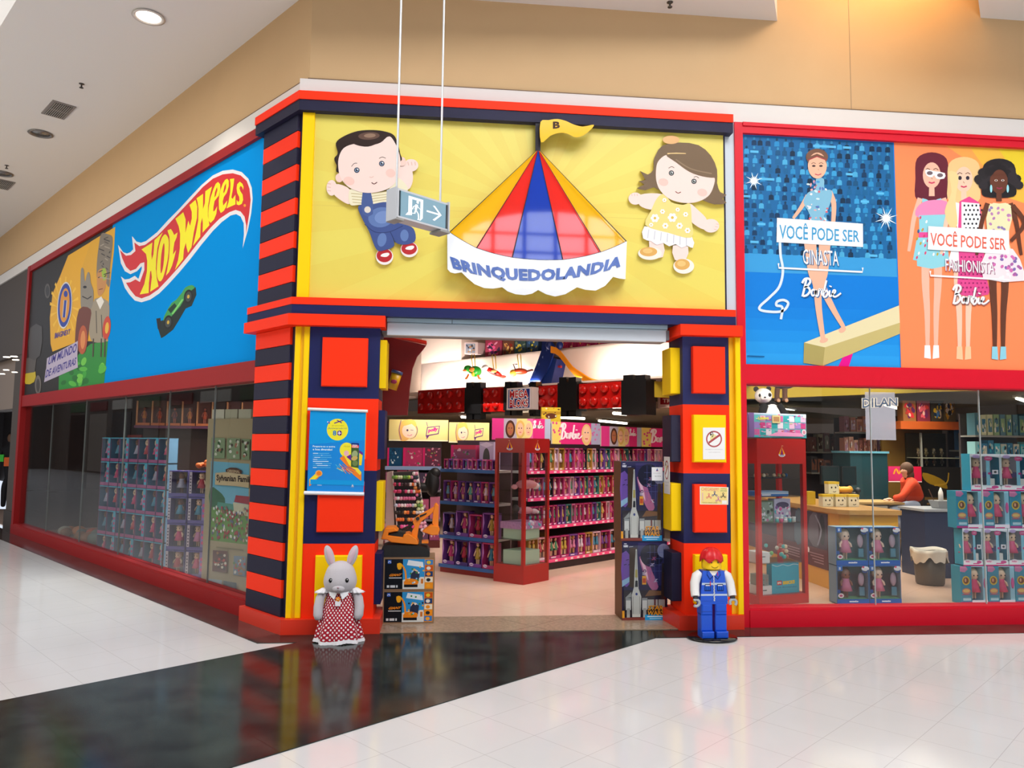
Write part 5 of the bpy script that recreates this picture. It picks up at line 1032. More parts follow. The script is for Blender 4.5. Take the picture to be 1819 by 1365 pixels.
def mk_doll(w, d, h, side, back, lip, skin, hair, dress, baby=False, n=1, strip=None):
    def f():
        b = MB(); shell(b, w, d, h, side, back, lip, base=h*.12)
        for i in range(n): doll(b, (-.5+(i+.5)/n)*w*.8, d*.45, h*.12, h*.8, skin, hair, dress, baby=baby, arms=w/n > .09, legs=True)
        if strip: b.box(w/2-w*.22, w/2-.002, -.002, .001, h*.12, h*.95, strip); b.ell((w/2-w*.11, -.002, h*.7), (w*.07, .002, w*.07), '#f0e8e8', 8, 4)
        a = Art(lambda u, v, o: V3(((u-.5)*w, -.0015-o, v*h)), b, .0, .0003); a.line([(.15, .06), (.6, .06)], .04, '#f4f0f4')
        return {'doll_box': b}
    return f
COLN = {'#b83272': 'pink', '#7a4298': 'purple', '#d06aa0': 'light pink', '#2a8ab8': 'blue', '#a82040': 'red', '#3a7a78': 'teal', '#4a3278': 'dark purple', '#d8b0c4': 'pale pink', '#b88a3a': 'golden', '#2a2430': 'black'}
SK = ['#e8b898', '#f0c8a8', '#8a5a3c', '#d8a078']; HR = ['#b89040', '#3a2418', '#8a4a24', '#c8b078', '#1a1614', '#a8304a']; DR = ['#b83272', '#c8b8c8', '#6a3a88', '#3a7a98', '#b89a40', '#a82040', '#407858', '#c87898']
def gondola(name, label, O, e, n, L_, levels, depth, lipc, basec, backc, top, cat='shelf unit', lip_h=.035):
    """O front lower corner, e along the front, n back into the unit"""
    r = thing(name, label, cat, O+e*(L_/2), 0); fr = (O, e, n)
    b = MB(); b.fbox(fr, 0, L_, .02, depth, 0, levels[0]-.03, basec); b.build('base', r)
    b = MB(); b.fbox(fr, 0, L_, depth-.03, depth, levels[0]-.03, top, backc); b.build('back_panel', r)
    for z in levels:
        b = MB(); b.fbox(fr, 0, L_, .0, depth-.03, z-.03, z, mat('#b8b4b4')); s = b.build('shelf', r)
        b = MB(); b.fbox(fr, 0, L_, -.012, .0, z-.035, z+.006, lipc); rr = random.Random(int(z*100))
        if L_ > .9:
            k = .05
            while k < L_-.1: b.fbox(fr, k, k+.05, -.014, -.011, z-.028, z-.004, mat('#f2d8e0')); k += rr.uniform(.11, .2)
        b.build('price_rail', s)
    return r, fr
# island: left face (DL) and right face (DP) behind the red showcase
e1 = V3((-.764, .645, 0)); n1 = V3((.645, .764, 0)); O1 = V3((.70, 2.445, .010))
g1, f1 = gondola('shelf_gondola', 'left gondola with blue price rails and purple doll boxes, left of the red showcase', O1, e1, n1, .86, [.10, .46, .885, 1.29], .36, mat('#2a5a9c', rough=.3), mat('#8c1c1c', rough=.4), mat('#4a3448'), 1.66)
e2 = V3((.768, .64, 0)); n2 = V3((-.64, .768, 0)); O2 = V3((1.454, 3.06, .010))-e2*.42
PINK = mat('#ee4a86', rough=.3)
g2, f2 = gondola('shelf_gondola', 'right gondola with bright pink price rails full of slim doll boxes', O2, e2, n2, 3.6, [.13, .565, .93, 1.275], .36, PINK, mat('#2a1c22', rough=.5), mat('#38242c'), 1.66)
def fpt(fr, s, d, z): return fr[0]+fr[1]*s+fr[2]*d+V3((0, 0, z))
def rzof(n): return math.atan2(n.y, n.x)-math.pi/2
rs = random.Random(11)
for lv, (z, hmax, nm, smax) in enumerate([(.13, .30, 'bottom', 2.05), (.565, .27, 'third', 2.05), (.93, .27, 'second', 2.05), (1.275, .31, 'top', 3.55)]):
    s = .06; i = 0
    while s < smax:
        w = rs.choice([.085, .10, .12] if lv else [.16, .18, .22]); k = rs.randrange(5); h = hmax*rs.uniform(.86, 1)
        bc = rs.choice(['#b83272', '#b83272', '#7a4298', '#a82040', '#d06aa0', '#2a2430', '#3a7a78', '#b88a3a', '#d8b0c4'])
        key = ('g2', w, round(hmax, 2), bc, k)
        mk = mk_doll(w-.008, .07, hmax*.95, bc, rs.choice(['#4a2038', '#5a3248', '#2a1a28', '#6a4458', '#3a3448']), bc, SK[k % 4], HR[(k*2+lv) % 6], DR[(k+lv*3+i) % 8], n=1 if w < .15 else 2)
        cn = COLN[bc]
        toy(key, mk, fpt(f2, s+w/2, .03, z+.003), rzof(n2), '%s doll box, %s from left on the %s shelf of the pink gondola' % (cn, ORD[i], nm), 'doll boxes on the pink-railed gondola')
        s += w; i += 1
# left gondola contents
for lv, (z, nb, h, nm, kind) in enumerate([(.10, 4, .31, 'bottom', 'big'), (.46, 4, .28, 'third', 'big'), (.885, 7, .26, 'second', 'slim'), (1.29, 11, .13, 'top', 'mini')]):
    w = .84/nb
    for i in range(nb):
        bc = ['#7a4298', '#4a3278', '#7a4298', '#b83272'][(i+lv) % 4] if kind != 'mini' else ['#b83272', '#7a4298', '#d06aa0'][i % 3]
        k = (i*5+lv) % 6
        def mk(w=w, h=h, bc=bc, k=k, kind=kind):
            if kind == 'big':
                b = MB(); shell(b, w-.01, .12, h, bc, '#7a4a98', bc, base=h*.14); doll(b, 0, .06, .008, h*.93, SK[(k+1) % 4], HR[k], DR[k], baby=False, n=10)
                a = Art(lambda u, v, o: V3(((u-.5)*w*.9, -.002-o, v*h)), b, .0, .0003); a.ell(.22, .10, .16, .06, '#f0e0f0'); a.line([(.1, .1), (.34, .1)], .03, '#8a3a98'); a.poly([(.0, .3), (.12, .6), (.05, .95), (0, .95)], '#b07ac8'); return {'doll_box': b}
            return mk_doll(w-.008, .06 if kind == 'slim' else .05, h, bc, '#4a3a6a', bc, SK[k % 4], HR[k], ['#b0508a', '#c8a8d8', '#6aa0b8', '#e0c8e0', '#9a4ab0', '#60b0a0'][k])()
        toy(('g1', kind, bc, k), mk, fpt(f1, .84-(i+.5)*w, .03, z+.003), rzof(n1), '%s doll box, %s from left on the %s shelf of the blue-railed gondola' % (COLN[bc], ORD[i], nm), 'doll boxes on the blue-railed gondola')
def pxbox(name, label, cat, quad, y, d, side, fn, group=None, z0=None, top=None, build=True, rough=.4, face=.0):
    """upright box whose front at depth y spans the given pixels (x0, y0, x1, y1), printed by fn(art) with u, v in 0..1"""
    x0, y0, x1, y1 = quad; A = PY((x0+x1)/2, y1, y); T = PY((x0+x1)/2, y0, y); X0 = PY(x0, (y0+y1)/2, y).x; X1 = PY(x1, (y0+y1)/2, y).x
    za = A.z if z0 is None else z0; zb2 = T.z if top is None else top
    b = MB(); b.box(X0, X1, y, y+d, za, zb2, side)
    a = Art(lambda u, v, o: V3((X0+u*(X1-X0), y-o, za+v*(zb2-za))), b, .0008, .00008, rough); 
    if fn: fn(a)
    o = b.build(name); tag(o, label, cat, group); o['_z'] = za; del o['_z']; return o
def speckle(a, n, cols, x0=.05, x1=.95, y0=.05, y1=.95, r=.05):
    for _ in range(n): a.ell(rs.uniform(x0, x1), rs.uniform(y0, y1), r*rs.uniform(.5, 1.3), r*rs.uniform(.5, 1.6), rs.choice(cols), rs.uniform(0, 3), n=7)
# boxes standing on top of the left gondola (above its top rail)
def castle(a): a.rect(0, 0, 1, 1, '#b8a8c8'); a.ell(.5, .42, .24, .36, '#4a4a48'); a.poly([(0, .9), (.5, 1), (1, .9), (.5, .8)], '#d8c8e0')
def pinkbox(a): a.rect(0, 0, 1, 1, '#8a4a68'); a.poly([(0, 0), (.12, 0), (.12, 1), (0, 1)], '#d02a78'); a.rect(.1, .82, 1, 1, '#c83a5a'); speckle(a, 26, ['#c8407a', '#5a7a58', '#9a6a98', '#e0b8c8', '#38485a'], y1=.8)
def f2box(name, label, cat, fr, x0, x1, y0, y1, z0, z1, side, fn=None, group=None, rev=False):
    b = MB(); b.fbox(fr, x0, x1, y0, y1, z0, z1, side)
    if fn: a = Art(lambda u, v, o: fr[0]+fr[1]*(x1-u*(x1-x0) if rev else x0+u*(x1-x0))+fr[2]*(y0-o)+V3((0, 0, z0+v*(z1-z0))), b, .0006, .00008); fn(a)
    o = b.build(name); return tag(o, label, cat, group)
f2box('play_set_box', 'red-topped play set box at the back of the gondola top shelf', 'toy box', f1, .40, .80, .12, .26, 1.293, 1.60, mat('#a83058'), pinkbox, rev=True)
f2box('play_set_box', 'lilac box with arched opening at the back of the gondola top shelf', 'toy box', f1, .12, .34, .12, .26, 1.293, 1.64, mat('#a898b8'), castle, rev=True)

# ---- red glass showcase at the island corner
case_m = mat('#a01a1a', rough=.3)
def tentlogo(a, cx, cy, s):
    for i, c in enumerate(['#f0b81c', '#d82a20', '#1c3a98', '#d82a20', '#f0b81c']): x0 = -1+i*.4; a.poly([(cx, cy+s*1.0), (cx+x0*s*.8, cy-s*.45-s*.25*(1-abs(x0))), (cx+(x0+.4)*s*.8, cy-s*.45-s*.25*(1-abs(x0+.4)))], c)
    a.poly([(cx-s*.82, cy-s*.42), (cx-s*.3, cy-s*.68), (cx+s*.3, cy-s*.68), (cx+s*.82, cy-s*.42), (cx+s*.84, cy-s*.8), (cx+s*.4, cy-s*1.02), (cx, cy-s*1.08), (cx-s*.4, cy-s*1.02), (cx-s*.84, cy-s*.8)], '#f0eef0'); a.line([(cx-s*.6, cy-s*.72), (cx, cy-s*.9), (cx+s*.6, cy-s*.72)], s*.12, '#2a4a98', sm=3); a.line([(cx, cy+s), (cx, cy+s*1.3), (cx+s*.35, cy+s*1.2)], s*.07, '#f0c8a0')
def showcase(name, label, B0, ex, ey, wx, wy, H, hz, bz, shelves, redm=case_m, post=.035):
    r = thing(name, label, 'showcase', B0+ex*wx/2+ey*wy/2, 0); fr = (B0, ex, ey)
    b = MB(); b.fbox(fr, 0, wx, 0, wy, 0, bz, redm); b.build('base', r)
    b = MB(); b.fbox(fr, 0, wx, 0, wy, H-hz, H, redm); a = None
    for (o, u_, w) in ((B0, ex, wx), (B0, ey, wy)):
        nn = ey if u_ is ex else ex; a = Art(lambda u, v, k, o=o, u_=u_, nn=nn: o+u_*u-nn*k+V3((0, 0, v)), b, .001, .0001); tentlogo(a, w/2, H-hz*.52, min(.05, hz*.3))
    b.build('header', r)
    for sx in (0, 1):
        for sy in (0, 1): b = MB(); b.fbox(fr, sx*(wx-post), sx*(wx-post)+post, sy*(wy-post), sy*(wy-post)+post, bz, H-hz, redm); b.build('post', r)
    for z in shelves: b = MB(); b.fbox(fr, post*.5, wx-post*.5, post*.5, wy-post*.5, z-.008, z, FILM); b.build('glass_shelf', r)
    for q_ in ((0, wx, .004, .009), ): b = MB(); b.fbox(fr, post, wx-post, .006, .010, bz, H-hz, FILM); b.build('glass_pane', r); b = MB(); b.fbox(fr, .006, .010, post, wy-post, bz, H-hz, FILM); b.build('glass_pane', r)
    return r, fr
Bc = V3((1.006, 2.04, .010)); exc = (V3((1.346, 2.342, 0))-V3((1.006, 2.04, 0))); wxc = exc.length; exc.normalize(); eyc = (V3((.683, 2.319, 0))-V3((1.006, 2.04, 0))); wyc = eyc.length; eyc.normalize()
sc1, fc = showcase('red_showcase', 'red glass showcase on the island corner, facing the entrance', Bc, exc, eyc, wxc, wyc, 1.685, .17, .21, [.50, .78, 1.07, 1.36])
mint = mat('#a8c8b0', rough=.6)
def fthing(name, label, cat, fr, x0, x1, y0, y1, z0, z1, m): b = MB(); b.fbox(fr, x0, x1, y0, y1, z0, z1, m); return tag(b.build(name), label, cat)
fthing('mint_gift_box', 'plain mint green box lying at the bottom of the red island showcase', 'gift box', fc, .06, .36, .06, .34, .212, .37, mint)
b = MB(); b.fbox(fc, .08, .38, .08, .36, .502, .62, mint); b.fbox(fc, .05, .40, .06, .38, .62, .70, mat('#b888b8', rough=.8, noise=.4, nscale=40))
for k in range(16): b.ell(fpt(fc, rs.uniform(.08, .37), .06, rs.uniform(.62, .71)), (.02, .012, .02), rs.choice(['#e0a8c8', '#8a78c8', '#d84a88', '#e8e0f0', '#78c8d8']), 7, 5)
b.tube([fpt(fc, .06, .12, .68), fpt(fc, .055, .05, .62), fpt(fc, .05, .045, .55), fpt(fc, .07, .05, .52)], .010, '#c8a8d8', 6); tag(b.build('doll_pram_basket'), 'mint green box topped with colourful patterned cloth in the red island showcase', 'basket')
b = MB(); b.ell(fpt(fc, .2, .15, .832), (.10, .06, .045), '#d89aa8'); b.ell(fpt(fc, .30, .10, .82), (.05, .04, .03), '#f0c8d0'); b.ell(fpt(fc, .10, .2, .85), (.045, .04, .05), '#2a1c1c'); b.ell(fpt(fc, .33, .07, .81), (.02, .02, .02), '#f0e8e8'); tag(b.build('baby_doll'), 'dark-haired baby doll lying on the middle shelf of the red island showcase', 'doll')
b = MB(); b.ell(fpt(fc, .2, .13, 1.14), (.13, .07, .055), '#e0909c'); b.ell(fpt(fc, .30, .08, 1.12), (.05, .03, .04), '#f0dce0'); b.ell(fpt(fc, .10, .22, 1.11), (.04, .05, .03), '#e8a0a8'); tag(b.build('plush_toy'), 'pink plush toy slumped on the upper shelf of the red island showcase', 'plush toy')

# ---- header boards
def hdr(label, y, quad, fn, name='header_board'): return pxbox(name, label, 'sign board', quad, y, .02, '#d8d0c8', fn, 'brand header boards')
def polly(a):
    a.rect(0, 0, 1, 1, '#e8d88c'); a.rect(0, .0, 1, .06, '#f0e8c0')
    a.poly([(.2, .02), (.16, .4), (.18, .8), (.26, .98), (.42, .98), (.47, .6), (.42, .25), (.34, .12), (.3, .02)], '#e8b868', sm=3); a.ell(.34, .48, .12, .34, '#f4d4b8'); a.poly([(.22, .9), (.32, .98), (.44, .9), (.46, .6), (.38, .8), (.26, .7)], '#f0c060', sm=2)
    a.ell(.31, .5, .018, .05, '#4a3a5a'); a.line([(.36, .52), (.41, .5)], .02, '#4a3a5a'); a.line([(.31, .28), (.35, .24), (.39, .3)], .02, '#c85a80'); a.line([(.21, .05), (.17, .5), (.2, .97)], .012, '#7a4a7a', sm=3); a.line([(.36, .1), (.44, .2), (.48, .5), (.46, .7)], .012, '#7a4a7a', sm=3)
    a.poly([(.62, .22), (.84, .34), (.86, .74), (.64, .66)], '#6a3a78'); a.poly([(.635, .28), (.825, .38), (.845, .70), (.655, .62)], '#e8d88c'); a.line([(.65, .68), (.63, .9)], .012, '#6a3a78'); a.poly([(.63, .25), (.68, .25), (.64, .08)], '#6a3a78')
    a.text('polly', [(.66, .36), (.82, .46), (.835, .68), (.665, .60)], '#d8308c', bold=.06)
hdr('left yellow header board with a blonde cartoon girl, partly beside the pillar', 5.55, (691, 746, 796, 784), polly); hdr('second yellow header board with a blonde cartoon girl, left of the pink boards', 5.50, (797.5, 751, 869, 787), polly)
def face_(a, x, hair, sk='#e8b898', s=1.0): a.ell(x, .5, .075*s, .42, hair); a.ell(x, .5, .05*s, .30, sk); [a.ell(x+q*.02*s, .55, .008*s, .03, '#3a2a3a') for q in (-1, 1)]; a.line([(x-.015*s, .36), (x+.015*s, .36)], .03, '#c83a68')
def b_group(a, logo=.7):
    a.rect(0, 0, 1, 1, '#e06aa4'); a.rect(0, 0, .2, 1, '#d83a88'); a.rect(.2, 0, .42, 1, '#b0a8b8'); a.rect(.42, 0, .6, 1, '#e0d088'); face_(a, .31, '#4a2a20', '#a86a48', 1.1); face_(a, .48, '#d8b060', '#e8b898', 1.1); face_(a, .62, '#e8d090'); a.rect(.7, 0, .9, 1, '#d8307c'); a.rect(.9, 0, 1, 1, '#a8b0c8'); script(a, [(.7, .5), (.88, .5), (.89, .92), (.71, .92)], '#f4e8f0', .018)
def b_logo(a):
    a.rect(0, 0, 1, 1, '#dc2f7e'); a.rect(0, 0, .17, 1, '#e8d070'); [a.ell(rs.uniform(.01, .16), rs.uniform(.05, .95), .02, .06, '#d84a8c', n=7) for _ in range(9)]
    a.rect(.8, 0, 1, 1, '#a8a8c8'); [a.ell(rs.uniform(.82, .98), rs.uniform(.05, .95), .02, .05, '#d06aa8', n=7) for _ in range(8)]
    a.ell(.7, .45, .11, .5, '#e8c080'); a.ell(.7, .48, .075, .38, '#f0c4a4'); [a.ell(.7+q*.03, .55, .012, .03, '#3a4a6a') for q in (-1, 1)]; a.line([(.67, .26), (.73, .26)], .04, '#d02a5c'); script(a, [(.17, .12), (.62, .18), (.62, .88), (.17, .95)], '#fbe8f2', .035)
def hdr2(label, px0, px1, y0, y1, fn):     # boards standing along the top of the right gondola
    P0 = onp(px0, (y0+y1)/2, O2, n2); P1 = onp(px1, (y0+y1)/2, O2, n2); s0 = (P0-O2).dot(e2); s1 = (P1-O2).dot(e2)
    zt_ = onp(px0, y0, O2, n2).z; zb3 = onp(px0, y1, O2, n2).z
    b = MB(); b.fbox(f2, s0, s1, .0, .02, zb3-.01, zt_-.01, mat('#d8d0c8')); a = Art(lambda u, v, o: fpt(f2, s0+u*(s1-s0), -o, zb3-.01+v*(zt_-zb3)), b, .0008, .00008); fn(a); tag(b.build('header_board'), label, 'sign board', 'brand header boards')
hdr('pink header board with faces and small script logo, above the red showcase', 2.9, (874, 744, 978, 782), b_group)
hdr2('pink header board with large script logo and blonde face, right of the showcase', 981, 1066, 749, 789, b_logo)
hdr2('pink header board with three faces above the middle of the right gondola', 1068, 1138, 757, 793, b_group)
hdr2('pink header board with script logo and a face, rightmost beside the right pillar', 1140, 1230, 760, 794, b_logo)
# yellow dangling display and black bin among them
def yel(a): a.rect(0, 0, 1, 1, '#e8c83a'); a.rect(.0, .55, 1, .75, '#c89a30'); a.ell(.5, .45, .3, .18, '#6a3a28'); speckle(a, 12, ['#e8e0d0', '#5a3a28', '#d8a030'])
pxbox('carton_display', 'yellow carton display behind the pink header board, under the brick wall band', 'display', (962, 724, 996, 752), 4.2, .1, '#d8b83a', yel)

# ---- aisle behind: blue-railed shelf with pink games
def shelf_at(name, label, quad, y, d, lipc, board='#6a6470'):
    x0, y0, x1 = quad; A = PY(x0, y0, y); B2 = PY(x1, y0, y); r = thing(name, label, 'shelf unit', ((A.x+B2.x)/2, y+d/2, .01))
    b = MB(); b.box(A.x, B2.x, y, y+d, A.z-.03, A.z, mat(board)); s = b.build('shelf', r); b = MB(); b.box(A.x, B2.x, y-.012, y, A.z-.05, A.z+.005, lipc); b.build('price_rail', r)
    b = MB(); b.box(A.x, B2.x, y+d, y+d+.03, .01, A.z+.45, mat('#2c2428')); b.build('back_panel', r); b = MB(); b.box(A.x, B2.x, y+.02, y+d, .01, .12, mat('#5a1c1c')); b.build('base', r)
    for zz in (.45, .9):
        if zz < A.z-.2: b = MB(); b.box(A.x, B2.x, y, y+d, zz-.03, zz, mat(board)); b.build('shelf', r)
    return A.x, B2.x, A.z
xa, xb, zs = shelf_at('back_shelf', 'far shelf with a pale blue rail, behind the hair accessory rack', (684, 829, 784), 5.2, .4, mat('#8aa4d0', rough=.3))
def game(c1, c2):
    def f(a): a.rect(0, 0, 1, 1, c1); a.poly([(0, 0), (.12, 0), (.12, 1), (0, 1)], '#d82a70'); speckle(a, 18, c2, x0=.15)
    return f
for i, (p0, p1, c1, c2, lb) in enumerate([(688, 714, '#1c4a70', ['#2a6a90', '#d8e8f0', '#183850'], 'dark blue boxed toy at the left end of the far shelf'), (716, 750, '#b83a6a', ['#5a8a58', '#d85a8a', '#8a3a78', '#e8c8d0'], 'pink boxed doll game in the middle of the far shelf'), (751, 783, '#6a3a50', ['#88a050', '#c83a5a', '#b898a8', '#e0a0b8'], 'pink and green boxed game at the right end of the far shelf')]):
    pxbox('game_box', lb, 'toy box', (p0, 796, p1, 826), 5.22, .15, c1, game(c1, c2), 'games on the far shelf', z0=zs+.006)
for r_, (z, hh) in enumerate(((.9, .34), (.45, .34), (.12, .26))):
    for i in range(5):
        w = (xb-xa)/5; c = ['#8a3a68', '#3a2c4a', '#a84a70', '#5a3458', '#b86a88'][(i*2+r_) % 5]
        b = MB(); b.box(xa+i*w+.01, xa+(i+1)*w-.01, 5.24, 5.4, z+.002, z+hh*(.8+.2*((i*7+r_) % 3)/2), c); a = Art(lambda u, v, o: V3((xa+(i+u)*w, 5.2395-o, z+v*hh)), b, .0, .0001); speckle(a, 10, ['#d88aa8', '#6a4a6a', '#c8b8c0'], x0=.2, x1=.8, y0=.2, y1=.7, r=.08)
        tag(b.build('game_box'), '%s boxed toy, %s from the left on the %s shelf behind the accessory rack' % (['mauve', 'dark', 'rose', 'plum', 'pink'][(i*2+r_) % 5], ORD[i], ['upper', 'middle', 'lowest'][r_]), 'toy box', 'boxed toys on the far shelf')
# ---- hair accessory rack with pom-poms
rk = thing('accessory_rack', 'tall leaning rack filled with colourful pom-pom hair accessories, behind the toy digger', 'rack', (-.33, 2.45, .010))
yr = 2.4
b = MB(); P = [PY(687, 840, yr), PY(697, 838, yr), PY(706, 945, yr), PY(684, 945, yr)]; P[2].z = .012; P[3].z = .012; b.prism(P, (0, .25, 0), mat('#c0a4a0', rough=.6)); b.build('side_panel', rk)
b = MB(); P = [PY(697, 840, yr), PY(742, 838, yr), PY(757, 945, yr), PY(706, 945, yr)]; P[2].z = .012; P[3].z = .012; b.prism([p+V3((0, .03, 0)) for p in P], (0, .22, 0), mat('#3a3236')); b.build('back_board', rk)
b = MB(); b.tube([PY(742, 838, yr), PY(757, 945, yr)], .008, mat('#d8c8c8')); b.tube([PY(697, 838, yr), PY(706, 945, yr)], .008, mat('#d8c8c8')); b.build('edge_rail', rk)
pal = {0: ['#8ab84a', '#a8c848', '#d8e0b0', '#5a8a3a'], 1: ['#d8407a', '#e8e0e0', '#38202a', '#c8305a'], 2: ['#e89ab8', '#f0b8c8', '#e8e8f0', '#d86a98'], 3: ['#e89ab8', '#c8c8e0', '#283848', '#f0e0e8'], 4: ['#e87030', '#f09a50', '#2a1c18', '#f0e8e8'], 5: ['#e84a98', '#f088b8', '#1c1416', '#88b848']}
cnt = 0
for r_ in range(17):
    v = r_/16.; ypx = 842+v*100
    for c in range(10):
        u = c/9.; x0 = 699+v*9; x1 = 740+v*15; x = x0+(x1-x0)*u
        if cnt >= 160: break
        P = PY(x+rs.uniform(-1, 1), ypx, yr); col = rs.choice(pal[min(5, int(v*6))] if u < .7 else pal[(int(v*6)+3) % 6])
        b = MB() if (r_ % 2 == 0 and c % 2 == 0) else b
        b.ell(P+V3((0, .0, 0)), (.026, .025, .023), col, 8, 6)
        if r_ % 2 == 1 and c % 2 == 1: pass
    if r_ % 2 == 1: pass
    b.build('pom_pom_row', rk, label='row of colourful pom-poms'); b = MB()
b = MB()

# ---- bulkhead display: brick band, logo box, pegs
yo = .62
def BB(px, py): return BP(px, py, yo)
b = MB(); b.hexa([BW(tR, zband1-.03, 0), BW(tL, zband1-.03, 0), BW(tL, zband1-.03, yo), BW(tR, zband1-.03, yo)], [BW(tR, zband1, 0), BW(tL, zband1, 0), BW(tL, zband1, yo), BW(tR, zband1, yo)], wallw); struct(b.build('trim_3'))
RB = mat('#b01410', rough=.18); KB = mat('#0c0c0e', rough=.35)
def band(px0, px1, y0, y1, m, name, label, studs=0, d=.10, cat='brick sign'):
    t0, t1 = (BB(px0, 710)-DB).dot(DL), (BB(px1, 710)-DB).dot(DL); z1 = BB((px0+px1)/2, y0).z; z0_ = BB((px0+px1)/2, y1).z
    r = thing(name, label, cat, BW((t0+t1)/2, z0_, yo), 0, 'giant toy bricks along the wall band')
    b = MB(); b.hexa([BW(t0, z0_, yo-.1), BW(t1, z0_, yo-.1), BW(t1, z0_, yo+d), BW(t0, z0_, yo+d)], [BW(t0, z1, yo-.1), BW(t1, z1, yo-.1), BW(t1, z1, yo+d), BW(t0, z1, yo+d)], m); b.build('brick', r)
    for i in range(studs):
        for j in range(2):
            c = BW(t0+(t1-t0)*(i+.5)/studs, z0_+(z1-z0_)*(.27+.48*j), yo+d); b = MB(); b.lathe([(.001, -.01), (.062, -.01), (.062, .045), (.054, .055), (.001, .055)], c, m, 16, axis=-NL); b.build('stud', r)
    return r
band(750, 834, 692, 734, RB, 'giant_toy_brick', 'long glossy red toy brick with studs at the left end of the band', 5)
band(866, 897, 690, 732, RB, 'giant_toy_brick', 'short dark red toy brick just left of the logo box', 2)
band(964, 999, 686, 728, RB, 'giant_toy_brick', 'short red toy brick just right of the logo box', 2)
band(1036, 1113, 681, 726, RB, 'giant_toy_brick', 'long red toy brick with studs, right of the black pegs', 4)
def pegs(px0, px1, y0, y1, lb, top=10, bot=10):
    r = band(px0, px1, y0, y1, KB, 'black_peg_block', lb, 0, .14, 'brick sign'); w = (px1-px0)
    for k in (.06, .56):
        for (a_, b_) in ((y0-top, y0+3), (y1-3, y1+bot)):
            if b_-a_ < 4: continue
            A = BB(px0+w*k, b_); B2 = BB(px0+w*(k+.38), a_); t0, t1 = (A-DB).dot(DL), (B2-DB).dot(DL); b = MB(); b.hexa([BW(t0, A.z, yo), BW(t1, A.z, yo), BW(t1, A.z, yo+.13), BW(t0, A.z, yo+.13)], [BW(t0, B2.z, yo), BW(t1, B2.z, yo), BW(t1, B2.z, yo+.13), BW(t0, B2.z, yo+.13)], KB); b.build('peg', r)
pegs(836, 865, 690, 736, 'black peg block between two red bricks, left of the logo box'); pegs(905, 930, 688, 730, 'black peg block behind the white logo box', 9, 9); pegs(950, 963, 684, 735, 'narrow black peg block touching the logo box right side', 5, 5)
pegs(1001, 1035, 681, 731, 'black peg block right of the logo box, between red bricks'); pegs(1114, 1158, 676, 738, 'wide black peg block at the right end of the red bricks', 9, 0)
r = thing('logo_box_sign', 'white framed box sign with red block lettering on dark blue, on the red band', 'sign', BP(925, 728, yo+.2))
t0, t1 = (BP(900, 710, yo+.3)-DB).dot(DL), (BP(944, 710, yo+.3)-DB).dot(DL); z1 = BP(922, 689, yo+.3).z; z0_ = BP(922, 728, yo+.3).z
b = MB(); b.hexa([BW(t0, z0_, yo+.14), BW(t1, z0_, yo+.14), BW(t1, z0_, yo+.3), BW(t0, z0_, yo+.3)], [BW(t0, z1, yo+.14), BW(t1, z1, yo+.14), BW(t1, z1, yo+.3), BW(t0, z1, yo+.3)], mat('#d8ccc8', rough=.3)); b.build('casing', r)
b = MB(); a = Art(lambda u, v, o: BW(t0+u*(t1-t0), z0_+v*(z1-z0_), yo+.3+o), b, .0); a.rect(.04, .04, .96, .96, '#e8e4ea'); a.rect(.07, .07, .93, .93, '#1c2c78')
for s_, v0, v1 in (('MEGA', .54, .88), ('BLOKS', .12, .46)):
    for col, bo in (('#f4f0f2', .09), ('#c01c24', .02)): k = .018 if bo > .05 else 0; kv = k*2; a.text(s_, [(.13-k, v0-kv), (.87+k, v0-kv), (.87+k, v1+kv), (.13-k, v1+kv)], col, bold=bo)
b.build('sign_face', r)
# sign at the right: CARR / PISC / TRIC
b = MB(); F_ = lambda u, v, o: BP(1171+u*66, 720-v*42, .3+o); t0, t1 = [(BP(x, 700, .3)-DB).dot(DL) for x in (1168, 1240)]; z1 = BP(1190, 677, .3).z; z0_ = BP(1190, 724, .3).z
b.hexa([BW(t0, z0_, 0.02), BW(t1, z0_, 0.02), BW(t1, z0_, .295), BW(t0, z0_, .295)], [BW(t0, z1, 0.02), BW(t1, z1, 0.02), BW(t1, z1, .295), BW(t0, z1, .295)], mat('#c8b4a8')); a = Art(F_, b, .0); a.rect(.03, .03, 1, .97, '#8c1420')
for i, s_ in enumerate(('CARRINHOS', 'PISCINAS', 'TRICICLOS')): a.text(s_, [(.09+.06*(i == 1), .68-i*.29), (.98, .68-i*.29), (.98, .85-i*.29), (.09+.06*(i == 1), .85-i*.29)], '#e8dcd8', bold=.03)
tag(b.build('wall_sign'), 'dark red department sign with white lettering, half hidden by the right pillar', 'sign')

zx = (NL*.42+V3((0, 0, .5))).normalized()*-1; xx = DL; yy = zx.cross(xx).normalized()
for px_, pw in ((800, 46), (930, 20), (1110, 26)):
    l_ = area('store_wall_washer', (0, 0, 0), (0, 0, 1), 1.5, .08, pw, (1, .86, .76)); l_.matrix_world = Matrix.Translation(BW(bt(px_, 690)[0], zband1+.05, .42)) @ Matrix((xx, yy, zx)).transposed().to_4x4()
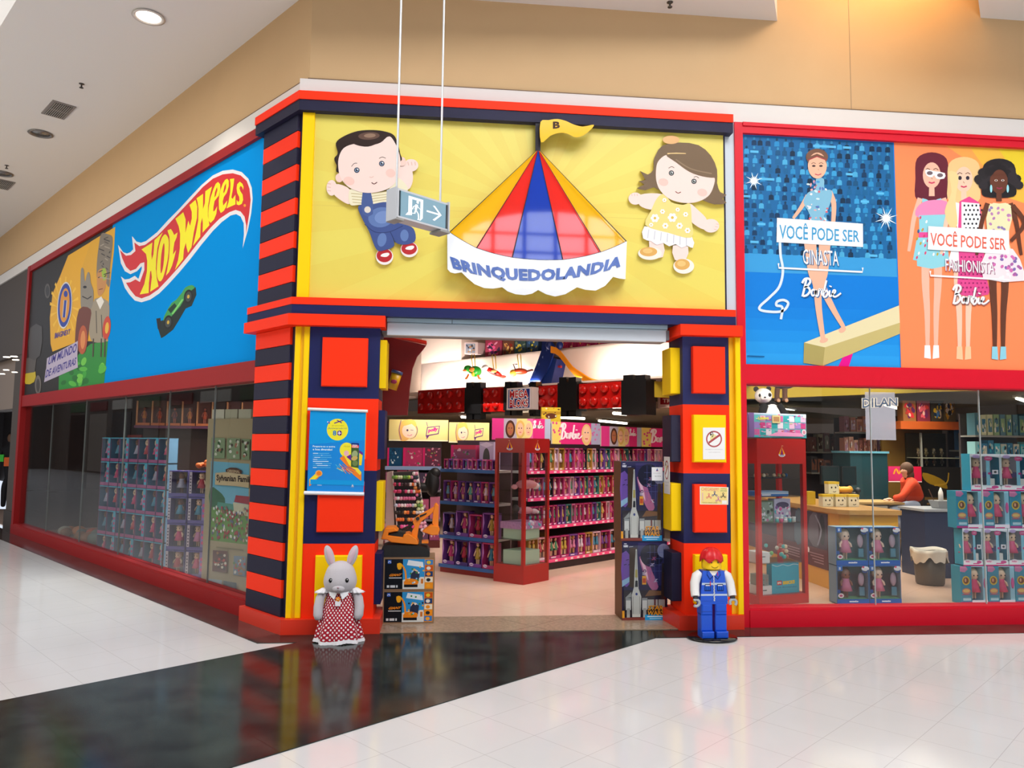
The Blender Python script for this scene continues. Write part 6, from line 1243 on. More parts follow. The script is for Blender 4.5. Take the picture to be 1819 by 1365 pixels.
# ---- slide, hanging bath toys, boxes on the ledge
sl = thing('toy_slide', 'blue and orange children slide standing on the white ledge above the bricks', 'slide', BW(bt(975, 690)[0], zband1, .35))
def BO(px, py, o): return BP(px, py, o)
DBl = mat('#122a70', rough=.35)
b = MB(); 
for o_ in (.10, .42): b.prism([BO(x, y, o_) for x, y in ((963, 606), (979, 607), (986, 618), (976, 650), (956, 687), (936, 687), (952, 650), (962, 622))], NL*.03, DBl)
b.build('ladder_sides', sl)
b = MB()
for k in range(5): x = 975-k*7; y = 622+k*13; b.tube([BO(x-3, y, .10), BO(x-3, y, .42)], .022, DBl)
b.build('rungs', sl)
b = MB(); b.prism([BO(x, y, .38) for x, y in ((973, 632), (989, 638), (978, 688), (956, 688))], NL*.24, mat('#1c3478', rough=.4)); b.build('ladder_panel', sl)
b = MB(); b.ell(BO(976, 614, .42), (.06, .05, .07), DBl); b.ell(BO(994, 614, .12), (.06, .05, .07), DBl); b.tube([BO(968, 648, .3), BO(997, 652, .3)], .02, mat('#a02018')); b.build('top_knobs', sl)
mid = catmull([(978, 618), (990, 622), (1002, 636), (1018, 656), (1035, 668), (1052, 678), (1073, 681)], 4, False); b = MB(); secs = []
for x, y in mid:
    secs.append([BO(x, y-5, .08), BO(x, y-5, .12), BO(x, y+3, .14), BO(x, y+3, .40), BO(x, y-3, .42), BO(x, y-3, .46), BO(x, y+9, .44), BO(x, y+9, .10)])
b.ring(secs, mat('#f5961a', rough=.25), smooth=False); b.build('chute', sl)
def hang(px, py, fn, name, label, strap=632):
    c = BO(px, py, .25); r = thing(name, label, 'bath toy', c-V3((0, 0, .12)), 0, 'bath toys hanging below the ledge')
    b = MB(); fn(b, c); b.build('body', r)
    b = MB(); b.tube([c+V3((0, 0, .05)), BO(px-3, strap, .32)-V3((0, 0, .0)), BO(px-2, strap-2, .02)], .008, mat('#e0b840')); b.tube([c+V3((.04, 0, .05)), BO(px+3, strap, .25), BO(px+2, strap-2, .02)], .008, mat('#e0b840')); b.build('strap', r)
def frog(b, c):
    g_ = mat('#1f9a2c', rough=.2); b.ell(c+V3((.04, 0, 0)), (.12, .1, .10), g_); b.ell(c+V3((-.09, 0, .05)), (.075, .07, .06), g_); b.ell(c+V3((-.02, -.08, .02)), (.05, .03, .045), '#e88a30')
    for s in (-1, 1): b.tube([c+V3((s*.08, -.04, -.06)), c+V3((s*.11, -.06, -.13)), c+V3((s*.13, -.1, -.14))], .02, '#e8762c', 6)
    b.ell(c+V3((-.15, -.03, .01)), (.04, .03, .02), '#e8762c'); b.ell(c+V3((0, -.07, -.06)), (.03, .04, .05), '#e8c83a')
def lobst(b, c):
    q = Matrix.Rotation(.45, 3, 'Y'); b.ell(c, (.17, .06, .05), mat('#c81c14', rough=.2), rot=q); b.ell(c+V3((-.15, -.02, .07)), (.06, .04, .05), '#f0e8e4'); b.ell(c+V3((.0, -.06, .01)), (.05, .03, .03), '#d8904a'); b.ell(c+V3((.16, 0, -.08)), (.06, .03, .025), '#c03424'); b.ell(c+V3((.02, -.06, -.04)), (.025, .02, .02), '#201418')
def fish(b, c):
    b.ell(c+V3((.02, 0, 0)), (.13, .06, .055), mat('#a83a1c', rough=.3)); b.ell(c+V3((-.1, 0, -.03)), (.06, .05, .06), '#d8a030'); b.tube([c+V3((.12, 0, 0)), c+V3((.22, 0, .03)), c+V3((.24, 0, .02))], .018, '#5a2018', 6); b.tube([c+V3((-.06, 0, .02)), c+V3((-.1, 0, .12)), c+V3((-.03, 0, .12))], .01, '#4a3020', 6)
hang(840, 660, frog, 'hanging_bath_toy', 'green frog-like toy hanging on yellow straps, leftmost of three'); hang(877, 661, lobst, 'hanging_bath_toy', 'red and white toy hanging on yellow straps, middle of three'); hang(922, 660, fish, 'hanging_bath_toy', 'brown fish-like toy hanging on a strap, beside the slide')
def ledge_box(p0, p1, ytop, label, side, cols, n=14, bg=None):
    t0, t1 = [(BP(x, 615, -.08)-DB).dot(DL) for x in (p0, p1)]; zt_ = BP((p0+p1)/2, ytop, -.08).z
    b = MB(); b.hexa([BW(t0, zl+.002, -.08), BW(t1, zl+.002, -.08), BW(t1, zl+.002, -.3), BW(t0, zl+.002, -.3)], [BW(t0, zt_, -.08), BW(t1, zt_, -.08), BW(t1, zt_, -.3), BW(t0, zt_, -.3)], mat(side)); a = Art(lambda u, v, o: BW(t0+u*(t1-t0), zl+v*(zt_-zl), -.079+o), b, .0, .0001)
    if bg: a.rect(.12, .12, .88, .85, bg)
    speckle(a, n, cols, x0=.15, x1=.85, y0=.15, y1=.8, r=.09); tag(b.build('toy_carton'), label, 'toy box', 'cartons on the upper white ledge')
ledge_box(862, 891, 603, 'pink toy carton on the ledge above the hanging toys, left of the slide', '#a03050', ['#e85a98', '#e8a0c0', '#7a3a98', '#3a2a48'], 22)
b = MB(); c = BO(837, 631, .05); X = [BO(x, 620, .06) for x in (825, 849)]; 
b.hexa([X[0]+V3((0, 0, -.10)), X[1]+V3((0, 0, -.10)), X[1]-NL*(-.25)+V3((0, 0, -.10)), X[0]-NL*(-.25)+V3((0, 0, -.10))], [X[0]+V3((0, 0, .12)), X[1]+V3((0, 0, .12)), X[1]+NL*.25+V3((0, 0, .12)), X[0]+NL*.25+V3((0, 0, .12))], mat('#d8c4c4'))
a = Art(lambda u, v, o: X[0]+(X[1]-X[0])*u-NL*(.001+o)+V3((0, 0, -.10+.22*v)), b, .0, .0001); a.rect(.1, .1, .8, .9, '#8890a0'); speckle(a, 14, ['#30384a', '#c8d0d8', '#a87a50'], x0=.15, x1=.75, y0=.15, y1=.85, r=.08); tag(b.build('toy_carton'), 'white carton with a photo print, leftmost on the white ledge', 'toy box', 'cartons on the upper white ledge')
for i, (p0, p1, sd, cl) in enumerate([(893, 913, '#6a3a28', ['#c88a40', '#8a2a20', '#e8c070']), (914, 934, '#2a4a48', ['#d8c040', '#304a68', '#7a8a78']), (935, 956, '#28486a', ['#4a7ab0', '#d8c850', '#304028'])]):
    ledge_box(p0, p1, 600, '%s toy carton on the ledge, %s after the pink one' % (['brown', 'dark green', 'dark blue'][i], ORD[i]), sd, cl)
for i in range(8): ledge_box(996+i*15, 1009.5+i*15, 598, 'bright pink doll carton on the ledge right of the slide, %s from the slide' % ORD[i], ['#c01c5c', '#a81850'][i % 2], ['#f0a050', '#e8407c', '#f0c8a0', '#8a1040'], 10)
for i in range(4): ledge_box(1120+i*18, 1136+i*18, 600, 'dark red carton at the right end of the upper ledge, %s after the pink cartons' % ORD[i], '#5a2028', ['#c85a78', '#d8c0a0', '#7a2838'], 10)
# ---- curved dark red display panel with tilted tub
cp = thing('curved_display', 'dark red curved wall display with a bright red top flange, inside the door at left', 'display', PY(715, 736, 2.3))
pxp([(680, 600), (696, 601), (757, 614), (751, 622), (741, 634), (733, 655), (728, 690), (724, 738), (680, 738)], 2.30, 2.36, mat('#7c1010', rough=.4)).build('panel', cp)
b = MB(); A = PY(694, 600, 2.30); B2 = PY(758, 613, 2.30); b.prism([A, B2, B2+V3((0, -.0, .03)), A+V3((0, 0, .03))], (0, -.14, 0), mat('#e0301c', rough=.35)); b.build('top_flange', cp)
tb = thing('yellow_tub', 'tilted yellow dough tub with blue lid on the dark red curved display', 'tub', PY(700, 694, 2.2))
c = PY(701, 676, 2.2); ax = V3((.28, 0, 1)).normalized(); b = MB(); b.lathe([(.001, -.11), (.058, -.11), (.062, .08), (.001, .08)], c, mat('#d8a818', rough=.35), 24, axis=ax)
b.ell(c+V3((-.005, -.055, -.02)), (.036, .012, .026), '#b03060'); b.build('body', tb); b = MB(); b.lathe([(.001, .08), (.068, .08), (.068, .115), (.001, .115)], c, mat('#3a4a78', rough=.35), 24, axis=ax); b.build('lid', tb)
# dark hanging black fabric bag beside the gondola
b = MB(); c = PY(768, 858, 2.85); b.ell(c, (.09, .08, .17), '#0d0b0e'); b.ell(c+V3((-.12, .02, -.06)), (.14, .07, .06), '#0f0c10'); b.ell(c+V3((.03, 0, .12)), (.07, .07, .07), '#0d0b0e'); tag(b.build('plush_toy'), 'black plush toy hanging off the left end of the blue-railed gondola', 'plush toy')
# fluorescent tubes under the low ceiling
def tube_light(px0, py0, px1, py1, zc_, label):
    A = FL(px0, py0, zc_); B2 = FL(px1, py1, zc_); r = thing('ceiling_light', label, 'ceiling light', (A+B2)/2, 0, None); d = (B2-A).normalized(); s = d.cross(V3((0, 0, 1)))*.06
    b = MB(); b.hexa([A-s, B2-s, B2+s, A+s], [p+V3((0, 0, .03)) for p in (A-s, B2-s, B2+s, A+s)], mat('#c8c4bc')); b.build('fitting', r); b = MB(); b.tube([A-V3((0, 0, .02)), B2-V3((0, 0, .02))], .022, mat('#fff6e4', emit=7)); b.build('tube', r)
zc1 = zband0-.05
for q_, lb in (((997, 740, 1038, 742), 'white strip light under the low ceiling, middle of the doorway'), ((1064, 746, 1113, 751), 'long white strip light above the pink header boards'), ((1090, 732, 1113, 734), 'short white strip light near the black peg block'), ((820, 739, 842, 741), 'white strip light above the yellow header boards'), ((946, 745, 963, 747), 'white strip light just below the logo box')):
    tube_light(*q_, zc1, lb)
# ================================================================ BEHIND THE RIGHT WINDOW
# ---- red showcase with the long box and panda on top
Br = V3((3.269, .779, .010)); exr = V3((.965, .261, 0)).normalized(); eyr = V3((-.261, .965, 0)).normalized()
sc2, fr2 = showcase('red_showcase', 'red glass showcase behind the right window, nearest the right pillar', Br, exr, eyr, .63, .42, 1.70, .26, .10, [.42, .83, 1.10, 1.29], mat('#b51c14', rough=.35), .045)
f2box('white_drawer_box', 'white drawer box on the floor of the right window showcase', 'box', fr2, .04, .20, .05, .3, .102, .19, mat('#e4e4e0'), lambda a: a.rect(.3, .45, .6, .55, '#3a3a38'))
f2box('toy_carton', 'small greyish toy carton on the white drawer box in the right showcase', 'toy box', fr2, .05, .17, .06, .2, .192, .30, mat('#8a9890'), lambda a: speckle(a, 14, ['#4a5850', '#c8c8b8', '#6a7a8a', '#a87870']))
f2box('turquoise_bag', 'turquoise building-brick carrier bag at the bottom of the right showcase', 'bag', fr2, .21, .56, .06, .14, .102, .41, mat('#2ab0c8', rough=.5), lambda a: (a.rect(.18, .28, .36, .42, '#d01c20'), a.text('LEGO', [(.20, .31), (.34, .31), (.34, .39), (.20, .39)], '#f4f0e0', bold=.08), a.text('BRICKS', [(.40, .28), (.84, .30), (.84, .42), (.40, .40)], '#f0d040', bold=.08), a.line([(.02, .96), (.2, .90), (.4, .95), (.6, .90), (.8, .95), (.98, .92)], .02, '#c8e8ec', sm=3), a.text('Loja Brinquedos', [(.16, .16), (.9, .16), (.9, .23), (.16, .23)], '#1c6a88')))
f2box('white_drawer_box', 'white drawer box on the lower shelf of the right window showcase', 'box', fr2, .04, .18, .05, .25, .422, .53, mat('#e8e8e4'), lambda a: a.rect(.3, .55, .6, .62, '#3a3a38'))
b = MB()
for i in range(16): b.ell(fpt(fr2, rs.uniform(.26, .5), rs.uniform(.1, .25), .45+rs.uniform(0, .13)), (.022, .02, .022), rs.choice(['#5ab8b0', '#e8dcc8', '#c86a5a', '#8ac878', '#e8c8a0']), 7, 5)
tag(b.build('toy_figure_cluster'), 'cluster of small pastel toy figures on the lower shelf of the right showcase', 'toy figures')
b = MB(); b.fbox(fr2, .04, .26, .08, .2, .832, 1.05, mat('#6a7a58')); a = Art(lambda u, v, o: fpt(fr2, .05+u*.20, .078-o, .84+v*.2), b, .0, .0001); a.rect(0, 0, 1, 1, '#8a9a8c'); speckle(a, 24, ['#e8e0e8', '#4a5a48', '#c87aa0', '#384038', '#b8c8c0'], r=.07); tag(b.build('toy_carton'), 'green-framed toy set box on the middle shelf of the right showcase', 'toy box')
b = MB(); b.fbox(fr2, .29, .50, .10, .2, .832, 1.07, mat('#c8c0d8')); a = Art(lambda u, v, o: fpt(fr2, .29+u*.21, .098-o, .84+v*.22), b, .0, .0001); a.ell(.5, .75, .4, .15, '#5a4a68'); speckle(a, 26, ['#e85a9a', '#f0f0f0', '#5ac0c8', '#8a5a9a', '#e8b0c8'], y1=.65, r=.08); tag(b.build('toy_carton'), 'lilac toy play set box on the middle shelf of the right showcase', 'toy box')
for i in range(5): b = MB(); c = ['#6ac8c0', '#e85a88', '#f0f0ee', '#5ab8c0', '#d8e0d8'][i]; b.lathe([(.001, .832), (.018, .832), (.018, .87), (.001, .87)], fpt(fr2, .28+i*.055, .05, 0), mat(c), 12); b.lathe([(.001, .87), (.019, .87), (.019, .885), (.001, .885)], fpt(fr2, .28+i*.055, .05, 0), mat('#f2f0ee'), 12); tag(b.build('small_jar'), '%s little jar in the row of five on the middle showcase shelf' % ['teal', 'pink', 'white', 'aqua', 'pale grey'][i], 'jar', 'row of little jars')
f2box('book_stack', 'flat blue and white boxes stacked on the upper shelf of the right showcase', 'box', fr2, .08, .46, .08, .28, 1.102, 1.15, mat('#3a78c0'), lambda a: (a.rect(0, .5, 1, 1, '#a8c0d8'), a.rect(0, .45, 1, .55, '#f0f0f0'), a.rect(.1, .1, .4, .4, '#e8e8f0')))
b = MB()
for i in range(12): b.ell(fpt(fr2, .07+i*.04, rs.uniform(.08, .2), 1.315), (.02, .02, .022), rs.choice(['#d8c8a0', '#e8d8b8', '#2a78b8', '#b8a070', '#f0e8d8']), 8, 6)
b.fbox(fr2, .05, .5, .06, .3, 1.292, 1.297, mat('#3a4048')); tag(b.build('toy_figure_cluster'), 'row of small cream toy figures on the top shelf of the right showcase', 'toy figures')
# long purple box
def long_(a):
    a.rect(0, 0, 1, 1, '#9a7ab8'); a.rect(.1, 0, 1, .94, '#78b8c8'); a.rect(0, .94, 1, 1, '#c8d8f0'); a.rect(.05, 0, 1, .06, '#48c0c8')
    for i in range(9):
        for j in range(3): a.rect(.1+i*.1, .1+j*.28, .19+i*.1, .34+j*.28, ['#d86aa8', '#e8b8d8', '#3aa8b0', '#a88ad0', '#f0e0f0', '#c84a88', '#68c8c8'][(i*2+j*3) % 7])
    speckle(a, 60, ['#e84a98', '#f4f0f8', '#4ab8c0', '#8a4a98', '#f0a8c8', '#e8d8a0', '#c83a4a'], r=.022, x0=.1)
    a.poly([(.3, .06), (.95, .06), (.9, .2), (.5, .24)], '#f0a0d0'); a.rect(.40, .6, .54, .92, '#d8c890'); a.rect(.42, .66, .52, .86, '#b88a60'); a.text('Littlest', [(.16, .72), (.34, .74), (.34, .86), (.16, .84)], '#e8e060', bold=.06); a.rect(0, 0, .09, 1, '#8a6aa8'); a.ell(.95, .24, .04, .12, '#f0e8f0'); a.ell(.95, .24, .025, .08, '#d890a8'); a.rect(.94, .84, .99, .97, '#f0f0f0')
f2box('long_toy_box', 'long purple and turquoise toy box lying on the right window showcase', 'toy box', fr2, -.09, .66, .02, .22, 1.712, 1.965, mat('#8a70a8', rough=.3), long_)
# panda
pd = thing('panda_plush', 'seated black and white panda plush on top of the right showcase', 'plush toy', fpt(fr2, .46, .33, 1.702))
Wp = mat('#ded6d0', rough=.95); Kp = mat('#141214', rough=.95); pc = fpt(fr2, .47, .44, 1.71)
b = MB(); b.ell(pc+V3((.06, 0, .20)), (.13, .11, .20), Wp); b.build('body', pd); b = MB(); b.ell(pc+V3((.05, .03, .375)), (.10, .08, .05), Kp); b.tube([pc+V3((-.03, -.05, .36)), pc+V3((-.09, -.10, .24)), pc+V3((-.10, -.12, .14))], [.045, .04, .04], Kp, 10); b.tube([pc+V3((.14, -.03, .36)), pc+V3((.20, -.08, .26)), pc+V3((.20, -.12, .18))], [.045, .04, .04], Kp, 10); b.build('shoulders_and_arms', pd)
b = MB(); b.ell(pc+V3((-.03, -.03, .47)), (.095, .09, .085), Wp); b.ell(pc+V3((-.06, -.11, .44)), (.04, .04, .03), Wp); h_ = b.build('head', pd)
b = MB(); b.ell(pc+V3((-.10, 0, .545)), (.03, .02, .03), Kp); b.build('ear', h_); b = MB(); b.ell(pc+V3((.045, 0, .55)), (.03, .02, .03), Kp); b.build('ear', h_)
b = MB(); b.ell(pc+V3((.005, -.108, .475)), (.024, .014, .022), Kp); b.ell(pc+V3((-.09, -.085, .47)), (.018, .014, .022), Kp); b.ell(pc+V3((-.065, -.15, .445)), (.014, .01, .009), Kp); b.build('eye_patches_and_nose', h_)
b = MB(); 
for x in (0, 1): P = [PY(1381+x*13, 690, 1.6), PY(1380+x*14, 703, 1.6), PY(1381+x*14, 712, 1.58)]; b.tube(P, [.03, .028, .032], mat('#6a4430', rough=.95), 10); b.ell(P[2]+V3((0, -.03, 0)), (.022, .014, .022), '#c89878')
P = PY(1392, 684, 1.65); b.ell(P, (.13, .09, .05), mat('#3a3048', rough=.95)); tag(b.build('monkey_plush'), 'brown plush legs dangling under the beam beside the panda', 'plush toy')

# ---- yellow bulkheads and lamps
b = MB(); yb = mat('#a8901c', rough=.6)
for P, Q in (((2.9, 3.4), (4.1, 3.7)), ((4.1, 3.7), (6.3, 1.1)), ((6.3, 1.1), (10.5, 1.6))): A = V3((*P, 0)); B2 = V3((*Q, 0)); n_ = (B2-A).normalized().cross(V3((0, 0, 1)))*.06; b.hexa([A+V3((0, 0, 2.3)), B2+V3((0, 0, 2.3)), B2-n_+V3((0, 0, 2.3)), A-n_+V3((0, 0, 2.3))], [A+V3((0, 0, 2.52)), B2+V3((0, 0, 2.52)), B2-n_+V3((0, 0, 2.52)), A-n_+V3((0, 0, 2.52))], yb)
struct(b.build('trim_4'))
for q_, lb in (((1352, 722, 1381, 726), 'left strip light on the store ceiling behind the right window'), ((1388, 725, 1410, 729), 'second strip light, just left of the panda'), ((1572, 718, 1604, 727), 'strip light above the toy cartons behind the right window'), ((1806, 706, 1830, 714), 'strip light at the far right behind the window')): tube_light(*q_, 2.49, lb)
b = MB()
for k in range(5): P = PY(1325+k*22, 742, 6.5)
# back wall shelves with goods (right)
def goods(name_unit, unit_label, quad, y, rows, rowcols, nn, rowname, side='#3a3236', rail='#8a8a86', d=.3, hfrac=.85, group='goods on the back shelves'):
    """rows: pixel y of each shelf top surface; boxes fill the pixel range"""
    x0, x1, ytop = quad; X0 = PY(x0, rows[0], y).x; X1 = PY(x1, rows[0], y).x; zs_ = [PY((x0+x1)/2, r_, y).z for r_ in rows]; zt_ = PY((x0+x1)/2, ytop, y).z
    r = thing(name_unit, unit_label, 'shelf unit', ((X0+X1)/2, y+d/2, .01))
    b = MB(); b.box(X0, X1, y+d, y+d+.03, .01, zt_, mat(side)); b.build('back_panel', r)
    for k, z in enumerate(zs_):
        b = MB(); b.box(X0, X1, y, y+d, z-.025, z, mat(rail, rough=.3)); b.build('shelf', r)
        top = zs_[k-1] if k else zt_+.1; n = nn[k]; w = (X1-X0)/n
        for i in range(n):
            c = rs.choice(rowcols[k]); h = (top-z-.03)*hfrac*rs.uniform(.75, 1); ww = w*rs.uniform(.7, .95)
            def mk(c=c, h=h, ww=ww):
                b = MB(); b.box(-ww/2, ww/2, 0, .16, 0, h, c); a = Art(lambda u, v, o: V3(((u-.5)*ww, -o, v*h)), b, .0005, .0001); a.rect(.12, .15, .88, .8, rs.choice(rowcols[k])); speckle(a, 6, rowcols[k]+['#e8e0d8', '#2a2628'], r=.12, x0=.2, x1=.8, y0=.2, y1=.8); return {'toy_carton': b}
            toy((name_unit, unit_label, k, i), mk, (X0+(i+.5)*w, y+.02, z+.002), 0, 'toy carton, %s from left on the %s %s' % (ORD[i], rowname, ['top shelf', 'second shelf', 'third shelf', 'fourth shelf'][k]), group, 'toy box', 'toy_carton')
    return r
goods('wall_shelf', 'glass-edged wall shelf of slim pink and orange goods, behind the counter', (1500, 1602, 742), 5.0, [768, 806], [['#a86a58', '#c88a78', '#8a5a68', '#b8a0b8'], ['#b87a68', '#d8a890', '#8a5048', '#a88098', '#e8c8b0']], [9, 12], 'behind-counter')
goods('wall_shelf', 'dark wall shelf full of goods left of the teal kiosk', (1441, 1500, 770), 5.6, [803, 840], [['#4a3a38', '#6a4a48', '#8a8a80'], ['#3a3a40', '#5a4a48', '#8a5a48']], [5, 5], 'dark left')
goods('corner_shelf', 'shelf of green and blue blister packs at the far right', (1733, 1835, 735), 3.0, [774, 812, 850], [['#8aa878', '#4a7888', '#c8c8a0', '#2a6a88'], ['#2aa0b8', '#1a6a90', '#8ac0c8', '#b8b8a8'], ['#2a6a90', '#3a8aa0', '#6a7a8a']], [9, 9, 7], 'far right')
goods('corner_shelf', 'dim blue shelf between the glass cabinet and the far right packs', (1709, 1733, 745), 4.3, [800, 845], [['#2a5a88', '#1f4a78'], ['#2a4a68', '#3a5a78']], [3, 3], 'dim blue')
# orange bulkhead with cartons on top
X0 = PY(1600, 750, 4.2).x; X1 = PY(1712, 750, 4.2).x; z0_, z1_ = PY(1650, 763, 4.2).z, PY(1650, 749, 4.2).z
b = MB(); b.box(X0, X1, 4.2, 4.7, z0_, z1_, mat('#a84a10', rough=.5)); b.box(X0, X1, 4.71, 4.75, .01, z1_+.10, mat('#7a5a20')); tag(b.build('orange_ledge'), 'orange brown ledge carrying toy cartons above the glass cabinet', 'shelf unit')
for i, (p0, p1, sd, cl) in enumerate([(1604, 1627, '#8a5a28', ['#c8303a', '#e8c8b0', '#5a2a58', '#a83a30']), (1629, 1652, '#7a2438', ['#d85a68', '#6a2a58', '#e8b8a8', '#b83a30']), (1654, 1675, '#3a3428', ['#4a78b0', '#d8b030', '#28405a', '#c8c0a8']), (1677, 1697, '#6a5a38', ['#2a3a5a', '#e8e0d0', '#d8a030', '#303028'])]):
    pxbox('toy_carton', 'colourful toy carton on the orange ledge, %s from the left' % ORD[i], 'toy box', (p0, 712, p1, 749), 4.3, .15, sd, lambda a, cl=cl: speckle(a, 26, cl, r=.11, x0=.2, x1=.8, y0=.22, y1=.8), 'cartons on the orange ledge', z0=z1_+.002)
# glass cabinet
gc = thing('glass_cabinet', 'tall glass cabinet with pale dolls over a dark base, left of the navy desk', 'cabinet', (PY(1672, 900, 4.3).x, 4.5, .01))
X0 = PY(1636, 800, 4.3).x; X1 = PY(1708, 800, 4.3).x; zt_ = PY(1670, 765, 4.3).z-.04; zm = PY(1670, 830, 4.3).z
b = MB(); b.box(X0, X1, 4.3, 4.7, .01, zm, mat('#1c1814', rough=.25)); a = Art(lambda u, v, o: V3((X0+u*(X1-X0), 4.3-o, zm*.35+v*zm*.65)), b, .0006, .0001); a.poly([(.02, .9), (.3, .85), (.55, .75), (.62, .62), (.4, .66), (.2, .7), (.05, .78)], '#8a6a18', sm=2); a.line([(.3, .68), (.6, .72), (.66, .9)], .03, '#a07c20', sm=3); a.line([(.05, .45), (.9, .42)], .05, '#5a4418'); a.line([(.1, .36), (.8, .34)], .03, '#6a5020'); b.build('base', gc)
b = MB(); b.box(X0, X1, 4.66, 4.7, zm, zt_, mat('#3a3424')); b.build('back_panel', gc)
for x in (X0, X1-.025): b = MB(); b.box(x, x+.025, 4.3, 4.325, zm, zt_, mat('#8a8a84', rough=.3)); b.build('post', gc)
zz = (zm+zt_)/2-.12; b = MB(); b.box(X0, X1, 4.31, 4.66, zz-.012, zz, mat('#a8a890', rough=.3)); b.build('shelf', gc); b = MB(); b.box(X0+.03, X1-.03, 4.305, 4.311, zm, zt_, FILM); b.build('glass_door', gc)
for lv, z in enumerate((zz, zm)):
    for i in range(4):
        def mk(i=i): b = MB(); doll(b, 0, 0, 0, .13, '#a89878', ['#6a5a30', '#8a7a48'][i % 2], ['#6a5a48', '#7a6a40', '#58503c'][i % 3], baby=True); return {'doll': b}
        toy(('gcab', i), mk, (X0+.09+i*.13, 4.5, z+.012), 0, 'doll in the glass cabinet, %s from left on the %s shelf' % (ORD[i], ['upper', 'lower'][lv]), 'dolls in the glass cabinet', 'doll', 'doll')

# ---- curved yellow counter, milk-face cartons, monitors, kiosk
ct = thing('yellow_counter', 'long yellow-topped counter with dark red graphic side, behind the right window', 'counter', (4.8, 2.2, .01))
yc_ = mat('#c8922c', rough=.35); zct = .93
X0, X1 = 4.46, 5.20; outl = [(X0, 4.0), (X0, 1.62), (X0+.03, 1.45), (X0+.12, 1.36), (X1-.04, 1.32), (X1, 1.36), (X1, 4.0)]
b = MB(); b.prism([(x, y, zct) for x, y in outl], (0, 0, -.05), mat('#c09050', rough=.3)); b.build('worktop', ct)
b = MB(); b.prism([(x, y, zct-.05) for x, y in [(X0+.03, 4.0), (X0+.03, 1.62), (X0+.06, 1.48), (X0+.14, 1.39), (X1-.05, 1.36), (X1-.02, 1.40), (X1-.02, 4.0)]], (0, 0, -(zct-.06)), mat('#e0a32c', rough=.35)); b.build('body', ct)
b = MB(); b.prism([(X0+.028, 1.66, .22), (X0+.028, 3.9, .22), (X0+.028, 3.9, zct-.07), (X0+.028, 1.66, zct-.07)], (-.01, 0, 0), mat('#5a1c20', rough=.3)); a = Art(lambda u, v, o: V3((X0+.017-o, 1.66+u*2.24, .22+v*.64)), b, .0, .0002)
a.poly([(0, .35), (1, .35), (1, 1), (0, 1)], '#4a3c48'); a.ell(.05, .7, .03, .28, '#2c2a30'); a.poly([(.1, .36), (.2, .5), (.18, .9), (.1, .98)], '#6a6470', sm=2); a.poly([(.28, .36), (.36, .4), (.34, .95), (.27, .98)], '#5a6878', sm=2); a.line([(.1, .4), (.06, .7), (.12, .95)], .015, '#8a8a98', sm=3)
for i in range(4): a.line([(.04, .24-i*.05), (.2-.02*i, .24-i*.05)], .02, '#a8848a'); a.line([(.3, .24-i*.05), (.5-.02*i, .24-i*.05)], .02, '#a8848a')
a.ell(.2, .28, .012, .05, '#e8e0e0'); b.build('graphic_panel', ct)
for k, (x, y, z, lb) in enumerate([(4.60, 1.9, zct, 'leftmost lower'), (4.76, 1.9, zct, 'middle lower'), (4.92, 1.9, zct, 'rightmost lower'), (4.73, 2.0, zct+.145, 'single upper')]):
    def mk():
        b = MB(); b.box(-.065, .065, -.05, .05, 0, .14, mat('#d8d2b8')); b.box(-.067, .067, -.052, .052, .115, .143, mat('#d0b020')); a = Art(lambda u, v, o: V3(((u-.5)*.13, -.0505-o, v*.12)), b, .0, .0002)
        a.ell(.28, .62, .07, .10, '#2a2420'); a.ell(.66, .62, .07, .10, '#2a2420'); a.line([(.4, .22), (.58, .18), (.7, .26)], .06, '#2a2420', sm=3); a.line([(.8, .95), (.9, .7)], .05, '#3a3428'); return {'face_carton': b}
    toy('milk', mk, (x, y, z+.002), 0, '%s pale carton with yellow lid and simple face on the counter' % lb, 'face cartons on the counter', 'carton', 'face_carton')
b = MB(); b.box(4.50, 4.60, 2.15, 2.25, zct+.002, zct+.16, mat('#c8a820')); tag(b.build('yellow_box'), 'plain yellow box standing behind the face cartons on the counter', 'box')
def monitor(px0, px1, y0, y1, y, label):
    A = PY(px0, y1, y); B2 = PY(px1, y0, y); r = thing('monitor', label, 'monitor', ((A.x+B2.x)/2, y+.08, zct), 0, 'computer monitors on the counter')
    b = MB(); b.box(A.x, B2.x, y, y+.04, A.z, B2.z, mat('#15181c', rough=.35)); b.build('casing', r); b = MB(); b.box(A.x+.015, B2.x-.015, y-.003, y, A.z+.015, B2.z-.015, mat('#1c2a2e', rough=.15)); b.build('screen', r)
    b = MB(); b.box((A.x+B2.x)/2-.03, (A.x+B2.x)/2+.03, y+.03, y+.06, zct+.002, A.z+.02, mat('#101214')); b.box((A.x+B2.x)/2-.10, (A.x+B2.x)/2+.10, y, y+.14, zct+.002, zct+.015, mat('#101214')); b.build('stand', r)
monitor(1459, 1491, 828, 861, 3.0, 'left black monitor seen from the back, above the face cartons'); monitor(1496, 1521, 829, 862, 3.4, 'second black monitor, between the counter and the teal kiosk')
b = MB()
for i in range(26): b.ell(PY(rs.uniform(1468, 1530), rs.uniform(868, 890), 3.1+rs.uniform(0, .3)), (rs.uniform(.03, .07), .04, rs.uniform(.02, .05)), rs.choice(['#15161c', '#26205a', '#1c1c22', '#101014', '#3a2a1c', '#20242c']), 7, 5)
tag(b.build('dark_merchandise_pile'), 'dark jumble of merchandise heaped beyond the counter top', 'merchandise')
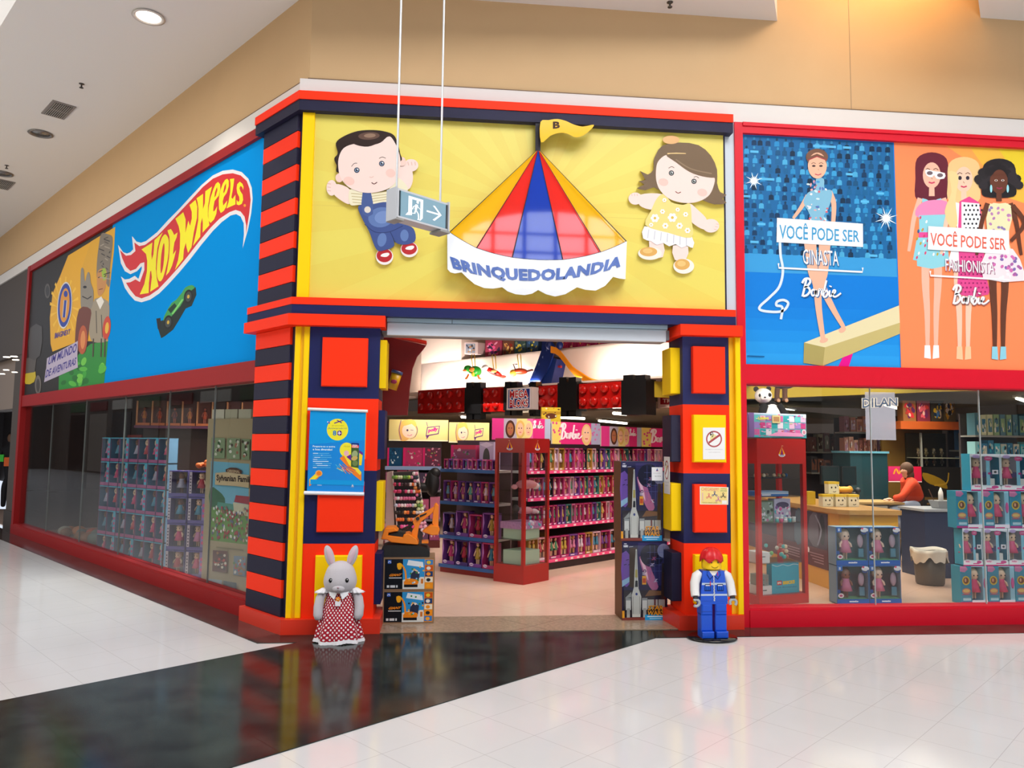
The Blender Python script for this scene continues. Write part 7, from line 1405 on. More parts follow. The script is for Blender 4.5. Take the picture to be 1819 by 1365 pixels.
b = MB(); c = PY(1499, 870, 2.9); b.ell(c, (.13, .06, .04), mat('#d89a18')); b.ell(c+V3((-.08, 0, .0)), (.04, .04, .05), mat('#d89a18')); b.ell(c+V3((.08, 0, .0)), (.04, .04, .05), mat('#c88a18')); b.box(c.x-.05, c.x+.05, c.y-.03, c.y+.03, zct+.002, c.z, mat('#8a5a18')); tag(b.build('yellow_toy'), 'yellow toy standing on the far part of the counter', 'toy')
A = PY(1512, 880, 4.0); B2 = PY(1576, 806, 4.0); b = MB(); b.box(A.x, B2.x, 4.0, 4.5, .01, B2.z, mat('#123a44', rough=.4)); b.box(A.x-.02, B2.x+.02, 3.98, 4.5, B2.z, B2.z+.03, mat('#5a98b0', rough=.3)); tag(b.build('teal_kiosk'), 'dark teal kiosk with a pale blue top, behind the counter', 'kiosk')
pxbox('red_board', 'pink and red board with a yellow arch mark behind the seated person', 'sign board', (1578, 829, 1637, 857), 4.25, .03, '#a81c38', lambda a: (a.rect(0, .04, 1, 1, '#c81c40'), a.rect(.0, 0, 1, .06, '#e8d8d8'), a.poly([(0, .1), (.4, .1), (.5, .98), (0, .98)], '#c83068'), a.line([(.16, .5), (.24, .86), (.32, .5), (.40, .86), (.48, .5)], .05, '#d89a28', sm=3)))
b = MB(); A = PY(1536, 905, 3.3)
dk_ = thing('till_desk', 'grey till desk with light drawers where the seated person leans', 'desk', (6.2, 3.4, .01))
b = MB(); b.box(5.3, 6.50, 3.3, 3.9, .85, .88, mat('#a88a58', rough=.4)); b.build('worktop', dk_)
b = MB(); b.box(5.32, 6.30, 3.34, 3.88, .012, .85, mat('#5a5048', rough=.5)); b.build('body', dk_)
for i in range(3): b = MB(); b.box(5.36+i*.31, 5.64+i*.31, 3.325, 3.34, .66, .83, mat('#b8b4ac', rough=.4)); dr = b.build('drawer', dk_); b = MB(); b.box(5.46+i*.31, 5.54+i*.31, 3.31, 3.325, .75, .76, mat('#3a3a38')); b.build('handle', dr)

# ---- seated person in orange sweater
pe = thing('person', 'person in orange sweater and pale jeans on a bar stool at the till desk', 'person', (6.98, 3.5, .01))
yp = 3.5
def pp(px, py, dy=0): return PY(px, py, yp+dy)
sw = mat('#c23a14', rough=.85, noise=.15, nscale=30); jn = mat('#98a4bc', rough=.85, noise=.2, nscale=12); sk_ = mat('#c89880', rough=.6); hr = mat('#4a2e1c', rough=.8)
body = bpy.data.meshes.new('body')
def skin_obj(name, joints, edges, m, parent):
    me = bpy.data.meshes.new(name); iv = parent_matrix(parent).inverted(); me.from_pydata([iv @ V3(j[0]) for j in joints], edges, []); o = bpy.data.objects.new(name, me); COL.objects.link(o); o.parent = parent
    md = o.modifiers.new('skin', 'SKIN'); md.use_smooth_shade = True
    for i, j in enumerate(joints):
        r = j[1] if isinstance(j[1], tuple) else (j[1], j[1]); me.skin_vertices[0].data[i].radius = r; me.skin_vertices[0].data[i].use_root = (i == 0)
    sd = o.modifiers.new('sub', 'SUBSURF'); sd.levels = 1; sd.render_levels = 2; me.materials.append(m); return o
pelv = pp(1626, 892, .06); chest = pp(1617, 862, .02); neck = pp(1609, 848, 0); headc = pp(1609, 838, -.02)
skin_obj('body', [(neck+V3((0, 0, -.02)), .05), (neck+V3((-.005, -.01, .04)), .045), (headc+V3((0, 0, .0)), (.075, .085)), (headc+V3((0, -.01, .06)), (.07, .08))], [(0, 1), (1, 2), (2, 3)], sk_, pe)
skin_obj('sweater', [(pelv, (.15, .12)), (pp(1622, 877, .04), (.145, .11)), (chest, (.15, .11)), (neck+V3((0, 0, -.03)), (.08, .07)),
    (chest+V3((-.07, -.16, .04)), .075), (pp(1602, 884, -.2), .055), (pp(1586, 886, -.12), .048), (chest+V3((.03, .15, .04)), .07), (pp(1606, 888, .16), .055), (pp(1590, 888, .1), .045)],
    [(0, 1), (1, 2), (2, 3), (2, 4), (4, 5), (5, 6), (2, 7), (7, 8), (8, 9)], sw, pe)
for dy, e_ in ((-.09, 0), (.10, 1)):
    skin_obj('jeans_leg', [(pelv+V3((0, dy, -.05)), .10), (pp(1600, 903+e_*2, dy-.02), .085), (pp(1580, 908+e_*3, dy-.04), .075), (pp(1592+e_*6, 925, dy), .055), (pp(1608+e_*8, 940, dy+.02), .045)], [(0, 1), (1, 2), (2, 3), (3, 4)], jn, pe)
    b = MB(); c = pp(1616+e_*6, 945, dy); b.ell(c, (.045, .04, .05), sk_); b.ell(c+V3((.02, 0, -.06)), (.05, .045, .03), mat('#7a5038')); b.build('shoe', pe)
for hp_, sd_ in ((pp(1583, 887, -.12), -1), (pp(1586, 889, .1), 1)):
    b = MB(); b.ell(hp_+V3((-.03, 0, 0)), (.04, .03, .018), sk_)
    for k in range(4): b.tube([hp_+V3((-.055, -.024+k*.015, .0)), hp_+V3((-.085-.006*(k in (1, 2)), -.026+k*.016, -.004)), hp_+V3((-.105-.008*(k in (1, 2)), -.026+k*.016, -.018))], [.009, .008, .007], sk_, 8)
    b.tube([hp_+V3((-.03, -sd_*.026, 0)), hp_+V3((-.05, -sd_*.045, -.004)), hp_+V3((-.07, -sd_*.05, -.01))], [.010, .009, .007], sk_, 8); b.build('hand', pe)
b = MB(); b.ell(headc+V3((.02, .005, .035)), (.085, .095, .10), hr, 18, 12); b.ell(headc+V3((.05, .01, -.05)), (.06, .09, .10), hr, 16, 10); b.build('hair', pe)
b = MB(); fx = headc+V3((-.075, -.03, .02)); b.ell(fx+V3((-.012, .0, -.02)), (.012, .01, .012), sk_, 8, 6); b.ell(fx+V3((.006, -.03, .008)), (.006, .008, .006), '#201814', 6, 5); b.ell(fx+V3((-.004, .01, -.045)), (.008, .018, .005), '#a04a48', 8, 5); b.build('face_features', pe)
stl = thing('bar_stool', 'dark bar stool with thin legs under the seated person', 'stool', (pelv.x+.02, 3.56, .01)); zs_ = pelv.z-.20
b = MB(); b.lathe([(.001, 0), (.16, 0), (.17, .03), (.001, .035)], (pelv.x+.02, 3.57, zs_-.02), mat('#2a2426', rough=.5), 24); b.build('seat', stl)
for sx in (-1, 1):
    for sy in (-1, 1): b = MB(); b.tube([(pelv.x+.02+sx*.10, 3.57+sy*.1, zs_-.015), (pelv.x+.02+sx*.17, 3.57+sy*.17, .012)], .013, mat('#3a3230', rough=.4, metal=.5)); b.build('leg', stl)
b = MB(); b.tube([(pelv.x-.13, 3.42, .33), (pelv.x+.17, 3.42, .33), (pelv.x+.17, 3.72, .33), (pelv.x-.13, 3.72, .33), (pelv.x-.13, 3.42, .33)], .010, mat('#8a8480', rough=.4, metal=.6)); b.build('foot_ring', stl)

# ---- navy desk with basket, bin with liner
nd = thing('navy_desk', 'navy blue box desk with a grey top, behind the waste bin', 'desk', (6.45, 2.5, .01))
A = PY(1642, 905, 2.3); B2 = PY(1742, 905, 2.3); zn = A.z; b = MB(); b.box(A.x, B2.x, 2.3, 2.8, .012, zn-.03, mat('#16244a', rough=.5)); b.build('body', nd); b = MB(); b.box(A.x-.02, B2.x+.02, 2.28, 2.82, zn-.03, zn, mat('#9aa0a8', rough=.4)); b.build('worktop', nd)
bk = thing('tray_basket', 'grey basket holding papers and a white cone on the navy desk', 'basket', (PY(1678, 905, 2.45).x, 2.45, zn)); X0 = PY(1662, 900, 2.4).x; X1 = PY(1692, 900, 2.4).x
b = MB(); b.hexa([(X0+.03, 2.37, zn+.002), (X1-.02, 2.37, zn+.002), (X1-.02, 2.52, zn+.002), (X0+.03, 2.52, zn+.002)], [(X0, 2.35, zn+.10), (X1, 2.35, zn+.10), (X1, 2.55, zn+.10), (X0, 2.55, zn+.10)], mat('#8a8c90')); b.build('body', bk)
b = MB(); b.lathe([(.03, 0), (.028, .10), (.008, .16), (.001, .165)], (X0+.11, 2.45, zn+.10), mat('#e8e4e0'), 12); b.tube([(X0+.02, 2.45, zn+.08), (X0-.05, 2.45, zn+.24)], .006, mat('#5a3a28')); b.tube([(X0+.18, 2.42, zn+.12), (X1+.02, 2.42, zn+.12)], .014, mat('#c88a68')); b.build('contents', bk)
bi = thing('waste_bin', 'grey waste bin with a translucent liner folded over its rim', 'bin', (5.90, 1.93, .012)); bc_ = (5.90, 1.93, 0)
b = MB(); b.lathe([(.001, .012), (.145, .012), (.155, .03), (.178, .40), (.17, .40), (.15, .04), (.001, .03)], bc_, mat('#4c4640', rough=.5, noise=.25, nscale=14), 32); b.build('body', bi)
b = MB(); secs = []
for k, (r, z) in enumerate([(.16, .39), (.175, .425), (.195, .43), (.20, .39), (.195, .34), (.20, .30)]): secs.append([V3((bc_[0]+r*(1+.05*math.sin(7*t+k)*(k > 1))*math.cos(t), bc_[1]+r*(1+.05*math.sin(7*t+k)*(k > 1))*math.sin(t), z+(.03*math.sin(5*t)+.02*math.sin(11*t))*(k > 3)+.012*math.sin(3*t))) for t in [2*math.pi*i/60 for i in range(60)]])
b.ring(secs, mat('#c2bcb2', rough=.4), caps=False); b.build('bag_liner', bi)

# ---- stacked baby-doll boxes
def mk_big(w, d, h, kind):
    def f():
        P = {}
        b = MB()
        if kind == 'white':      # pink and white carton with tall window
            shell(b, w, d, h, '#2a98b8', '#c8b8c0', '#dce8f0', t=.008, fr=.02, base=.06); a = Art(lambda u, v, o: V3(((u-.5)*w, -.002-o, v*h)), b, .0, .0001)
            a.rect(0, 0, 1, .03, '#d02080'); a.poly([(0, .03), (1, .03), (1, .12), (.7, .15), (.5, .11), (.25, .16), (0, .13)], '#e0eaf4'); a.ell(.22, .12, .16, .055, '#f0e0ec'); a.text('baby', [(.12, .09), (.32, .09), (.32, .14), (.12, .14)], '#d04a90', bold=.05); a.rect(.5, .05, .8, .075, '#d02080'); a.ell(.8, .10, .12, .04, '#c84a90')
            a.rect(.52, .15, .64, .93, '#88c8e0'); a.ell(.60, .88, .14, .065, '#d04a88'); a.text('100%', [(.52, .87), (.68, .87), (.68, .895), (.52, .895)], '#f4e8f0'); a.poly([(0, .9), (.5, .95), (1, .9), (1, 1), (0, 1)], '#d8e0ec'); a.ell(.2, .93, .13, .05, '#b8a0d0'); a.rect(.72, .45, .92, .57, '#e8e4ec'); a.ell(.82, .51, .05, .03, '#4a4a50'); a.ell(.62, .47, .05, .03, '#c83a80')
            b.box(w*.14, w*.32, .01, .05, h*.15, h*.33, mat('#e4e0dc')); b.box(w*.02, w*.36, .06, .08, h*.36, h*.5, mat('#6a5a98')); P['carton'] = b
            b = MB(); doll(b, -w*.22, d*.42, h*.16, h*.74, '#ecc4a4', '#e8d8a8', '#dc4a78', baby=True, n=14); P['doll'] = b
        elif kind == 'side':     # carton turned: blue side panel and narrow window
            b.box(-w/2, -w*.08, 0, d, 0, h, mat('#1f8aa8')); a = Art(lambda u, v, o: V3((-w/2+u*w*.42, -.0005-o, v*h)), b, .0, .0001); a.rect(0, 0, 1, .06, '#a03080'); a.rect(.2, .09, .9, .16, '#a8c8d8'); a.ell(.5, .34, .38, .08, '#c8806a'); a.ell(.5, .35, .3, .045, '#e8c070'); a.rect(.1, .24, .9, .26, '#b03a70'); a.ell(.5, .62, .34, .12, '#d8b838'); a.ell(.5, .62, .24, .085, '#7a4a30'); a.ell(.45, .63, .08, .05, '#e0a880'); a.poly([(0, .86), (.4, .84), (.7, .92), (.5, 1), (0, 1)], '#c87aa8', sm=1)
            b.box(-w*.08, w/2, d-.01, d, 0, h, mat('#98889a')); b.box(-w*.08, w/2, 0, d, h-.008, h, mat('#a8c8e0')); b.box(-w*.08, w/2, 0, d, 0, .006, mat('#a8c8e0')); b.box(w/2-.05, w/2, -.001, d, 0, h, mat('#90c8e0')); b.box(-w*.08, w/2, -.002, .001, 0, h*.10, mat('#e0dcec')); b.box(-w*.06, w*.3, -.003, .0, .0, h*.025, mat('#d02080')); b.ell((w*.42, -.003, h*.55), (.02, .002, .06), '#c84a90', 8, 4); P['carton'] = b
            b = MB(); doll(b, w*.12, d*.42, h*.12, h*.78, '#ecc4a4', '#e8d8a8', '#d8406c', baby=True, n=14); P['doll'] = b
        elif kind == 'blue':     # clear carton with blue band, baby in pink, for the front stack
            shell(b, w, d, h, '#7a98a8', '#4a6870', '#2a68b8', t=.006, fr=.006, base=.05); a = Art(lambda u, v, o: V3(((u-.5)*w, -.0025-o, v*h)), b, .0, .0001)
            a.rect(0, 0, 1, .12, '#1f5ab0'); a.text('BEBÊS', [(.38, .05), (.66, .05), (.66, .09), (.38, .09)], '#e8eef8', bold=.06); a.rect(.03, .86, .18, .99, '#2a6ac0'); a.rect(.07, .89, .13, .96, '#c8d8f0'); a.ell(.90, .92, .12, .06, '#e8e8f0'); a.line([(.8, .86), (.9, .82), (.99, .88)], .03, '#2a4a98', sm=3); a.ell(.84, .96, .035, .025, '#d84a68'); a.ell(.12, .22, .09, .06, '#f0e8ec'); a.ell(.12, .22, .05, .03, '#c84a78'); a.ell(.06, .33, .05, .05, '#2a5aa8')
            b.ell((w*.34, d*.3, h*.62), (.035, .02, .07), mat('#b8a0b0'), 10, 6); b.box(w*.26, w*.42, d*.2, d*.3, h*.2, h*.42, mat('#4a88a0')); b.box(-w/2+.01, w/2-.01, .02, d-.02, h*.12, h*.14, mat('#68a878')); P['carton'] = b
            b = MB(); doll(b, -w*.12, d*.42, h*.14, h*.76, '#eec8b0', '#e8c8a0', '#d87898', baby=True, n=14); P['doll'] = b
        b = MB(); b.box(-w/2+.004, w/2-.004, -.006, -.004, h*.14, h-.02, FILM); P['clear_window'] = b
        return P
    return f
yS = .80; hS_ = .392
zf = .012
lay = [('side', [1702, 1751, 1799], 0), ('white', [1709, 1744.5, 1790, 1834], 1), ('side', [1700, 1748, 1795], 2), ('white', [1728, 1782, 1836], 3)]
tiern = ['bottom', 'second', 'third', 'top']
for kind, xs_, lv in lay:
    for i in range(len(xs_)-1 if kind == 'white' else len(xs_)):
        x0 = PY(xs_[i], 950, yS).x; x1 = PY(xs_[i+1], 950, yS).x if i+1 < len(xs_) else x0+.33; w = x1-x0-.006
        if w > .36: w = .36
        toy(('big', kind, round(w, 2), 0), mk_big(round(w, 2), .14, .388, kind), ((x0+x1)/2, yS, zf+lv*hS_), 0, 'blonde baby doll box, %s from left in the %s row of the right corner stack' % (ORD[i], tiern[lv]), 'baby doll boxes in the right corner stack')
x0 = PY(1485, 1000, .85).x; x1 = PY(1600, 1000, .85).x; w = (x1-x0)/2
for lv in range(2):
    for i in range(2):
        hh = .40; dk2 = (lv == 0 and i == 0)
        def mk(dk2=dk2, w=w):
            P = mk_big(round(w, 3)-.008, .16, .392, 'blue')()
            if dk2: b = MB(); doll(b, -w*.12, .067, .055, .298, '#8a5a44', '#3a2418', '#c87898', baby=True, n=14); P['doll'] = b
            return P
        toy(('front', dk2), mk, (x0+(i+.5)*w, .85, zf+lv*.396), 0, '%s blue-banded baby doll box, %s pair, near the yellow counter end' % (['left', 'right'][i], ['lower', 'upper'][lv]), 'blue-banded baby doll boxes')
# added sheet behind the glass, standing in for pale lettering reflected in it
hb = thing('reflection_sheet', 'pale see-through sheet with outlined letters, standing in for a reflection in the right window', 'banner', PY(1563, 780, 1.6))
b = MB(); X0 = PY(1537, 720, 1.6).x; X1 = PY(1590, 720, 1.6).x; z1_ = 2.28; z0_ = PY(1563, 782, 1.6).z
bm2 = bpy.data.materials.new('reflection_veil'); bm2.use_nodes = True; N = bm2.node_tree.nodes; L = bm2.node_tree.links; mxx = N.new('ShaderNodeMixShader'); tt = N.new('ShaderNodeBsdfTransparent'); mxx.inputs[0].default_value = .36; N['Principled BSDF'].inputs['Base Color'].default_value = (*rgb('#c8c8dc'), 1); L.new(tt.outputs[0], mxx.inputs[1]); L.new(N['Principled BSDF'].outputs[0], mxx.inputs[2]); L.new(mxx.outputs[0], N['Material Output'].inputs[0])
b.box(X0, X1, 1.6, 1.603, z0_, z1_, bm2); b.build('cloth', hb)
b = MB(); a = Art(lambda u, v, o: PY(1530+u*66, 728-v*28, 1.598-o), b, .0, .0002)
for col, bo, k in (('#e8dccc', .07, .02), ('#4a5a78', .02, 0)): a.text('DILAN', [(.03-k, .1-k), (.97+k, .25-k), (.97+k, .75+k), (.03-k, .72+k)], col, bold=bo)
b.build('lettering', hb)

# ================================================================ BEHIND THE LEFT WINDOW
def LI(t, d, z): return LW(t, z, -d)
rzL = math.atan2(NL.y, NL.x)-math.pi/2
# tall printed standee beside the left pillar
SE = V3((-.89, .45, 0)).normalized(); SN = V3((.45, .89, 0)).normalized(); SO = V3((-1.98, 1.5, 0))
b = MB(); P = [SO-SE*.14+V3((0, 0, .012)), SO+SE*.575+V3((0, 0, .012)), SO+SE*.575+V3((0, 0, 1.86)), SO-SE*.14+V3((0, 0, 1.86))]; b.prism(P, SN*.02, mat('#b09a78', rough=.6))
a = Art(lambda u, v, o: onp(345+u/3.102, 660+v/3.102, SO, SN)-SN*(.0015+o), b, .0, .00008)
ox = -345*3.102+0
def ap(pts): return [(x+ (0-345)*3.102, y) for x, y in pts]
sky = ap([(1163, 495), (1375, 510), (1362, 955), (1150, 930)]); a.poly(sky, '#78b4d0'); a.poly(ap([(1155, 700), (1250, 745), (1368, 760), (1362, 955), (1150, 930)]), '#6f9a4a'); a.poly(ap([(1160, 640), (1200, 655), (1240, 700), (1230, 760), (1156, 740)]), '#3a6a48', sm=2); a.poly(ap([(1200, 720), (1270, 730), (1366, 740), (1366, 770), (1190, 760)]), '#5a9a88')
a.poly(ap([(1290, 720), (1375, 735), (1375, 690), (1300, 683)]), '#a82c3c'); a.poly(ap([(1285, 722), (1370, 735), (1368, 800), (1290, 780)]), '#d8ccb0')
for i in range(150): x = 1170+rs.random()*195; y = 745+rs.random()*180; a.ell(x-345*3.102, y+(x-1170)*.06, 5, 9, rs.choice(['#e8e0d8', '#a84040', '#c8a888', '#f0ece4', '#8a6a58', '#b83a4a', '#6a6a8a']), n=7)
a.poly(ap([(1248, 540), (1275, 530), (1310, 532), (1338, 548), (1335, 565), (1250, 560)]), '#5a3428'); a.text('ORIGINAL', ap([(1258, 556), (1328, 562), (1326, 545), (1258, 540)]), '#c8a888', bold=.04)
a.poly(ap([(1192, 560), (1250, 555), (1378, 572), (1376, 642), (1300, 632), (1190, 625)]), '#d8bc98'); a.text('Sylvanian Families', ap([(1198, 612), (1410, 624), (1410, 580), (1198, 568)]), '#3a2420', bold=.04)
for q_ in (((1170, 365), (1245, 368), (1243, 480), (1166, 478)), ((1258, 368), (1328, 370), (1326, 485), (1254, 482)), ((1338, 372), (1382, 374), (1380, 488), (1336, 486))):
    a.poly(ap(q_), '#8a9a78'); cx = sum(p[0] for p in q_)/4-345*3.102; cy = sum(p[1] for p in q_)/4
    for i in range(14): a.ell(cx+rs.uniform(-30, 30)*(1 if q_[0][0] < 1330 else .5), cy+rs.uniform(-45, 45), 7, 9, rs.choice(['#3a5a38', '#e8e0d8', '#a86a58', '#d8d0c0', '#4a3a34']), n=7)
a.poly(ap([(1180, 985), (1260, 990), (1258, 1110), (1176, 1100)]), '#6a3a34'); a.poly(ap([(1295, 1015), (1360, 1020), (1358, 1130), (1292, 1120)]), '#7a8aa0'); a.poly(ap([(1145, 1140), (1230, 1150), (1228, 1215), (1142, 1195)]), '#98a8b8'); a.poly(ap([(1238, 1152), (1310, 1165), (1308, 1240), (1236, 1222)]), '#4a5a68')
for i in range(26): a.ell(rs.uniform(1185, 1255)-345*3.102, rs.uniform(1000, 1095), 7, 8, rs.choice(['#c84a48', '#e8d8c8', '#3a2a28', '#a87858']), n=7); a.ell(rs.uniform(1298, 1356)-345*3.102, rs.uniform(1025, 1115), 6, 8, rs.choice(['#c84a48', '#e8e0d8', '#5a8a58', '#a87858']), n=7)
a.line(ap([(1200, 968), (1350, 985)]), 8, '#8a7a58'); tag(b.build('printed_standee'), 'tall printed cardboard standee with meadow picture, just left of the striped pillar', 'standee')
b = MB()
for i in range(3): t = .02+i*.18; A = SO+SE*t+SN*.02; q_ = [A+V3((0, 0, 1.863)), A+SE*.165+V3((0, 0, 1.863)), A+SE*.165+SN*.1+V3((0, 0, 1.863)), A+SN*.1+V3((0, 0, 1.863))]; b.hexa(q_, [x+V3((0, 0, .10)) for x in q_], mat(['#c8c0ac', '#b8b09a', '#d0c8b8'][i]))
b.hexa([SO+SN*.021+V3((0, 0, 1.84)), SO+SE*.57+SN*.021+V3((0, 0, 1.84)), SO+SE*.57+SN*.13+V3((0, 0, 1.84)), SO+SN*.13+V3((0, 0, 1.84))], [SO+SN*.021+V3((0, 0, 1.862)), SO+SE*.57+SN*.021+V3((0, 0, 1.862)), SO+SE*.57+SN*.13+V3((0, 0, 1.862)), SO+SN*.13+V3((0, 0, 1.862))], mat('#a89878'))
tag(b.build('low_cartons'), 'row of low cream cartons along the top of the printed standee', 'cartons')
# doll box stacks
def mkL(w, h, c, k):
    def f():
        b = MB(); cols = {'blue': ('#5a86a8', '#8a7486', '#a85088'), 'violet': ('#6a5aa0', '#7a6a7c', '#5a4a98')}[c]; shell(b, w, .13, h, cols[0], cols[1], cols[2], t=.006, fr=.012, base=h*.13)
        a = Art(lambda u, v, o: V3(((u-.5)*w, -.002-o, v*h)), b, .0, .0001); a.rect(0, .96, 1, 1, '#4ab0d0' if c == 'blue' else '#4a3a90')
        if k % 3 == 0: a.rect(.72, .13, 1, .96, '#58b0d0' if c == 'blue' else '#8a78b8'); [a.ell(.86, .3+.2*j, .1, .07, '#d84a88', n=8) for j in range(3)]
        if c == 'violet': a.rect(0, .13, .14, .96, '#c8b8c8'); [a.ell(.07, .2+.12*j, .04, .03, '#4a3a58', n=7) for j in range(6)]
        doll(b, -.02 if k % 3 == 0 else 0, .07, h*.14, h*.82, ['#e0b498', '#7a4c38', '#e8c0a4'][k % 3], ['#d8b868', '#3a2418', '#c89858', '#d8c088'][k % 4], ['#c83a70', '#4a8aa8', '#b83a48', '#c87aa8', '#a8a0b8'][k % 5], baby=True, n=10); return {'doll_box': b}
    return f
def rowof(P1, P2, n_, levels, h, w, c, labf, grp):
    e = (P2-P1).normalized(); ni = V3((-e.y, e.x, 0)); ni = ni if ni.y > 0 else -ni; rz = math.atan2(ni.y, ni.x)-math.pi/2
    for lv in range(levels):
        for i in range(n_):
            k = (i*2+lv*3) % 7; q_ = P1+(P2-P1)*((i+.5)/n_)
            toy(('L', c, k), mkL(w, h-.006, c, k), (q_.x, q_.y, .012+lv*h), rz, labf(i, lv), grp)
rowof(V3((-3.38, 3.2, 0)), V3((-4.66, 4.30, 0)), 7, 5, .33, .225, 'blue', lambda i, lv: 'blue and pink doll box, %s column from the violet stack, %s' % (ORD[i], ['bottom row', 'second row up', 'third row up', 'fourth row up', 'top row'][lv]), 'blue doll boxes in the left window stack')
rowof(V3((-2.70, 2.60, 0)), V3((-3.22, 2.76, 0)), 2, 4, .314, .25, 'violet', lambda i, lv: 'violet doll box, %s column left of the printed standee, %s' % (ORD[i], ['bottom row', 'second row up', 'third row up', 'top row'][lv]), 'violet doll boxes in the left window stack')
b = MB(); c = V3((-2.78, 2.72, 1.29))
for i in range(14): b.ell(c+V3((rs.uniform(-.1, .1), rs.uniform(-.02, .04), rs.uniform(.02, .10))), (.035, .035, .03), '#e0681c', 8, 6)
tag(b.build('orange_toy'), 'shiny orange bundle on top of the violet doll boxes', 'toy')
# long purple shelf with amber cartons
yA = 4.5; XA0 = PY(238, 757, yA).x; XA1 = PY(452, 757, yA).x; zA = PY(330, 757, yA).z
us = thing('window_shelf', 'long purple-edged shelf of amber toys high behind the left window', 'shelf unit', ((XA0+XA1)/2, yA+.15, .012))
b = MB(); b.box(XA0, XA1, yA, yA+.35, zA-.035, zA, mat('#6a3458')); b.build('shelf', us); b = MB(); b.box(XA0, XA1, yA+.35, yA+.39, .012, 2.5, mat('#3a2420')); b.build('back_panel', us)
def mkA(k):
    def f():
        b = MB(); b.box(-aw, aw, .02, .16, 0, .36, mat(['#5a2a1c', '#4a1f1c', '#3a2420'][k % 3])); b.box(-aw, -aw+.02, .0, .02, .02, .35, mat('#d8986a')); b.box(-aw, aw, -.002, .02, 0, .035, mat('#d87a48')); doll(b, .02, .0, .036, .22, '#a85a48', '#2a1c1c', ['#b84a28', '#c8782c', '#6a3a48'][k % 3]); return {'toy_carton': b}
    return f
nA = 8; aw = (XA1-XA0)/nA*.46
for i in range(nA): toy(('A', i % 3), mkA(i), (XA1-(i+.5)*(XA1-XA0)/nA, yA+.03, zA+.003), 0, 'amber toy carton on the purple shelf, %s from the pillar' % ORD[i], 'amber cartons on the purple shelf', 'toy box', 'toy_carton')
# red showcase and dim shelving further left
sc3, fr3 = showcase('red_showcase', 'dim red showcase seen deep behind the left window', LI(6.9, .9, .01), -DL, NL, .62, .5, 1.70, .22, .15, [.6, 1.0, 1.35], mat('#8a1c14', rough=.4), .05)
def goodsL(unit, label, t0, t1, d, zs_, zt_, cols, nn, rowname):
    r = thing(unit, label, 'shelf unit', LI((t0+t1)/2, d, .01)); b = MB(); b.hexa([LI(t0, d+.3, .012), LI(t1, d+.3, .012), LI(t1, d+.34, .012), LI(t0, d+.34, .012)], [LI(t0, d+.3, zt_), LI(t1, d+.3, zt_), LI(t1, d+.34, zt_), LI(t0, d+.34, zt_)], mat('#241c1c')); b.build('back_panel', r)
    for k, z in enumerate(zs_):
        b = MB(); b.hexa([LI(t0, d, z-.02), LI(t1, d, z-.02), LI(t1, d+.3, z-.02), LI(t0, d+.3, z-.02)], [LI(t0, d, z), LI(t1, d, z), LI(t1, d+.3, z), LI(t0, d+.3, z)], mat('#5a6068', rough=.3)); b.build('shelf', r); w = (t1-t0)/nn
        for i in range(nn):
            def mk(i=i):
                c = cols[i % len(cols)]; h = .22+.06*(i % 3)/2; b = MB(); b.box(-w*.4, w*.4, 0, .2, 0, h, mat(c)); a = Art(lambda u, v, o: V3(((u-.5)*w*.8, -o, v*h)), b, .0005, .0001); speckle(a, 8, cols+['#b8b0a0', '#2a2a2a'], r=.12, x0=.22, x1=.78, y0=.25, y1=.75); return {'toy_carton': b}
            toy((unit, label, i % 6), mk, LI(t0+(i+.5)*w, d+.04, z+.002), rzL, 'dim toy carton, %s from right on the %s %s' % (ORD[i], rowname, ['lower shelf', 'middle shelf', 'upper shelf'][k]), 'dim cartons deep in the left window', 'toy box', 'toy_carton')
goodsL('dim_shelf', 'long dim shelf unit deep behind the far half of the left window', 7.5, 9.35, 1.9, [.5, 1.0, 1.45], 1.9, ['#3a3a48', '#4a4438', '#2a4a58', '#5a3a38', '#48584a', '#605848'], 6, 'dim far')
b = MB()
for i in range(18): c = LI(6.3+rs.uniform(0, 2.2), .45+rs.uniform(0, .35), 0); s_ = rs.uniform(.07, .13); b.ell(c+V3((0, 0, .012+s_*.8)), (s_, s_, s_*.8), rs.choice(['#c87a48', '#8a5a3a', '#d8a878', '#5a6a68', '#a8a090', '#b84a28']), 9, 6)
tag(b.build('plush_heap'), 'heap of orange and brown plush toys on the floor behind the left window', 'plush toys')['kind'] = 'stuff'

# ================================================================ CEILING FITTINGS AND THE NEIGHBOUR
def downlight(px, py, on, label):
    c = FL(px, py, zc); r = thing('downlight', label, 'ceiling light', c, 0); b = MB(); b.lathe([(.13, 0), (.15, -.012), (.118, -.016), (.112, .0)], c+V3((0, 0, -.0)), mat('#e0d8d0' if on else '#8a8684', rough=.3, metal=0 if on else .6), 36); b.build('trim_ring', r)
    b = MB(); b.lathe([(.001, -.004), (.112, -.004), (.112, -.002), (.001, -.002)], c, mat('#fff2dc', emit=9) if on else mat('#9a9896', rough=.2, metal=.7), 36); b.build('lens', r)
    if on:
        l = bpy.data.lights.new('downlight_lamp', 'SPOT'); l.energy = 60; l.spot_size = 1.6; l.color = (1, .9, .75); l.shadow_soft_size = .1; o = bpy.data.objects.new('downlight_lamp', l); COL.objects.link(o); o.location = c-V3((0, 0, .05))
downlight(264, 29, True, 'round lit downlight in the left corridor ceiling'); downlight(72, 237, False, 'round unlit chrome downlight left of the air vent'); downlight(4, 308, False, 'unlit downlight at the left edge of the picture')
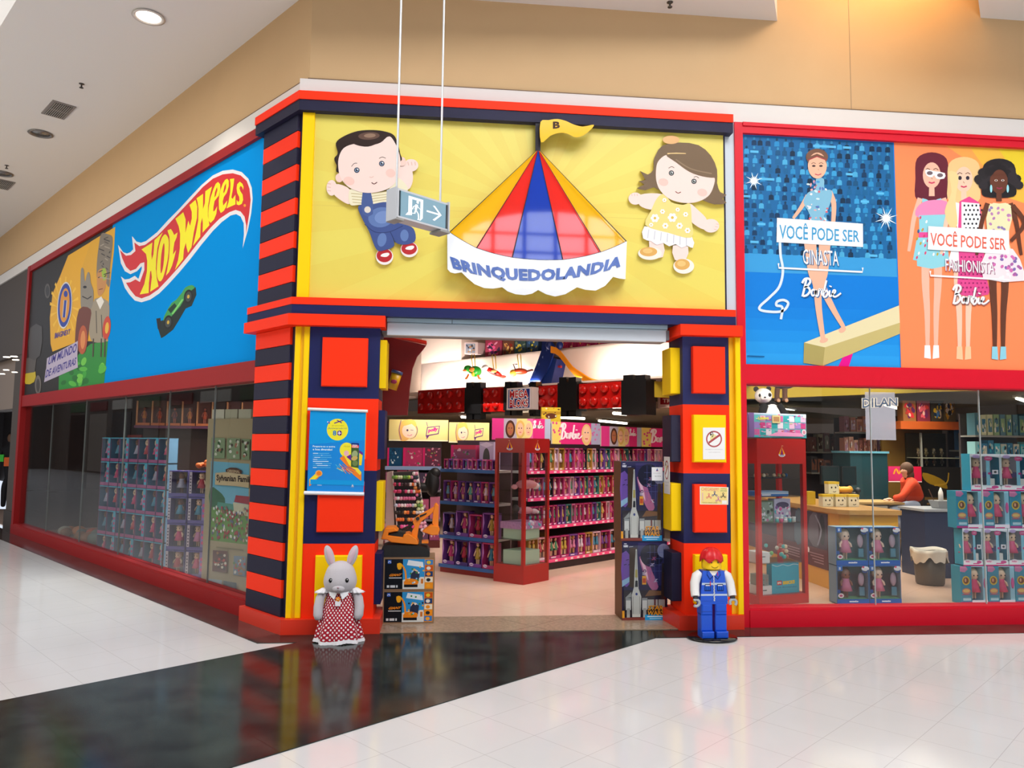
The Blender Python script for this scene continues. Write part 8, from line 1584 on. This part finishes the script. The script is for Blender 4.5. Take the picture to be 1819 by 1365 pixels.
def vent(px, py, label, sc=1.0):
    c = FL(px, py, zc); r = thing('air_vent', label, 'vent', c, 0); fr = (c, DL, NL); b = MB(); b.fbox(fr, -.26*sc, .26*sc, -.13, .13, -.012, 0, mat('#8a8480')); b.build('frame', r)
    b = MB(); b.fbox(fr, -.23*sc, .23*sc, -.10, .10, -.014, -.010, mat('#2a2826')); b.fbox(fr, -.01, .01, -.10, .10, -.02, -.010, mat('#8a8480')); b.build('dark_opening', r)
    b = MB()
    for k in range(9): b.fbox(fr, -.23*sc, .23*sc, -.095+k*.022, -.089+k*.022, -.022, -.012, mat('#a8a29c'))
    b.build('louvres', r)
vent(104, 195, 'rectangular air vent with louvres in the left corridor ceiling'); vent(4, 327, 'second air vent, cut by the left picture edge')
def sprinkler(px, py, label):
    c = FL(px, py, zc); b = MB(); b.lathe([(.001, -.05), (.022, -.05), (.022, -.045), (.008, -.04), (.008, 0), (.03, -.002), (.03, 0), (.001, 0)], c, mat('#4a4440', rough=.4, metal=.5), 14); tag(b.build('sprinkler'), label, 'sprinkler', 'fire sprinklers')
sprinkler(145, 149, 'fire sprinkler just above the air vent on the left ceiling'); sprinkler(12, 294, 'fire sprinkler near the left picture edge'); sprinkler(1190, 4, 'fire sprinkler at the top right of the emergency sign, over the fascia')
for i, (x, y) in enumerate([(12, 634), (25, 633), (28, 639), (11, 657), (4, 664), (26, 661)]):
    P = FL(x, y, 2.715); b = MB(); b.lathe([(.001, 0), (.04, 0), (.04, -.01), (.001, -.012)], P, mat('#fff0d8', emit=5), 16); tag(b.build('downlight'), 'small warm downlight in the neighbouring shop, %s' % ['left of the front pair', 'brightest of the front row', 'just below the brightest one', 'left one of the rear row', 'lowest at the picture edge', 'right one of the rear row'][i], 'ceiling light', 'downlights in the neighbouring shop')
P = LP(11, 935, -.9); P.z = .012
b = MB(); np_ = thing('person', 'dark-clothed person with an orange item in the shop entrance at the left edge', 'person', (P.x, P.y, .0))
kd = mat('#15141a', rough=.8)
skin_obj('body', [((P.x, P.y, .92), (.15, .11)), ((P.x, P.y, 1.2), (.16, .11)), ((P.x, P.y, 1.42), (.15, .09)), ((P.x, P.y, 1.52), .05), ((P.x, P.y, 1.62), (.08, .09)), ((P.x, P.y, 1.72), (.07, .08)), ((P.x-.2, P.y, 1.38), .055), ((P.x-.25, P.y-.05, 1.1), .045), ((P.x-.2, P.y-.2, .95), .035), ((P.x+.2, P.y, 1.38), .055), ((P.x+.25, P.y-.05, 1.1), .045), ((P.x+.15, P.y-.22, 1.08), .035), ((P.x-.09, P.y, .5), .075), ((P.x-.1, P.y, .08), .05), ((P.x+.09, P.y, .5), .075), ((P.x+.1, P.y, .08), .05)], [(0, 1), (1, 2), (2, 3), (3, 4), (4, 5), (2, 6), (6, 7), (7, 8), (2, 9), (9, 10), (10, 11), (0, 12), (12, 13), (0, 14), (14, 15)], kd, np_)
b = MB(); b.ell((P.x, P.y-.01, 1.66), (.085, .09, .12), mat('#7a5a48'), 14, 10); b.build('face', np_); b = MB(); b.ell((P.x, P.y+.03, 1.70), (.11, .11, .13), mat('#120e0e'), 14, 10); b.build('hair', np_)
b = MB(); b.box(P.x+.0, P.x+.2, P.y-.26, P.y-.2, 1.02, 1.22, mat('#e8641c', rough=.5)); b.box(P.x-.12, P.x-.02, P.y-.25, P.y-.2, 1.12, 1.28, mat('#3ac83a', rough=.5)); tag(b.build('orange_parcel'), 'orange and green parcel held by the person at the left edge', 'parcel')
